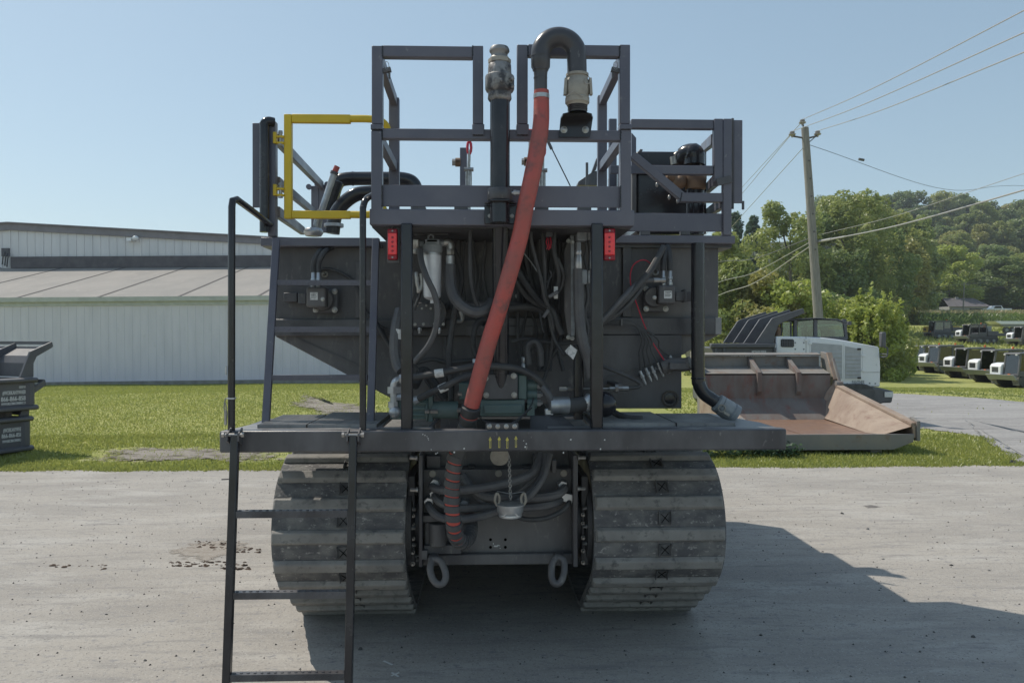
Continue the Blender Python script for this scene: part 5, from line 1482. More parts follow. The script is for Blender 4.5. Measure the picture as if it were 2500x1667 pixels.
for x0, x1, cc in ((206, 294, C5), (518, 608, C6)): bead(cc, (x0, 1440), (x1, 1440), YR-.014, mc)
# ================================================================== hydraulics on the back of the machine
def cpt(c, x, y, Y): return W(*c(x, y), Y)
def lathe_px(mb, c, x, rows, Y, seg=24):
    """upright turned shape: rows = [(y, half width)] in crop pixels"""
    k = Y/FPX; sc = abs(c(1,0)[0]-c(0,0)[0])
    o = cpt(c, x, rows[-1][0], Y)
    pr = [(hw*sc*k, cpt(c, x, y, Y).z - o.z) for y, hw in rows][::-1]
    return mb.lathe(pr, o, (0,0,1), seg)
# central riser pipe
PYc = YR - .085
mb = MB(); mb.cyl(cpt(C2,1027,1520,PYc), cpt(C2,1027,600,PYc), .0545, 24); rs = mb.build('riser_pipe', 'black_gloss', mc)
mb = MB(); mb.cyl(W(1223,948,4.62), W(1222,500,4.40), .0485, 24); mb.build('riser_pipe', 'black_gloss', mc)
mb = MB(); lathe_px(mb, C2, 1023, [(228,40),(232,66),(250,74),(262,74),(272,66),(280,60),(300,60),(306,68),(312,70)], PYc); mb.build('cap', 'bare_alloy', rs)
mb = MB(); lathe_px(mb, C2, 1024, [(312,76),(320,84),(348,84),(352,74)], PYc, 8); mb.build('hex_collar', 'beige_alloy', rs)
mb = MB(); lathe_px(mb, C2, 1025, [(350,74),(362,84),(432,87),(440,100),(446,106),(470,107),(540,107),(556,98),(566,84),(610,88),(624,80),(630,72)], PYc); cl = mb.build('coupling', 'bare_alloy', rs)
for x, y in ((1040,475),(1112,462),(1112,515)):
    mb = MB(); q = cpt(C2, x, y, PYc-.085 + (.03 if x > 1100 else 0)); mb.lathe([(.012,0),(.012,.012),(.006,.016)], q, (0 if x < 1100 else .7,-1,0), 8); mb.build('coupling_pin', 'bare_alloy', rs)
mb = MB(); lathe_px(mb, C2, 1027, [(1272,90),(1276,92),(1352,94),(1358,90)], PYc); cb = mb.build('pipe_collar', 'black_paint', rs)
for sx, x in ((-1, 968), (1, 1145)):
    mb = MB(); q = cpt(C2, x, 1300, PYc-.02); mb.cyl(q, q + Vector((-sx*.04,0,0)), .008, 8); mb.lathe([(.016,0),(.016,.014)], q, (-sx,0,0), 6); mb.lathe([(.013,0),(.013,.02)], q+Vector((sx*.0,-.0,0)), (sx,0,0), 6); mb.build('set_bolt', 'silver', rs)
def clamp(m):
    m.pb(C2, 912, 1388, 1158, 1530, YR-.025, .02)
    m.prism([cpt(C2,912,1387,YR-.02), cpt(C2,960,1360,PYc-.08), cpt(C2,1100,1360,PYc-.08), cpt(C2,1158,1387,YR-.02)], (0,0,.012))
mpart('pipe_clamp', 'black_gloss', clamp, .005)
for x in (951, 1115):
    mb = MB(); mb.bolt(cpt(C2, x, 1470, YR-.026), (0,-1,0), .010, .012); mb.build('clamp_bolt', 'zinc', rs)
# gooseneck and red hose
GYy = YR - .10
arc = [(1325,590),(1325,430),(1324,300)]
for k in range(1, 12):
    a = math.pi - math.pi*k/12*.985
    arc.append((1458 + 134*math.cos(a), 292 - 137*math.sin(a)))
arc += [(1592,330),(1594,440)]
P = [cpt(C2, x, y, GYy) for x, y in arc]
r_big = 72/3.0147*GYy/FPX; r_sm = 49/3.0147*GYy/FPX
pts_ = []; rr_ = []
for y, r in ((575, r_sm), (440, r_sm), (425, r_sm*1.03), (405, r_sm*1.06), (375, r_big*.97), (300, r_big)):
    pts_.append(cpt(C2, 1326, y, GYy)); rr_.append(r)
for q in smooth_path(P[2:], 4)[1:]:
    pts_.append(q); rr_.append(r_big)
mb = MB(); mb.tube(pts_, rr_, 26); gn = mb.build('gooseneck', 'black_paint', mc, angle=50)
for y, r in ((300, r_big*1.02), (396, r_sm*1.18), (455, r_sm*1.03)):
    mb = MB(); mb.lathe([(r,-.004),(r*1.02,0),(r,.004)], cpt(C2, 1325, y, GYy), (0,0,1), 26); mb.build('weld_bead', 'black_paint', gn)
mb = MB(); lathe_px(mb, C2, 1596, [(424,70),(428,84),(446,84),(450,74),(470,80),(500,94),(560,92),(600,84),(606,90),(640,90),(648,80),(660,76)], GYy); ccp = mb.build('cam_coupling', 'beige_alloy', gn)
for x, s in ((1690, 1), (1512, -1)):
    mb = MB(); q = cpt(C2, x, 500, GYy-.03); mb.bar(q + Vector((0,0,.03)), q + Vector((s*.006,0,-.06)), .014, .03); mb.build('cam_arm', 'beige_alloy', gn)
q = cpt(C2, 1672, 472, GYy-.07); mb = MB(); mb.tube([q + Vector((.016*math.cos(a), -.004*math.sin(a), .018*math.sin(a))) for a in [k*.524 for k in range(12)]], .0025, 6, closed=True); mb.build('pull_ring', 'zinc', gn)
mb = MB(); mb.bar(cpt(C2,1510,595,GYy-.075), cpt(C2,1570,548,GYy-.078), .004, .004); mb.bar(cpt(C2,1570,548,GYy-.078), cpt(C2,1640,595,GYy-.075), .004, .004); mb.build('coupling_rib', 'beige_alloy', gn)
mb = MB(); lathe_px(mb, C2, 1598, [(656,70)]+[(660+6*k, 70 if k % 2 else 74) for k in range(8)]+[(710,70)], GYy); mb.build('threaded_stub', 'black_gloss', gn)
def hang(m):
    YP = YR - .016
    m.prism([cpt(C2,1474,742,YP), cpt(C2,1712,742,YP), cpt(C2,1690,889,YP), cpt(C2,1460,889,YP)], (0,.012,0))
    m.prism([cpt(C2,1474,740,YP), cpt(C2,1490,716,GYy-.03), cpt(C2,1550,702,GYy+.0), cpt(C2,1650,702,GYy+.0), cpt(C2,1702,716,GYy-.03), cpt(C2,1712,740,YP)], (0,0,-.010))
    m.prism([cpt(C2,1474,741,YP+.001), cpt(C2,1490,717,GYy-.045), cpt(C2,1702,717,GYy-.045), cpt(C2,1712,741,YP+.001)], (0,.008,0))
hb_ = mpart('hose_hanger', 'black_gloss', hang, .004)
for x in (1497, 1656):
    mb = MB(); mb.lathe([(.020,0),(.020,.003),(.012,.004),(.012,.010),(.008,.012)], cpt(C2, x, 836, YR-.0165), (0,-1,0), 14); mb.build('hanger_bolt', 'zinc', hb_)
rh = [cpt(C2,1332,548,GYy), cpt(C2,1332,640,GYy), cpt(C2,1330,760,GYy-.01), cpt(C2,1318,880,GYy-.02), cpt(C2,1290,1040,GYy-.03), cpt(C2,1252,1230,GYy-.03), cpt(C2,1215,1400,GYy-.02),
      cpt(C5,1000,150,GYy), cpt(C5,930,400,GYy+.02), cpt(C5,860,640,GYy+.05), cpt(C5,790,860,GYy+.08), cpt(C5,730,1080,GYy+.12), cpt(C5,678,1270,GYy+.17)]
hp2 = smooth_path(rh, 8)
mb = MB(); n_ = len(hp2); mb.tube(hp2, [.0415 + .005*min(1, i/25) for i in range(n_)], 20); rdh = mb.build('red_hose', 'red_hose', mc)
mb = MB(); mb.lathe([(.0425,-.012),(.0440,-.011),(.0440,.011),(.0425,.012)], cpt(C2,1332,592,GYy), (0,0,1), 24); mb.build('hose_clamp', 'silver', rdh)
t_ = (cpt(C5,640,1430,GYy+.24) - cpt(C5,675,1270,GYy+.17)).normalized()
s0_ = cpt(C5,678,1272,GYy+.17)
mb = MB(); mb.lathe([(.046,0),(.056,.006),(.0545,.055),(.049,.062),(.050,.065)], s0_, t_, 22); mb.build('hose_cuff', 'rubber', rdh)
mb = MB(); mb.lathe([(.047,.068),(.052,.074),(.052,.115),(.049,.12),(.0535,.124),(.0535,.20)], s0_, t_, 22); mb.build('hose_cuff', 'rubber', rdh)
mb = MB(); mb.lathe([(.0505,.0635),(.0515,.066),(.0505,.069)], s0_, t_, 22); mb.build('red_ring', 'red_band', rdh)
mb = MB(); mb.tube(smooth_path([s0_ + t_*.19, W(1124,1085,4.43), W(1115,1115,4.42)], 5), .046, 16); mb.build('hose_wrap_sleeve', 'hose_wrap', rdh)

# ---------------------------------------------------------------- green pump group
pu_ = mpart('pump', 'pump_green', lambda m: (m.pb(C5, 735, 1232, 1030, 1340, 4.58, .34), m.pb(C5, 985, 1066, 1044, 1230, 4.60, .30), m.pb(C5, 596, 1120, 690, 1232, 4.66, .2), m.pb(C5, 760, 1262, 1018, 1325, 4.565, .014)), .012)
fl = mpart('pump_flange', 'black_paint', lambda m: m.pb(C5, 755, 1062, 985, 1230, 4.57, .02), .006, pu_)
mb = MB(); k_ = 4.6/FPX/2.7025; mb.lathe([(82*k_,0),(80*k_,.03),(62*k_,.10),(55*k_,.12)], cpt(C5,868,1190,4.66), (0,0,1), 24); mb.build('pipe_foot', 'black_gloss', pu_)
for x, y in ((776,1200),(960,1200),(957,1074),(772,1090)):
    mb = MB(); mb.bolt(cpt(C5, x, y, 4.568), (0,-1,0), .016, .02); mb.build('flange_bolt', 'zinc', pu_)
mpart('pump_side', 'pump_green', lambda m: [m.cyl(cpt(C5,1045,y,4.66), cpt(C5,1110,y,4.66), .036, 14) for y in (1138,1196,1252)] + [m.pb(C5,1046,1265,1095,1335,4.6,.2)], .0, pu_)
for x, y in ((1110,1138),(1110,1196),(1110,1252)):
    mb = MB(); mb.lathe([(.022,0),(.022,.022),(.012,.024),(.012,.034)], cpt(C5, x, y, 4.66), (1,0,0), 6); mb.build('pump_bolt', 'silver', pu_)
dm = MB(); dm.cyl(cpt(C5,420,1298,4.62), cpt(C5,590,1298,4.62), .052, 18); dm.pb(C5, 395, 1208, 422, 1375, 4.58, .12); dm = dm.build('drive_coupling', 'pump_green', mc)
mo = MB(); mo.pb(C5, 145, 1232, 380, 1362, 4.58, .15); mo.cyl(cpt(C5,380,1298,4.62), cpt(C5,396,1298,4.62), .07, 18)
for y in (1255, 1290, 1330): mo.pb(C5, 292, y-12, 385, y+12, 4.57, .02)
mo = mo.build('pump_motor', 'pump_green', mc, bevel=.008)
for x, y in ((372,1308),(408,1308),(428,1308),(582,1300),(588,1192)):
    mb = MB(); mb.lathe([(.014,0),(.014,.025)], cpt(C5, x, y, 4.56), (1,0,0), 6); mb.build('coupling_bolt', 'zinc', mo)
# silver elbow fittings on the motor
mb = MB()
mb.tube(smooth_path([cpt(C5,165,1320,4.54), cpt(C5,165,1180,4.54), cpt(C5,165,1140,4.54), cpt(C5,178,1108,4.54), cpt(C5,210,1095,4.56)], 5), .021, 10)
mb.lathe([(.032,0),(.032,.04)], cpt(C5,157,1190,4.54), (0,0,1), 6); mb.lathe([(.030,0),(.030,.036)], cpt(C5,160,1285,4.54), (0,0,1), 6)
mb.ball(cpt(C5,172,1312,4.53), .036, 14); mb.tube([cpt(C5,165,1215,4.55), cpt(C5,222,1215,4.55)], .022, 8); mb.lathe([(.026,0),(.026,.04)], cpt(C5,186,1190,4.56), (0,0,1), 6); mb.lathe([(.030,0),(.030,.03)], cpt(C5,205,1097,4.55), (1,0,.1), 6)
mb.build('elbow_fitting', 'silver', mo)
for x0, x1 in ((470,590),(690,712)):
    mpart('pump_bracket', 'black_paint', lambda m: m.pb(C5, x0, 1345, x1, 1445, 4.62, .1), .004, pu_)
mpart('pump_base', 'black_paint', lambda m: (m.prism([cpt(C5,380,1418,4.5), cpt(C5,470,1345,4.62), cpt(C5,470,1362,4.62), cpt(C5,395,1432,4.5)], (0,.1,0)), m.pb(C5, 440, 1350, 600, 1440, 4.75, .02)), .004, pu_)
mpart('pump_base', 'black_paint', lambda m: m.prism([cpt(C6,120,1338,4.55), cpt(C6,335,1338,4.6), cpt(C6,425,1415,4.42), cpt(C6,350,1440,4.42), cpt(C6,120,1440,4.42)], (0,.02,0)), .004, pu_)
# hoses with clips around the pump
H = lambda c, pts, r, m='rubber': hose('hydraulic_hose', c, pts, r, m, mc, 6, 9)
H(C5, [(296,1085,4.55),(400,1066,4.52),(540,1040,4.52),(640,1022,4.52),(720,1010,4.52),(930,1018,4.55),(1040,1050,4.58),(1130,1110,4.6),(1190,1200,4.62),(1222,1300,4.62)], .021)
H(C5, [(325,1228,4.56),(400,1190,4.52),(500,1145,4.50),(600,1095,4.50),(720,1050,4.54)], .020)
for x, y, a in ((465,1056,-8),(492,1152,-24)):
    mb = MB(); mb.lathe([(.0255,-.026),(.0255,.026)], cpt(C5, x, y, 4.51), (math.cos(RAD(a)),0,-math.sin(RAD(a))), 12); mb.build('hose_sleeve', 'label_white', mo)
mb = MB(); mb.lathe([(.020,-.02),(.024,0),(.024,.02)], cpt(C5,315,1232,4.56), (-1,0,-.4), 8); mb.build('hose_fitting', 'silver', mo)
# ---------------------------------------------------------------- filter
ft = MB(); k_ = 4.62/FPX/2.7025; FY = 4.62
lathe_px(ft, C5, 418, [(205,60),(212,68),(250,70),(262,66),(266,60)], FY, 22); ft.pb(C5, 372, 172, 468, 212, FY-.05, .1); ft.pb(C5, 290, 176, 330, 238, FY-.03, .08); ft.cyl(cpt(C5,325,205,FY), cpt(C5,372,205,FY), .022, 10); ft.cyl(cpt(C5,466,200,FY), cpt(C5,510,200,FY), .02, 10)
fh = ft.build('filter_head', 'box_grey', mc, bevel=.004)
mb = MB(); lathe_px(mb, C5, 420, [(262,58),(268,62),(285,61),(540,57),(556,54),(568,40),(576,14),(596,13)], FY, 28); mb.build('filter_bowl', 'filter_white', fh)
mb = MB(); lathe_px(mb, C5, 419, [(264,63),(272,64),(281,63)], FY, 28); mb.build('filter_ring', 'silver', fh)
mb = MB(); mb.pb(C5, 386, 178, 452, 190, FY-.052, .003); mb.build('filter_slot', 'slit', fh)
mb = MB(); q = cpt(C5, 410, 165, FY-.02); mb.tube([q + Vector((.016*math.cos(a),0,.02*math.sin(a))) for a in [k*.524 for k in range(12)]], .006, 7, closed=True); mb.build('filter_eye', 'box_grey', fh)
mpart('filter_bracket', 'black_paint', lambda m: m.pb(C5, 302, 128, 526, 150, FY+.02, .02), .003, fh)
mb = MB(); lathe_px(mb, C5, 310, [(176,22),(180,27),(232,27),(238,22)], FY-.03, 8); lathe_px(mb, C5, 310, [(238,18),(262,20),(270,16)], FY-.03, 12); mb.build('pipe_union', 'zinc', fh)
mb = MB(); mb.tube(smooth_path([cpt(C5,500,196,FY), cpt(C5,530,196,FY), cpt(C5,538,215,FY), cpt(C5,538,240,FY)], 4), .027, 10); lathe_px(mb, C5, 537, [(232,24),(238,28),(272,28),(278,24)], FY, 6); mb.build('elbow_fitting', 'zinc', fh)
mb = MB(); lathe_px(mb, C5, 538, [(278,24),(284,30),(350,28),(354,24)], FY, 16); mb.build('hose_ferrule', 'silver', fh)
H(C5, [(538,345,FY),(540,450,4.6),(560,540,4.58),(610,610,4.56),(690,652,4.56),(770,640,4.58),(815,585,4.62)], .034, 'hose_grey')
H(C5, [(340,240,FY-.06),(348,320,4.53),(385,430,4.50),(432,530,4.50),(455,640,4.51),(440,770,4.53),(390,880,4.55),(300,985,4.6)], .018, 'hose_grey')
H(C5, [(556,235,FY+.05),(590,320,4.72),(612,430,4.74),(598,540,4.74),(570,650,4.74),(545,800,4.74),(530,960,4.74),(545,1120,4.74),(542,1260,4.74)], .019)
H(C5, [(672,85,4.5),(670,250,4.52),(675,420,4.54),(700,560,4.56),(745,655,4.58),(810,705,4.62)], .013)
H(C5, [(520,60,4.9),(524,110,4.9),(540,170,4.9),(560,240,4.9)], .012)
mb = MB(); lathe_px(mb, C5, 671, [(62,11),(88,11),(92,8)], 4.5, 10); mb.build('hose_ferrule', 'zinc', fh)
H(C5, [(460,560,4.66),(500,620,4.68),(505,680,4.7),(470,740,4.7)], .007)
H(C5, [(300,640,4.7),(330,560,4.7),(350,500,4.7)], .01)
for x0, y0, r in ((315,395,13),(330,480,15)):
    mb = MB(); lathe_px(mb, C5, x0, [(y0-6,r*.7),(y0,r),(y0+40,r),(y0+48,r*.7)], 4.66, 8); mb.build('pipe_union', 'zinc', fh)
mb = MB(); mb.tube(smooth_path([cpt(C5,318,420,4.66), cpt(C5,322,470,4.66), cpt(C5,340,510,4.66), cpt(C5,352,470,4.66), cpt(C5,346,400,4.66)], 4), .014, 8); mb.build('elbow_fitting', 'zinc', fh)
vb = mpart('valve_block', 'black_paint', lambda m: (m.pb(C5, 292, 590, 505, 755, 4.86, .15),), .006)
for x, y in ((306,735),(362,733),(435,732),(492,732),(320,610),(380,610),(470,630),(352,630),(410,630)):
    mb = MB(); mb.bolt(cpt(C5, x, y, 4.858), (0,-1,0), .009 if y > 700 else .007, .01); mb.build('block_bolt', 'zinc', vb)
for x in (336, 467):
    mb = MB(); lathe_px(mb, C5, x, [(755,10),(760,13),(778,13),(782,10),(795,9)], 4.84, 6); mb.build('port_fitting', 'silver', vb)
mb = MB(); mb.tube(smooth_path([cpt(C5,606,650,4.84), cpt(C5,618,690,4.84), cpt(C5,612,712,4.84), cpt(C5,582,714,4.84)], 4), .013, 8); lathe_px(mb, C5, 620, [(668,13),(700,13)], 4.84, 6); mb.build('elbow_fitting', 'zinc', vb)
# loose hoses on the left of the hopper
H(C5, [(205,640,4.78),(180,760,4.72),(172,900,4.70),(190,1000,4.68),(215,1040,4.66)], .033, 'hose_grey')
mb = MB(); mb.lathe([(.036,-.03),(.036,.03)], cpt(C5,192,798,4.72), (.15,0,1), 12); mb.build('hose_sleeve', 'label_white', mo)
H(C5, [(30,690,4.9),(80,780,4.88),(140,880,4.86),(200,960,4.8)], .012)
H(C5, [(50,730,4.93),(110,760,4.93),(190,768,4.93),(290,770,4.93),(440,760,4.9)], .006)
H(C5, [(250,960,4.8),(310,1010,4.8),(380,1110,4.8),(440,1210,4.8)], .008)
H(C5, [(300,1140,4.75),(360,1040,4.85),(420,1110,4.85),(500,1230,4.85)], .03)
H(C5, [(310,990,4.84),(420,965,4.84),(520,985,4.84),(640,975,4.84),(780,960,4.84)], .014)
H(C5, [(760,1000,4.8),(700,920,4.82),(690,820,4.82),(720,720,4.84),(800,690,4.86)], .018)
mb = MB(); lathe_px(mb, C5, 698, [(962,12),(968,15),(1004,15),(1008,11)], 4.6, 8); lathe_px(mb, C5, 1020, [(950,10),(955,13),(985,13),(990,9),(998,13),(1022,13)], 4.66, 8); mb.build('hose_ferrule', 'silver', vb)
# big cross pipe behind the red hose, brackets on the hopper face
mb = MB(); mb.tube([cpt(C5,640,610,4.94), cpt(C5,820,612,4.94), cpt(C6,60,612,4.94)], .030, 12); mb.build('cross_pipe', 'black_dusty', mc)
mpart('cross_beam', 'black_dusty', lambda m: (m.pb(C5, 640, 745, 1090, 810, 4.98, .06), m.pb(C5, 495, 812, 515, 1260, 4.99, .05)), .004)
mb = MB(); mb.bolt(cpt(C5,980,549,5.04), (0,-1,0), .014, .014); mb.bolt(cpt(C5,778,748,4.97), (0,-1,0), .012, .014); mb.build('hopper_bolt', 'zinc', mc)
# ---------------------------------------------------------------- right half of the bay
H(C6, [(120,80,4.55),(130,200,4.56),(160,320,4.58),(195,450,4.6),(215,560,4.62),(235,610,4.64)], .012)
H(C6, [(205,80,4.6),(207,220,4.6),(215,350,4.62),(215,480,4.63),(230,600,4.64)], .013)
H(C6, [(285,70,4.6),(275,230,4.6),(300,350,4.62),(310,420,4.64),(300,500,4.66)], .015)
H(C6, [(300,300,4.62),(335,380,4.62),(340,440,4.64),(310,520,4.66),(250,560,4.66)], .010)
H(C6, [(40,380,4.74),(110,490,4.74),(190,590,4.72),(260,640,4.7),(310,760,4.7),(330,800,4.7)], .021)
H(C6, [(20,430,4.8),(90,540,4.8),(170,600,4.78),(240,650,4.74),(290,760,4.72)], .018)
H(C6, [(70,255,4.66),(130,330,4.66),(190,420,4.66),(240,460,4.66)], .004, 'zinc')
H(C6, [(240,600,4.66),(250,720,4.68),(280,830,4.68),(320,900,4.66),(350,940,4.62)], .010)
H(C6, [(230,620,4.66),(270,740,4.68),(260,900,4.72),(225,1060,4.74),(190,1130,4.72)], .010)
H(C6, [(-80,640,4.86),(60,620,4.86),(160,630,4.84),(230,660,4.8)], .024)
H(C6, [(0,850,4.8),(90,830,4.78),(200,845,4.78),(330,860,4.76),(420,850,4.76)], .012)
H(C6, [(110,1000,4.66),(100,890,4.66),(130,850,4.66),(165,860,4.66),(185,920,4.66),(190,1010,4.66)], .022)
H(C6, [(185,650,4.7),(195,740,4.68),(210,790,4.68)], .005)
H(C6, [(230,500,4.65),(245,440,4.65),(262,410,4.65),(250,380,4.65)], .008)
for k, (x0, y0) in enumerate(((232,165),(242,170),(252,160))):
    hose('red_wire', C6, [(x0,y0,4.56),(x0-6+6*k,y0+30,4.55),(x0+4,y0+55,4.55),(x0-4+3*k,y0+75,4.55)], .003, 'red_wire', mc, 4, 6)
mpart('relay_plug', 'black_paint', lambda m: (m.pb(C6, 220, 62, 268, 158, 4.55, .05),), .006)
for a in ((240,555,305,520,22),(205,690,240,640,26)):
    mpart('cable_plug', 'black_paint', lambda m: m.bar(cpt(C6,a[0],a[1],4.6), cpt(C6,a[2],a[3],4.6), .03, .022), .004)
mpart('cable_tag', 'label_white', lambda m: (m.pb(C6, 276, 485, 303, 565, 4.64, .003),), 0)
mb = MB(); mb.prism([cpt(C6,385,868,4.58), cpt(C6,432,905,4.58), cpt(C6,405,968,4.58), cpt(C6,366,930,4.58)], (0,.004,0)); mb.prism([cpt(C6,350,910,4.60), cpt(C6,378,878,4.60), cpt(C6,384,890,4.60), cpt(C6,362,930,4.60)], (0,.004,0)); mb.build('paper_tag', 'label_white', mc)
# cooler plate with pale edge
cpl = mpart('cooler', 'black_dusty', lambda m: m.prism([cpt(C6,345,250,4.70), cpt(C6,385,146,4.66), cpt(C6,428,146,4.66), cpt(C6,428,835,4.66), cpt(C6,372,835,4.68), cpt(C6,345,640,4.70)], (0,.28,0)), .004)
mpart('cooler_edge', 'box_grey', lambda m: (m.bar(cpt(C6,398,150,4.65), cpt(C6,402,812,4.65), .022, .012, (0,1,0)), m.pb(C6, 384, 144, 430, 152, 4.652, .02)), .003, cpl)
for y in (185, 820):
    mb = MB(); mb.bolt(cpt(C6,372,y,4.66), (0,-1,0), .012, .02); mb.bolt(cpt(C6,398,y+8,4.64), (0,-1,0), .012, .02); mb.build('cooler_bolt', 'zinc', cpl)
def jbox(x0, y0, x1, y1):
    b = mpart('junction_box', 'box_grey', lambda m: (m.pb(C6, x0, y0, x1-24, y1, 4.56, .09), m.pb(C6, x1-22, y0+6, x1, y1-8, 4.57, .07)), .008)
    for yy in (y0+14, y1-14):
        mb = MB(); mb.bolt(cpt(C6, x1-10, yy, 4.568), (0,-1,0), .007, .012); mb.build('box_screw', 'zinc', b)
    return b
jbox(430, 86, 518, 182); jb = jbox(436, 374, 520, 470)
mb = MB(); lathe_px(mb, C6, 437, [(192,14),(200,17),(240,17),(250,22),(270,22),(276,18),(300,24),(370,26),(376,22)], 4.58, 14); mb.build('hose_ferrule', 'silver', jb)
H(C6, [(437,370,4.58),(438,520,4.58),(445,700,4.58),(470,860,4.58),(500,960,4.6),(520,1080,4.62)], .032, 'hose_grey')
H(C6, [(480,180,4.62),(492,240,4.62),(478,300,4.62),(495,370,4.62)], .008)
H(C6, [(490,470,4.62),(500,560,4.62),(480,660,4.62),(500,760,4.62),(490,850,4.62)], .010)
H(C6, [(465,470,4.6),(470,600,4.6),(480,720,4.6),(485,830,4.6)], .007)
H(C6, [(510,180,4.63),(520,280,4.63),(512,380,4.63)], .012)
for (x0, y0, x1, y1) in ((412, 870, 470, 1365),):
    mpart('inner_post', 'black_gloss', lambda m: m.pb(C6, x0, y0, x1, y1, 4.62, .06), .006)
# suction line and ball valve
mb = MB(); mb.tube([cpt(C6,352,1272,4.6), cpt(C6,430,1268,4.6), cpt(C6,500,1254,4.6)], .046, 16); sl_ = mb.build('suction_line', 'rubber', mc)
mb = MB(); mb.lathe([(.035,-.06),(.052,-.055),(.052,.05),(.046,.06)], cpt(C6,315,1268,4.6), (1,0,0), 18); mb.build('hose_clamp', 'silver', sl_)
mb = MB(); mb.lathe([(.036,-.02),(.045,-.01),(.045,.02)], cpt(C6,282,1268,4.6), (1,0,0), 6); mb.build('hex_union', 'silver', sl_)
mb = MB(); mb.ball(cpt(C6,606,1262,4.55), .078, 22); mb.build('ball_housing', 'black_gloss', sl_)
mb = MB(); mb.ball(cpt(C6,505,1250,4.59), .055, 16, (.7,.7,1)); mb.build('tank_stub', 'silver', sl_)
H(C6, [(200,1150,4.6),(240,1200,4.58),(262,1260,4.58),(262,1300,4.58)], .022, 'hose_grey')
mpart('cable_connector', 'silver', lambda m: (m.pb(C6, 218, 1290, 276, 1336, 4.58, .06),), .006, sl_)
# control cable
hose('control_cable', C6, [(600,1012,4.7),(720,1060,4.7),(810,1102,4.7),(845,1128,4.7),(835,1148,4.7),(770,1156,4.7)], .011, 'rubber', mc)
mb = MB(); a, b = cpt(C6,770,1157,4.7), cpt(C6,380,1158,4.7)
mb.cyl(cpt(C6,470,1160,4.7), cpt(C6,660,1158,4.7), .006, 8); mb.lathe([(.018,0),(.018,.07),(.012,.09)], cpt(C6,768,1157,4.7), (-1,0,0), 8); mb.lathe([(.026,0),(.026,.02)], cpt(C6,700,1157,4.7), (-1,0,0), 6); mb.lathe([(.014,0),(.014,.04)], cpt(C6,685,1158,4.7), (-1,0,0), 8)
mb.cyl(cpt(C6,312,1162,4.7), cpt(C6,470,1158,4.7), .007, 8); mb.lathe([(.014,0),(.014,.03)], cpt(C6,400,1158,4.7), (-1,0,0), 6)
for dy in (-8, 8): mb.bar(cpt(C6,312,1160+dy,4.7), cpt(C6,360,1160+dy,4.7), .006, .008)
mb.build('control_rod', 'zinc', mc)
mpart('cable_bracket', 'black_paint', lambda m: (m.pb(C6, 680, 1126, 728, 1150, 4.69, .3),), .003)
# hydraulic motors on the hopper face
def motor(c, fx0, fy0, fx1, fy1, bx0, by0, bx1, by1, lx0, ly0, lx1, ly1, rx):
    f = mpart('motor_flange', 'black_paint', lambda m: m.pb(c, fx0, fy0, fx1, fy1, YH-.075, .028), .02)
    mpart('motor_body', 'black_dusty', lambda m: (m.pb(c, bx0, by0, bx1, by1, YH-.20, .11), m.cyl(cpt(c, rx, (by0+by1)/2+16, YH-.13), cpt(c, rx, (by0+by1)/2+16, YH-.076), 70*YH/FPX/2.704, 22)), .012, f)
    mpart('motor_label', 'label_white', lambda m: m.pb(c, lx0, ly0, lx1, ly1, YH-.2025, .002), 0, f)
    mb = MB()
    for k in range(4): mb.pb(c, lx0+6, ly0+6+k*9, lx1-6-(k*7) % 14, ly0+9+k*9, YH-.2035, .0008)
    mb.build('label_print', 'house_dark', f, smooth=False)
    for x in (fx0+22, fx1-22):
        for y in (fy0+20, fy1-22):
            mb = MB(); mb.bolt(cpt(c, x, y, YH-.0755), (0,-1,0), .017, .018); mb.build('motor_bolt', 'zinc', f)
    mb = MB(); mb.bolt(cpt(c, rx, (fy0+fy1)/2-10, YH-.2), (0,-1,0), .012, .012); mb.build('motor_bolt', 'zinc', f)
    return f
fl_ = motor(C4, 602, 497, 772, 662, 560, 488, 690, 622, 587, 524, 637, 574, 670)
fr_ = motor(C6, 864, 482, 1036, 655, 966, 476, 1080, 600, 1004, 514, 1056, 564, 940)
mpart('motor_arm', 'black_paint', lambda m: (m.pb(C4, 506, 528, 560, 600, YH-.15, .08), m.pb(C4, 412, 526, 500, 586, YH-.09, .085)), .004, fl_)
mpart('motor_arm', 'black_paint', lambda m: (m.pb(C6, 1081, 518, 1225, 580, YH-.15, .07), m.pb(C6, 1138, 503, 1154, 585, YH-.16, .09)), .004, fr_)
for c, x, f, y1 in ((C4, 608, fl_, 488), (C4, 642, fl_, 488), (C6, 998, fr_, 476), (C6, 1043, fr_, 476)):
    mb = MB(); lathe_px(mb, c, x, [(y1-100,12),(y1-96,14),(y1-60,14),(y1-56,17),(y1-40,17),(y1-36,13),(y1-22,13),(y1-18,17),(y1,17)], YH-.14, 10); mb.build('hose_ferrule', 'silver', f)
H(C4, [(608,392,YH-.14),(606,350,YH-.14),(620,300,YH-.14),(650,255,YH-.1),(690,228,YH-.02)], .018)
H(C4, [(642,392,YH-.14),(642,340,YH-.14),(660,290,YH-.14),(690,250,YH-.1),(730,226,YH-.02)], .018)
H(C4, [(650,380,YH-.02),(700,368,YH-.03),(780,390,YH-.03),(860,440,YH-.03),(910,520,YH-.03),(950,640,YH-.03),(1040,740,YH-.05),(1100,850,YH-.1),(1160,950,4.9)], .010)
mb = MB(); mb.lathe([(.022,0),(.022,.01),(.012,.012),(.012,.03),(.006,.05)], cpt(C4,685,405,YH-.002), (0,-1,0), 10); mb.build('sensor', 'beige_alloy', fl_)
mb = MB(); mb.lathe([(.022,0),(.022,.01),(.012,.012),(.012,.03),(.006,.05)], cpt(C6,945,395,YH-.002), (0,-1,.3), 10); mb.build('sensor', 'zinc', fr_)
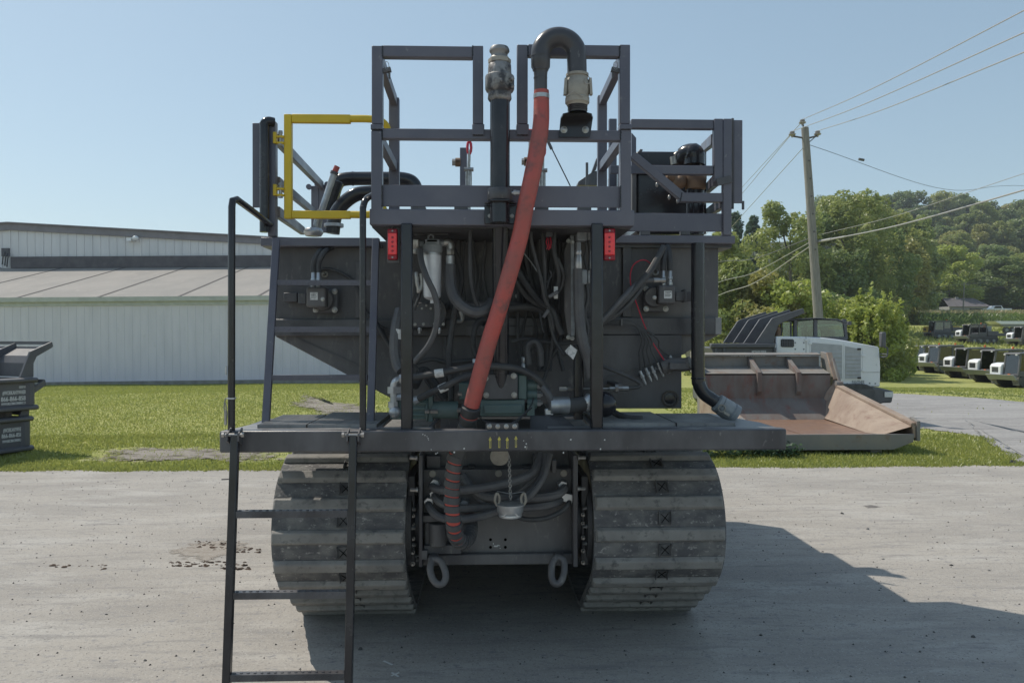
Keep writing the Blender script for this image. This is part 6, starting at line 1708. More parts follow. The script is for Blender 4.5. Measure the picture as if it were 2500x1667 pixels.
H(C6, [(998,380,YH-.14),(1000,320,YH-.14),(1012,260,YH-.12),(1022,215,YH-.08)], .019)
H(C6, [(1043,380,YH-.14),(1042,320,YH-.14),(1035,260,YH-.12),(1025,215,YH-.08)], .019)
H(C6, [(1000,222,4.9),(960,300,4.86),(900,400,4.82),(830,480,4.80),(740,580,4.78),(660,660,4.78),(590,730,4.78)], .021)
H(C6, [(990,250,4.92),(940,350,4.9),(880,450,4.86),(820,540,4.82),(730,640,4.8),(590,735,4.8)], .016)
H(C6, [(930,444,4.86),(870,448,4.84),(800,490,4.80),(730,560,4.76),(660,640,4.75),(590,715,4.75)], .017, 'hose_grey')
mb = MB(); mb.lathe([(.012,-.03),(.018,-.025),(.018,.0),(.014,.02),(.018,.03),(.018,.05)], cpt(C6,960,444,4.87), (1,0,0), 8); mb.build('hose_ferrule', 'zinc', fr_)
hose('red_wire', C6, [(915,335,4.95),(880,312,4.94),(835,318,4.94),(795,355,4.94),(780,430,4.93),(795,520,4.92),(830,620,4.92),(870,730,4.91),(920,840,4.91),(1005,972,4.9)], .0040, 'red_wire', mc, 6, 7)
# lubrication lines and the manifold bar
tips = [(848,1050),(885,1030),(923,1018),(965,995),(1005,972),(1045,950)]
for k, (x, y) in enumerate(tips):
    if k == 4: continue
    hose('lube_line', C6, [(590,738-4*k,4.9),(700,712+5*k,4.9),(790,722+3*k,4.9),(835+12*k,770+2*k,4.9),(858+22*k,840,4.9),((848+x)/2+14*k*.5-8,930-8*k,4.91),(x,y,4.92)], .0065, 'rubber', mc, 6, 7)
mf = mpart('manifold_bar', 'black_paint', lambda m: m.bar(cpt(C6,838,1078,4.95), cpt(C6,1070,968,4.95), .03, .02), .002)
for x, y in tips:
    mb = MB(); ax = cpt(C6,x+16,y+38,4.92) - cpt(C6,x-4,y-10,4.92); mb.lathe([(.006,0),(.010,.004),(.010,.03),(.015,.032),(.015,.048),(.010,.052),(.010,.085),(.005,.1)], cpt(C6,x-4,y-10,4.92), ax, 8); mb.build('lube_fitting', 'silver', mf)
for x, y in ((725,718),(900,730)):
    mpart('line_clip', 'black_paint', lambda m: m.pb(C6, x-6, y-18, x+6, y+26, 4.88, .01), 0, mf)
mb = MB(); mb.tube(smooth_path([cpt(C6,1000,1020,4.9), cpt(C6,1060,1000,4.88), cpt(C6,1140,1000,4.86), cpt(C6,1180,990,4.84)], 4), .045, 12); mb.build('strut', 'black_dusty', mc)
# drop pipe at the right with its bend and coupling
DY = 4.78
dp = smooth_path([cpt(C6,1226,200,DY), cpt(C6,1226,600,DY), cpt(C6,1228,1060,DY), cpt(C6,1236,1130,DY), cpt(C6,1268,1190,DY), cpt(C6,1325,1232,DY), cpt(C6,1390,1275,DY)], 6)
mb = MB(); mb.tube(dp, .0415, 18); dpp = mb.build('drop_pipe', 'black_gloss', mc)
a, b = cpt(C6,1345,1245,DY), cpt(C6,1450,1318,DY)
t_ = (b-a).normalized()
mb = MB(); mb.lathe([(.044,0),(.058,.01),(.060,.03),(.055,.034),(.060,.038),(.064,.10),(.060,.112),(.066,.118),(.066,.15),(.052,.155),(.048,.12)], a, t_, 22); mb.build('cam_coupling', 'box_grey', dpp)
mb = MB(); q = cpt(C6,1385,1288,DY-.066); mb.tube([q + Vector((.022*math.cos(x), 0, .022*math.sin(x))) for x in [k*.524 for k in range(12)]], .0035, 6, closed=True); mb.build('pull_ring', 'beige_alloy', dpp)
mb = MB(); mb.bar(cpt(C6,1395,1312,DY-.06), cpt(C6,1432,1335,DY-.06), .02, .016); mb.build('cam_lever', 'beige_alloy', dpp)
for y in (1090,):
    mb = MB(); mb.lathe([(.043,-.005),(.046,0),(.043,.005)], cpt(C6,1228,y,DY), (0,0,1), 20); mb.build('weld_bead', 'black_gloss', dpp)
mpart('pipe_bracket', 'black_paint', lambda m: m.pb(C6, 1040, 985, 1175, 1035, DY+.03, .1), .006, dpp)
H(C6, [(650,1300,4.75),(700,1330,4.7),(760,1352,4.66),(860,1358,4.62)], .02)
# underside of the platform: stubs, cables between the bay and the platform
for x in (582,):
    mb = MB(); mb.bolt(cpt(C5, x, 64, 4.45), (0,0,-1), .012, .03); mb.build('platform_bolt', 'zinc', rp_)
for k in range(9):
    x0 = random.uniform(560, 1000); x1 = x0 + random.uniform(-60, 60)
    H(C5, [(x0,60,4.96),(x0+random.uniform(-20,20),220,4.98),(x1,420,5.0),(x1+random.uniform(-60,60),640,5.0)], random.uniform(.006,.014))
for k in range(8):
    x0 = random.uniform(30, 330); x1 = x0 + random.uniform(-70, 70)
    H(C6, [(x0,60,4.9),(x0+random.uniform(-20,20),300,4.92),(x1,560,4.94),(x1+random.uniform(-50,80),800,4.94),(x1+random.uniform(-80,80),1040,4.9)], random.uniform(.006,.016))
# ================================================================== dump bodies stacked at the left
# built along -X from the front corner, then turned about that corner so that the lettered side faces the camera
BYY = 13.6
kb = BYY/FPX/4.61
TURN = RAD(63)
CXB = W(*L2(392, 900), BYY).x
def lz(y): return W(*L2(200, y), BYY).z
def dump_body(label, xc, z0, z1, prof, nrib):
    st = kb*1.07
    lx = lambda x: xc + (x - x_ref)*st*(1.0 if x > x_ref else .95)
    x_ref = prof[-1][0]
    t = thing('dump_body', label, 'dump body', (xc, BYY, z0), 'dump bodies stacked on the lawn')
    x1 = xc; x0 = x1 - 2.9; D = 2.1
    for y in (BYY+.02, BYY+D-.06):
        mb = MB(); mb.box(x0, x1-.061, y, y+.04, z0+.06, z1-.06); mb.build('side_panel', 'bin_grey', t, bevel=.004)
    for y, s in ((BYY, 1), (BYY+D, -1)):
        mb = MB(); mb.prism([(x0,y-s*.02,z1-.085),(x0,y-s*.06,z1-.055),(x0,y-s*.06,z1-.02),(x0,y-s*.02,z1),(x0,y+s*.09,z1),(x0,y+s*.09,z1-.085)], (x1-x0+.03,0,0)); mb.build('top_rim', 'bin_grey', t, bevel=.008)
        mb = MB(); mb.prism([(x0,y-s*.01,z0),(x0,y-s*.06,z0+.02),(x0,y-s*.06,z0+.065),(x0,y-s*.01,z0+.09),(x0,y+s*.09,z0+.09),(x0,y+s*.09,z0)], (x1-x0+.035,0,0)); mb.build('bottom_rim', 'bin_grey', t, bevel=.008)
        for xx in (x1-.10, x1-.80, x1-1.7, x0+.1):
            mb = MB(); mb.prism([(xx-.06,y+s*.02,z0+.09),(xx-.01,y-s*.03,z0+.09),(xx+.06,y-s*.03,z0+.09),(xx+.11,y+s*.02,z0+.09)], (0,0,z1-z0-.176)); mb.build('side_rib', 'bin_grey', t)
    mb = MB(); mb.box(x0, x1-.062, BYY+.065, BYY+D-.065, z0+.05, z0+.09); mb.build('floor', 'bin_grey', t)
    mb = MB(); mb.box(x1-.06, x1-.02, BYY+.02, BYY+D-.02, z0+.05, z1-.01); mb.build('end_wall', 'bin_grey', t)
    for k in range(nrib):
        y = BYY + .03 + (D - .12)*k/(nrib-1); e_ = k in (0, nrib-1)
        pts = [(lx(x), y, lz(yy)) for x, yy in prof]
        if not e_:
            c = sum((Vector(p) for p in pts), Vector((0,0,0)))/len(pts); pts = [tuple(Vector(p).lerp(c, .06)) for p in pts]
        mb = MB(); mb.prism(pts, (0, .05 if e_ else .03, 0)); mb.build('canopy_cheek' if e_ else 'canopy_rib', 'bin_grey', t, bevel=.005)
    p = prof; Y0 = BYY + .082; DY_ = D - .172
    A_, B_, C_, E_ = p[3], p[4], p[5], p[6]
    def sheet(a, b, nm):
        u, v = Vector((lx(a[0]), Y0, lz(a[1]))), Vector((lx(b[0]), Y0, lz(b[1])))
        n = (v-u).cross(Vector((0,1,0))).normalized()*.022
        mb = MB(); mb.prism([u, v, v+n, u+n], (0, DY_, 0)); mb.build(nm, 'bin_grey', t, smooth=False)
    sheet(A_, B_, 'canopy_sheet'); sheet(B_, C_, 'canopy_sheet'); sheet(C_, E_, 'canopy_back')
    mb = MB(); mb.box(lx(p[2][0])-.03, lx(p[2][0])+.02, Y0, Y0+DY_, lz(p[2][1])-.05, lz(p[2][1])+.005); mb.build('canopy_bar', 'bin_grey', t)
    return t
ROT = (RAD(90), 0, 0)
b2 = dump_body('grey lower dump body of the stacked pair on the lawn at the left', CXB-.08, lz(1372), lz(988), [(230,985),(330,700),(500,592),(514,650),(398,728),(340,800),(330,985)], 3)
b1 = dump_body('grey upper dump body with a tall canopy stacked on another at the left', CXB, lz(922), lz(560), [(255,556),(365,268),(600,158),(612,215),(437,318),(402,400),(400,556)], 3)
def bin_text(b, s, xl, xr, yt, yb, x_ref):
    st = kb*.95; h = abs(lz(yt) - lz(yb)); xc = WL[b.as_pointer()].x
    o = text_obj('lettering', s, h/.72, 'text_white', b, (xc + (xl - x_ref)*st, BYY+.014, lz(yb)), ROT, bold=.0012)
    wd = max(v.co.x for v in o.data.vertices); o.scale.x = (xr-xl)*st/wd; return o
bin_text(b1, '#WORKANYWHERE', 32, 308, 692, 736, 392); bin_text(b1, '866-866-8584', 14, 318, 756, 806, 392); bin_text(b1, 'WWW.MULTIMACHINEINC.COM', 18, 316, 820, 848, 392)
bin_text(b1, 'CAPACITY 8.0 YDS', 216, 320, 648, 656, 392); bin_text(b1, 'CAPACITY 12,000 LBS', 216, 320, 662, 670, 392)
bin_text(b2, '#WORKANYWHERE', 30, 257, 1098, 1144, 330); bin_text(b2, '866-866-8584', 12, 262, 1158, 1204, 330); bin_text(b2, 'WWW.MULTIMACHINEINC.COM', 20, 262, 1226, 1256, 330)
def bearer(x, z0, z1, label):
    mb = MB(); mb.box(CXB-2.7+x, CXB-2.5+x, BYY+.15, BYY+1.95, z0, z1)
    o = mb.build('timber_block', 'bark'); tag(o, label, 'bearer', 'timber bearers under the dump bodies'); return o
bs = [bearer(x, za, zb__, lab) for x, za, zb__, lab in ((0, float(gz(-9,12.6))-.08, lz(1373), 'dark timber bearer under the near end of the lower dump body'),
      (2.2, float(gz(-8.5,13.6))-.08, lz(1373), 'dark timber bearer under the front end of the lower dump body'),
      (0, lz(987)+.001, lz(923)-.001, 'dark timber bearer between the stacked dump bodies at their near end'),
      (2.2, lz(987)+.001, lz(923)-.001, 'dark timber bearer between the stacked dump bodies at their front end'))]
piv = Vector((CXB, BYY, 0)); RT = Matrix.Rotation(TURN, 3, 'Z')
for o in [b1, b2] + bs:
    l = Vector(o.location); o.location = piv + RT @ (l - piv); o.rotation_euler = (0, 0, TURN)

# ================================================================== rusty dump body lying open on the grass
F0, F1 = 12.95, 16.0
X0, X1 = 4.52, 7.36
bd = thing('dump_body', 'large rusty brown dump body standing open on the grass right of the machine', 'dump body', ((X0+X1)/2, 14.4, .05))
Z0 = .14; ZF = .33
q = lambda x, y, Y: W(*R3(x, y), Y)
B = lambda name, mat, fn, bevel=.006, **k: mpart(name, mat, fn, bevel, bd, **k)
B('floor', 'rust_floor', lambda m: m.box(X0+.06, X1-.06, F0+.05, F1, ZF-.05, ZF))
B('front_lip', 'bed_grey', lambda m: m.prism([(X0+.3,F0,Z0+.07),(X0+.55,F0,Z0-.06),(X1-.35,F0,Z0-.06),(X1,F0,Z0+.07),(X1+.02,F0,ZF+.02),(X0,F0,ZF+.02)], (0,.05,0)), .008)
B('underframe', 'bed_grey', lambda m: (m.box(X0+.5, X0+.7, F0+.1, F1, .0, ZF-.051), m.box(X1-.7, X1-.5, F0+.1, F1, .0, ZF-.051), m.box(X0+.1, X1-.1, F0+.3, F0+.5, Z0-.06, ZF-.051)))
# back wall: upright, sloped sheet, top band with flange, ribs
zt = q(600, 700, F1).z; zs = q(600, 632, F1+.55).z; zu = q(600, 545, F1+.60).z
bx0, bx1 = q(95, 600, F1+.6).x, q(1070, 600, F1+.6).x
wx0, wx1 = X0+.06, X1-.06
B('back_wall', 'rust_bed', lambda m: m.prism([(wx0,F1,ZF+.001),(wx1,F1,ZF+.001),(wx1,F1,zt),(wx0,F1,zt)], (0,.04,0)), .0)
B('fillet_sheet', 'rust_bed', lambda m: m.prism([(wx0,F1-.50,ZF+.002),(wx0,F1-.001,ZF+.40),(wx0,F1-.001,ZF+.002)], (wx1-wx0,0,0)), .0)
B('sloped_sheet', 'bed_grey', lambda m: m.prism([(wx0,F1,zt+.001),(wx1,F1,zt+.001),(wx1,F1+.55,zs),(wx0,F1+.55,zs)], (0,.0,-.03)), .0)
B('top_band', 'bed_grey', lambda m: m.box(wx0, wx1, F1+.56, F1+.60, zs-.03, zu), .004)
B('top_flange', 'bed_grey', lambda m: m.prism([(wx0,F1+.46,zu+.01),(wx0,F1+.46,zu+.04),(wx0,F1+.66,zu+.08),(wx0,F1+.66,zu+.05)], (wx1-wx0,0,0)), .004)
for xr in (490, 840):
    x = q(xr, 800, F1-.08).x
    B('back_rib', 'rust_bed', lambda m: m.prism([(x-.045,F1-.10,ZF+.55),(x-.045,F1-.10,zt+.03),(x-.045,F1+.52,zu-.02),(x-.045,F1+.56,zu-.02),(x-.045,F1+.56,zs),(x-.045,F1-.001,zt),(x-.045,F1-.001,ZF+.45)], (.09,0,0)), .006)
def cheek(x, s):
    rz = lambda y: y
    B('side_wall', 'bed_side', lambda m: m.prism([(x,F0+.02,ZF-.05),(x,F0+.02,ZF+.16),(x,F1-.12,.98),(x,F1-.12,ZF-.05)], (s*.05,0,0)), .004)
    B('side_rim', 'bed_side', lambda m: m.bar((x+s*.05,F0+.03,ZF+.18),(x+s*.05,F1-.12,1.0), .14, .06), .012)
    B('side_cheek', 'bed_grey', lambda m: m.prism([(x,F1-.119,ZF-.05),(x,F1-.119,1.0),(x,F1+.0,1.22),(x,F1+.30,zu+.07),(x,F1+.62,zu+.10),(x,F1+.62,zs-.1),(x,F1+.05,zt-.3),(x,F1+.05,ZF-.05)], (s*.05,0,0)), .004)
    B('cheek_rim', 'bed_side', lambda m: m.bar((x+s*.04,F1-.06,1.12),(x+s*.04,F1+.30,zu+.08), .12, .05), .01)
    B('gate_pivot', 'bed_grey', lambda m: (m.cyl((x-s*.02,F1-.16,1.04),(x+s*.12,F1-.16,1.04),.06,12), m.bar((x+s*.07,F1-.14,1.06),(x+s*.07,F1+.18,zu-.05),.05,.08)), .004)
    B('corner_plate', 'bed_grey', lambda m: m.prism([(x+s*.06,F0-.005,ZF-.10),(x+s*.06,F0-.005,ZF+.24),(x+s*.06,F0+.22,ZF+.30),(x+s*.06,F0+.34,ZF-.10)], (s*.06,0,0)), .006)
cheek(X0, -1); cheek(X1, 1)
for x, s in ((X1, -1), (X0, 1)):
    B('sloped_side', 'bed_side', lambda m: m.add([(x, F0+.04, ZF+.15), (x, F1-.14, .97), (x+s*.36, F1-.01, ZF+.03), (x+s*.66, F0+.34, ZF+.004), (x+s*.50, F0+.06, ZF+.006),
         (x, F1-.01, 1.05), (x+s*.14, F1-.01, ZF+.55)], [(0,4,3,2,1) if s < 0 else (1,2,3,4,0), (1,2,6,5) if s < 0 else (5,6,2,1)]), .0)
B('spill_water', 'rust_floor', lambda m: m.box(X0+.95, X1-.95, F0+.12, F0+.8, ZF+.004, ZF+.008), .0)
# weeds growing in the shade below it
n = 1400; px_ = rng.uniform(3.4, 5.3, n); py_ = rng.uniform(12.55, 13.2, n)
P = np.stack([px_, py_, gz(px_, py_) + rng.uniform(0, .22, n)], -1)
a = rng.uniform(0, 6.283, n); D = np.stack([np.cos(a)*.07, np.sin(a)*.07, rng.uniform(-.01,.05,n)], -1); b_ = a + 1.57
Wd = np.stack([np.cos(b_)*.03, np.sin(b_)*.03, 0*a], -1)
tag(tri_cloud('weeds', P, D, Wd, 'leaf_weed', rng.random(n)), 'dark broad leaved weeds in the shade under the rusty dump body', 'weeds', kind='stuff')

# ================================================================== white tracked carrier with dump box
CY = 17.7
pc = thing('tracked_carrier', 'white tracked carrier with a black dump box behind the rusty dump body', 'tracked carrier', (q(1300,900,CY).x, CY+1.2, 0))
def rp(pts, Y=CY): return [q(x, y, Y) for x, y in pts]
K = lambda name, mat, fn, bevel=.015, par=None, **k: mpart(name, mat, fn, bevel, par or pc, **k)
hood = K('hood', 'white_paint', lambda m: m.prism(rp([(638,368),(760,369),(900,372),(1060,380),(1200,397),(1320,418),(1400,434),(1555,462),(1568,640),(1564,818),(640,806)]), (0,2.3,0)), .03)
K('hood_nose', 'white_paint', lambda m: m.prism(rp([(1404,440),(1545,466),(1558,640),(1552,685),(1408,688)], CY-.012), (0,.010,0)), .0, hood)
for pts in (([(950,424),(1226,446),(1226,745),(950,745)]), ([(1252,455),(1392,482),(1392,745),(1252,745)])):
    K('grille_frame', 'white_paint', lambda m: (m.prism(rp([(pts[0][0]-10,pts[0][1]-18),(pts[1][0]+10,pts[1][1]-18),(pts[2][0]+10,pts[2][1]+8),(pts[3][0]-10,pts[3][1]+8)], CY-.014), (0,.012,0))), .0, hood)
    g = K('grille', 'louver', lambda m: m.prism(rp(pts, CY-.020), (0,.004,0)), .0, hood)
    n = 8
    for k in range(n):
        yb = 745 - (k+.1)*(745-pts[1][1])/n
        if k == n-1: continue
        mb = MB(); a = q(pts[0][0]+3, yb, CY-.03); b = q(pts[1][0]-3, yb, CY-.03); a2 = q(pts[0][0]+3, yb-22, CY-.03)
        mb.prism([a, b, Vector((b.x, b.y+.008, a2.z)), Vector((a.x, a.y+.008, a2.z))], (0,.004,0)); mb.build('louver_blade', 'louver', hood, smooth=False)
v = K('side_vent', 'vent_mesh', lambda m: m.prism(rp([(680,400),(690,392),(788,394),(797,404),(797,456),(788,465),(690,463),(680,455)], CY-.012), (0,.010,0)), .0, hood)
mb = MB()
for k in range(5):
    y = 404 + k*13; mb.bar(q(684,y,CY-.02), q(793,y,CY-.02), .012, .014)
for k in range(7):
    x = 695 + k*15; mb.bar(q(x,397,CY-.024), q(x,460,CY-.024), .014, .012)
mb.build('vent_bars', 'bin_grey', hood)
for x, y in ((940,432),(905,402),(1412,540),(1412,672)):
    K('door_hinge', 'white_paint', lambda m: m.pb(R3, x-10, y-8, x+18, y+8, CY-.035, .02), .003, hood)
for x, y in ((1378,482),(1378,738)):
    K('door_latch', 'grille_black', lambda m: m.pb(R3, x-16, y-8, x+16, y+8, CY-.036, .012), .003, hood)
for x, y in ((808,425),(808,482),(884,425),(884,482),(1270,790),(1520,788),(1527,622),(1470,785)):
    mb = MB(); mb.lathe([(.02,0),(.012,.01)], q(x, y, CY-.002), (0,-1,0), 8); mb.build('hood_bolt', 'box_grey', hood)
K('hood_seam', 'box_grey', lambda m: (m.pb(R3, 902, 372, 906, 540, CY-.004, .003), m.pb(R3, 1408, 686, 1562, 690, CY-.004, .003)), .0, hood)
pt = q(1312, 791, CY-.004); o = text_obj('lettering', 'PANTHER', .115, 'text_grey', hood, pt, ROT, bold=.003); o.scale.x = (q(1425,790,CY).x - pt.x)/max(v_.co.x for v_ in o.data.vertices)
# cab
cab = K('cab_roof', 'dark_body', lambda m: m.prism(rp([(700,232),(780,212),(1000,203),(1180,212),(1265,235),(1282,250),(1268,258),(1180,226),(1000,216),(800,224),(705,245)], CY+.4), (0,1.6,0)), .02)
for x0, x1, xt0, xt1 in ((796,828,796,824),(975,1008,975,1005),(1256,1280,1232,1262)):
    for Y in (CY+.42, CY+1.9):
        K('cab_pillar', 'dark_body', lambda m: m.prism(rp([(x0,395),(x1,395),(xt1,215),(xt0,215)], Y), (0,.08,0)), .01, cab)
K('cab_base', 'dark_body', lambda m: m.box(q(640,380,CY+.4).x, q(1275,380,CY+.4).x, CY+.41, CY+1.97, q(900,405,CY).z-.3, q(900,372,CY+.4).z), .01, cab)
for pts in ([(830,238),(975,222),(975,372),(830,372)], [(1008,222),(1205,230),(1236,246),(1256,372),(1008,372)], [(700,248),(770,240),(775,372),(700,372)]):
    K('side_window', 'cab_glass', lambda m: m.prism(rp(pts, CY+.45), (0,.012,0)), .0, cab)
    K('far_window', 'cab_glass', lambda m: m.prism(rp(pts, CY+1.93), (0,.012,0)), .0, cab)
K('rear_pillar', 'dark_body', lambda m: (m.prism(rp([(766,245),(778,245),(778,372),(766,372)], CY+.43), (0,.06,0)), m.prism(rp([(682,250),(695,250),(695,365),(682,365)], CY+.43), (0,.06,0))), .01, cab)
K('seat', 'carrier_yellow', lambda m: m.prism(rp([(1095,275),(1190,272),(1230,290),(1230,308),(1095,305)], CY+1.1), (0,.5,0)), .02, cab)
K('seat_back', 'dark_body', lambda m: m.prism(rp([(1105,306),(1165,306),(1165,372),(1110,372)], CY+1.1), (0,.5,0)), .02, cab)
K('interior_panel', 'carrier_yellow', lambda m: m.prism(rp([(835,240),(870,236),(850,290),(835,285)], CY+1.3), (0,.05,0)), .0, cab)
K('roof_light', 'dark_body', lambda m: m.pb(R3, 1280, 235, 1310, 268, CY+.6, .12), .01, cab)
mb = MB(); mb.cyl(q(652,365,CY+.3), q(652,318,CY+.3), .07, 12); mb.tube(smooth_path([q(652,320,CY+.3), q(648,300,CY+.3), q(634,298,CY+.3)], 4), .075, 12); mb.build('exhaust', 'brown_valve', pc)
# mirror on its arm
K('mirror', 'dark_body', lambda m: m.pb(R3, 1577, 330, 1621, 466, CY-.3, .14), .03)
mb = MB(); mb.tube(smooth_path([q(1600,466,CY-.24), q(1626,470,CY-.24), q(1629,510,CY-.24), q(1622,545,CY-.24), q(1590,552,CY-.15), q(1565,548,CY)], 5), .018, 8); mb.tube([q(1565,525,CY), q(1628,528,CY-.24)], .016, 6); mb.build('mirror_arm', 'dark_body', pc)
K('front_bumper', 'dark_body', lambda m: m.prism(rp([(1260,820),(1548,822),(1690,856),(1672,960),(1600,962),(1520,980),(1260,970)], CY-.1), (0,2.5,0)), .04)
K('bumper_lamp', 'label_white', lambda m: m.pb(R3, 1604, 862, 1680, 910, CY-.13, .02), .006)
K('frame', 'dark_body', lambda m: m.box(q(100,900,CY).x, q(1560,900,CY).x, CY+.3, CY+2.0, .45, 1.0), .02)
# tracks
def side_track(Y0, Y1):
    a = q(140,960,CY).x; b = q(1540,960,CY).x
    ps = hull([(round(x + r*math.cos(t*.2618), 4), round(z + r*math.sin(t*.2618), 4)) for x, z, r in ((a+.4,.55,.38),(a+1.0,.33,.33),(b-1.0,.33,.33),(b-.4,.55,.38)) for t in range(24)])
    return K('track', 'rubber', lambda m: m.prism([(x, Y0, z) for x, z in ps], (0, Y1-Y0, 0)), .02)
for Y0, Y1 in ((CY-.1, CY+.6), (CY+1.7, CY+2.4)):
    tk = side_track(Y0, Y1)
    for k in range(5):
        x = q(140,960,CY).x + 1.0 + k*(q(1540,960,CY).x - q(140,960,CY).x - 2.0)/4
        mb = MB(); mb.lathe([(.27,0),(.27,.03),(.12,.05),(.05,.06)], (x, Y0-.004, .33), (0,-1,0), 18); mb.build('road_wheel', 'dark_body', tk)
# dump box with canopy
db = K('dump_box', 'dark_body', lambda m: m.prism(rp([(60,470),(630,470),(630,700),(140,700),(90,560)], CY-.05), (0,2.6,0)), .01)
K('box_rim', 'bin_grey', lambda m: m.pb(R3, 60, 432, 632, 470, CY-.12, .16), .02, db)
for x in (105, 175, 628):
    K('box_rib', 'dark_body', lambda m: m.pb(R3, x-8, 470, x+10, 690, CY-.10, .049), .006, db)
pr = [(190,418),(318,228),(335,205),(560,138),(890,118),(895,158),(700,240),(640,300),(615,430),(450,432)]
near = [(452,432),(598,212),(620,200),(880,118),(894,160),(702,242),(660,262),(628,340),(618,432)]
farc = [(190,430),(322,222),(340,206),(558,140),(570,150),(540,170),(360,240),(300,330),(285,430)]
K('canopy_cheek', 'dark_body', lambda m: m.prism(rp(near, CY+.0), (0,.06,0)), .008, db)
off = q(452,432,CY).x - W(*R3(190,432), CY+2.3).x
def cheek2(Y):
    d = Vector((0, Y-CY, 0)); return [q(x, y, CY) + d for x, y in near]
for Y in (CY+.8, CY+1.6, CY+2.4):
    sh_ = -(Y-CY)*.0
    K('canopy_rib' if Y < CY+2 else 'canopy_cheek', 'dark_body', lambda m: m.prism(cheek2(Y), (0,.06,0)), .006, db)
K('canopy_sheet', 'bin_grey', lambda m: m.prism([q(x, y, CY) + Vector((0,.062,0)) for x, y in ((622,440),(640,345),(668,270),(706,245),(894,162),(894,150),(700,232),(655,258),(626,335),(610,440))], (0,2.33,0)), .0, db)
for s, x0, x1, y0, y1 in (('CAPACITY MAX. 30,000 LBS', 420, 540, 496, 503), ('MAX. CAPACITY 13,600 KG', 420, 540, 507, 514), ('#WORKANYWHERE', 235, 530, 520, 560)):
    p = q(x0, y1, CY-.056); hgt = q(x0,y0,CY).z - q(x0,y1,CY).z
    o = text_obj('lettering', s, hgt/.72, 'text_white', db, p, ROT, bold=.002); o.scale.x = (q(x1,y1,CY).x - p.x)/max(v_.co.x for v_ in o.data.vertices)

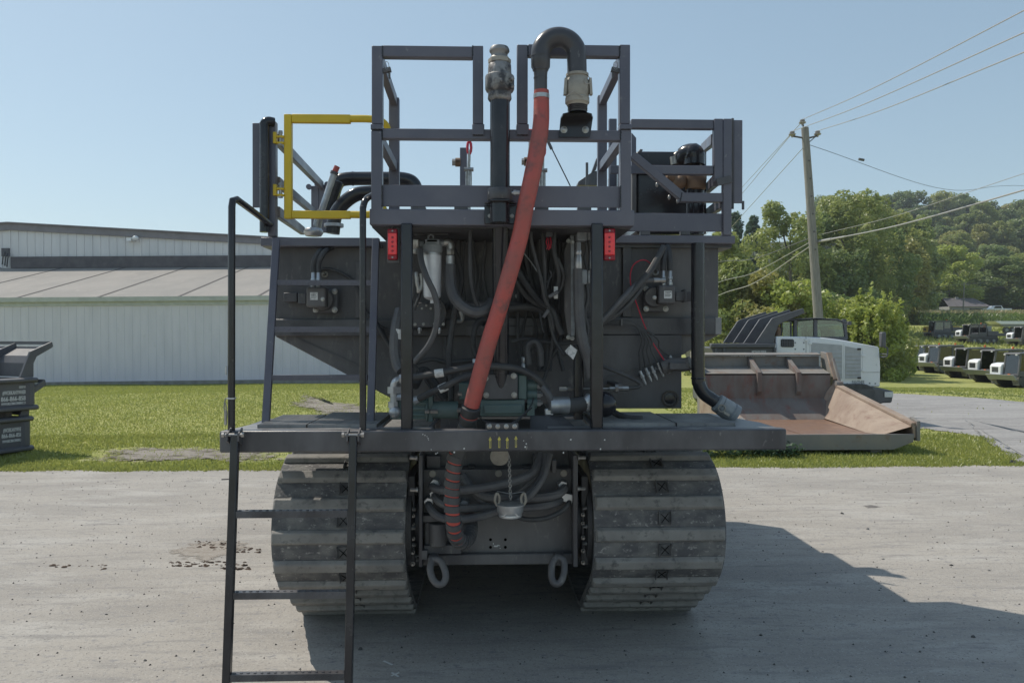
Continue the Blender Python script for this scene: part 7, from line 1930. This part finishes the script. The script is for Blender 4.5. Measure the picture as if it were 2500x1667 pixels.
# ================================================================== fleet of small carriers
def fleet_proto(body, label, blade=True, bed='dark_body'):
    t = thing('small_carrier', label, 'tracked carrier', (0,0,0), 'small tracked carriers parked on the slope')
    A = lambda name, mat, fn, bevel=.02, par=None, **k: mpart(name, mat, fn, bevel, par or t, **k)
    for s in (-1, 1):
        ps = hull([(round(y + r*math.cos(k*.35), 4), round(z + r*math.sin(k*.35), 4)) for y, z, r in ((-1.75,.50,.26),(-1.35,.28,.28),(1.45,.28,.28),(1.8,.50,.26)) for k in range(18)])
        tk = A('track', 'rubber', lambda m: m.prism([(s*.80-.22, y, z) for y, z in ps], (.44,0,0)), .02)
        for k in range(4):
            mb = MB(); mb.lathe([(.20,0),(.2,.03),(.06,.05)], (s*1.025, -1.3+k*.9, .29), (s,0,0), 12); mb.build('road_wheel', 'box_grey', tk)
        for k in range(7):
            A('track_pad', 'tread', lambda m: m.obox((s*.80, -2.03+.03*abs(k-3), .26+k*.085), .44, .05, .05), .0, tk)
    A('chassis', 'dark_body', lambda m: m.box(-.95, .95, -1.7, 2.0, .62, .86))
    h = A('hood', body, lambda m: m.prism([(-1.0,-2.15,.72),(-1.0,-2.15,1.40),(-1.0,-2.02,1.54),(-1.0,-1.55,1.62),(-1.0,-1.55,.72)], (.86,0,0)), .05)
    for k in range(4): A('grille_slat', 'grille_black', lambda m: m.box(-.82, -.34, -2.165, -2.145, 1.02+k*.085, 1.085+k*.085), .0, h)
    A('hood_rear', 'dark_body', lambda m: m.prism([(-1.0,-1.549,.86),(-1.0,-1.549,1.60),(-1.0,.3,1.72),(-1.0,.3,.86)], (.85,0,0)), .03)
    c = A('cab_roof', 'dark_body', lambda m: m.prism([(-.14,-1.95,2.16),(-.14,-1.90,2.26),(-.14,.35,2.30),(-.14,.50,2.22),(-.14,.50,2.15)], (1.18,0,0)), .03)
    for x in (-.08, .98):
        for y0, y1 in ((-1.98,-1.80),(-.62,-.62),(.40,.40)):
            A('cab_pillar', 'dark_body', lambda m: m.bar((x,y0,.86),(x,y1,2.16),.09,.11,(0,1,0)), .0, c)
    A('cab_floor', 'dark_body', lambda m: m.box(-.12,1.0,-2.0,.46,.80,.95), .02, c)
    A('door_panel', 'dark_body', lambda m: (m.box(.975,.995,-1.86,-.68,.951,1.12), m.box(.975,.995,-.55,.36,.951,1.30)), .01, c)
    A('cab_rear_wall', 'dark_body', lambda m: m.box(-.04,.94,.42,.46,.951,2.14), .0, c)
    A('windscreen', 'tinted_glass', lambda m: m.prism([(-.04,-2.0,.96),(.94,-2.0,.96),(.94,-1.84,2.15),(-.04,-1.84,2.15)], (0,.015,0)), .0, c)
    A('side_window', 'tinted_glass', lambda m: m.prism([(.975,-1.86,1.13),(.975,-.68,1.13),(.975,-.68,2.13),(.975,-1.74,2.13)], (.012,0,0)), .0, c)
    A('side_window', 'tinted_glass', lambda m: m.box(.975,.987,-.55,.34,1.31,2.13), .0, c)
    A('seat', 'dark_body', lambda m: (m.box(.2,.7,-.75,-.2,.951,1.35), m.box(.2,.7,-.25,-.12,1.351,1.95)), .03, c)
    A('steering_column', 'box_grey', lambda m: m.bar((.45,-1.75,.96),(.45,-1.35,1.45),.12,.10), .02, c)
    mb = MB(); mb.lathe([(.07,0),(.07,.12),(.04,.15)], (.35,.25,2.30), (0,0,1), 12); mb.build('beacon', 'orange', c)
    d = A('dump_bed', bed, lambda m: (m.box(-1.0,1.0,.62,2.1,.90,.98), m.box(-1.0,-.94,.62,2.1,.981,1.45), m.box(.94,1.0,.62,2.1,.981,1.45), m.box(-.939,.939,.62,.68,.981,1.75)), .01)
    for x in (0, .86): A('work_light', 'label_white', lambda m: m.box(x-.06,x+.06,-2.02,-1.96,2.10,2.18), .0, c)
    A('step', 'box_grey', lambda m: m.box(1.0,1.12,-.8,-.45,.42,.50), .01)
    if blade: A('front_plate', 'box_grey', lambda m: m.prism([(-1.05,-2.2,.55),(-1.05,-2.45,.88),(-1.05,-2.40,.90),(-1.05,-2.1,.60)], (2.1,0,0)), .0)
    A('head_lamp', 'orange', lambda m: m.box(.30,.45,-2.08,-2.02,.84,.94), .0)
    A('bumper', 'box_grey', lambda m: m.box(-1.0,1.0,-2.25,-2.12,.72,.80), .02)
    return t
def set_vehicle(t, px, py, hpx, rz, h=2.30):
    """stand it where the photo shows its base, scaled to the size seen"""
    g = ground_hit(px, py); s = hpx*g.y/FPX/h
    t.location = (g.x, g.y, float(gz(g.x, g.y)) - .02); t.scale = (s, s, s); t.rotation_euler = (0, 0, RAD(rz))
    return t
GF = 'small tracked carriers parked on the slope'
pA = fleet_proto('white_paint', 'a', True)
cl_ = [(2280, 904, 64, -79, 'small white carrier at the far left end of the front row'),
       (2318, 910, 70, -79, 'small white carrier second from the left in the front row, large side window'),
       (2388, 923, 78, -79, 'small white carrier in the middle of the front row'),
       (2455, 933, 84, -79, 'small white carrier fourth from the left in the front row with orange beacon'),
       (2516, 946, 90, -79, 'small white carrier at the right border in the front row')]
vs_ = []
for k, (x, y, hp__, rz, lab) in enumerate(cl_):
    t = pA if k == 0 else copy_tree(pA)
    vs_.append(t); set_vehicle(t, x, y, hp__, rz); t['label'] = lab; t['group'] = GF
vb_ = copy_tree(pA); set_vehicle(vb_, 2385, 838, 48, -80); vb_['label'] = 'white carrier with a grey tool box and long black bed in the back row'
vb_.scale.x *= 1.0
mpart_tb = MB(); mpart_tb.box(-.9,.9,.62,1.2,.99,2.05); tb = mpart_tb.build('tool_box', 'box_grey', None, bevel=.03); tb.parent = vb_; tb.location = (0,.91,1.52)
lb_ = MB(); lb_.box(-1,1,2.1,4.0,.86,1.2); lbo = lb_.build('long_bed', 'dark_body', None, bevel=.02); lbo.parent = vb_; lbo.location = (0,3.05,1.03)
vc_ = copy_tree(pA); set_vehicle(vc_, 2512, 845, 50, -80); vc_['label'] = 'white carrier at the right border in the back row'
vd_ = fleet_proto('carrier_yellow', 'small yellow and black carrier at the left end of the back row', False)
set_vehicle(vd_, 2302, 826, 44, -84)
eb = MB(); eb.box(-.9,.9,.72,1.7,.99,1.6); ebo = eb.build('engine_cover', 'carrier_yellow', vd_, bevel=.04); ebo.location = (0,1.21,1.295)
# red panelled machine at the very right
g = ground_hit(2520, 950)
# white trailer beyond the back row
tl = W(2438, 789, 112); tz = float(gz(tl.x+4, 112))
tr_ = thing('flatbed_trailer', 'long white flatbed trailer at the right border above the back row', 'trailer', (tl.x+5, 112, tz))
zt_ = W(2470, 784, 112).z
mb = MB(); mb.prism([(tl.x-.6,112,zt_),(tl.x+11,112,zt_),(tl.x+11,112,zt_-.5),(tl.x+.3,112,zt_-.45)], (0,2.4,0)); mb.build('deck', 'white_paint', tr_, bevel=.03)
mb = MB(); mb.prism([(tl.x+.3,112.2,zt_-.5),(tl.x+10,112.2,zt_-.5),(tl.x+10,112.2,zt_-.9),(tl.x+1,112.2,zt_-.8)], (0,2.0,0)); mb.build('side_beam', 'box_grey', tr_)
for dx in (1.3, 2.3, 8.5, 9.5):
    mb = MB(); mb.cyl((tl.x+dx,112.05,zt_-1.35),(tl.x+dx,112.4,zt_-1.35),.48,16); w_ = mb.build('wheel', 'rubber', tr_)
    mb = MB(); mb.lathe([(.25,0),(.1,.04)], (tl.x+dx,112.04,zt_-1.35), (0,-1,0), 12); mb.build('rim', 'box_grey', w_)
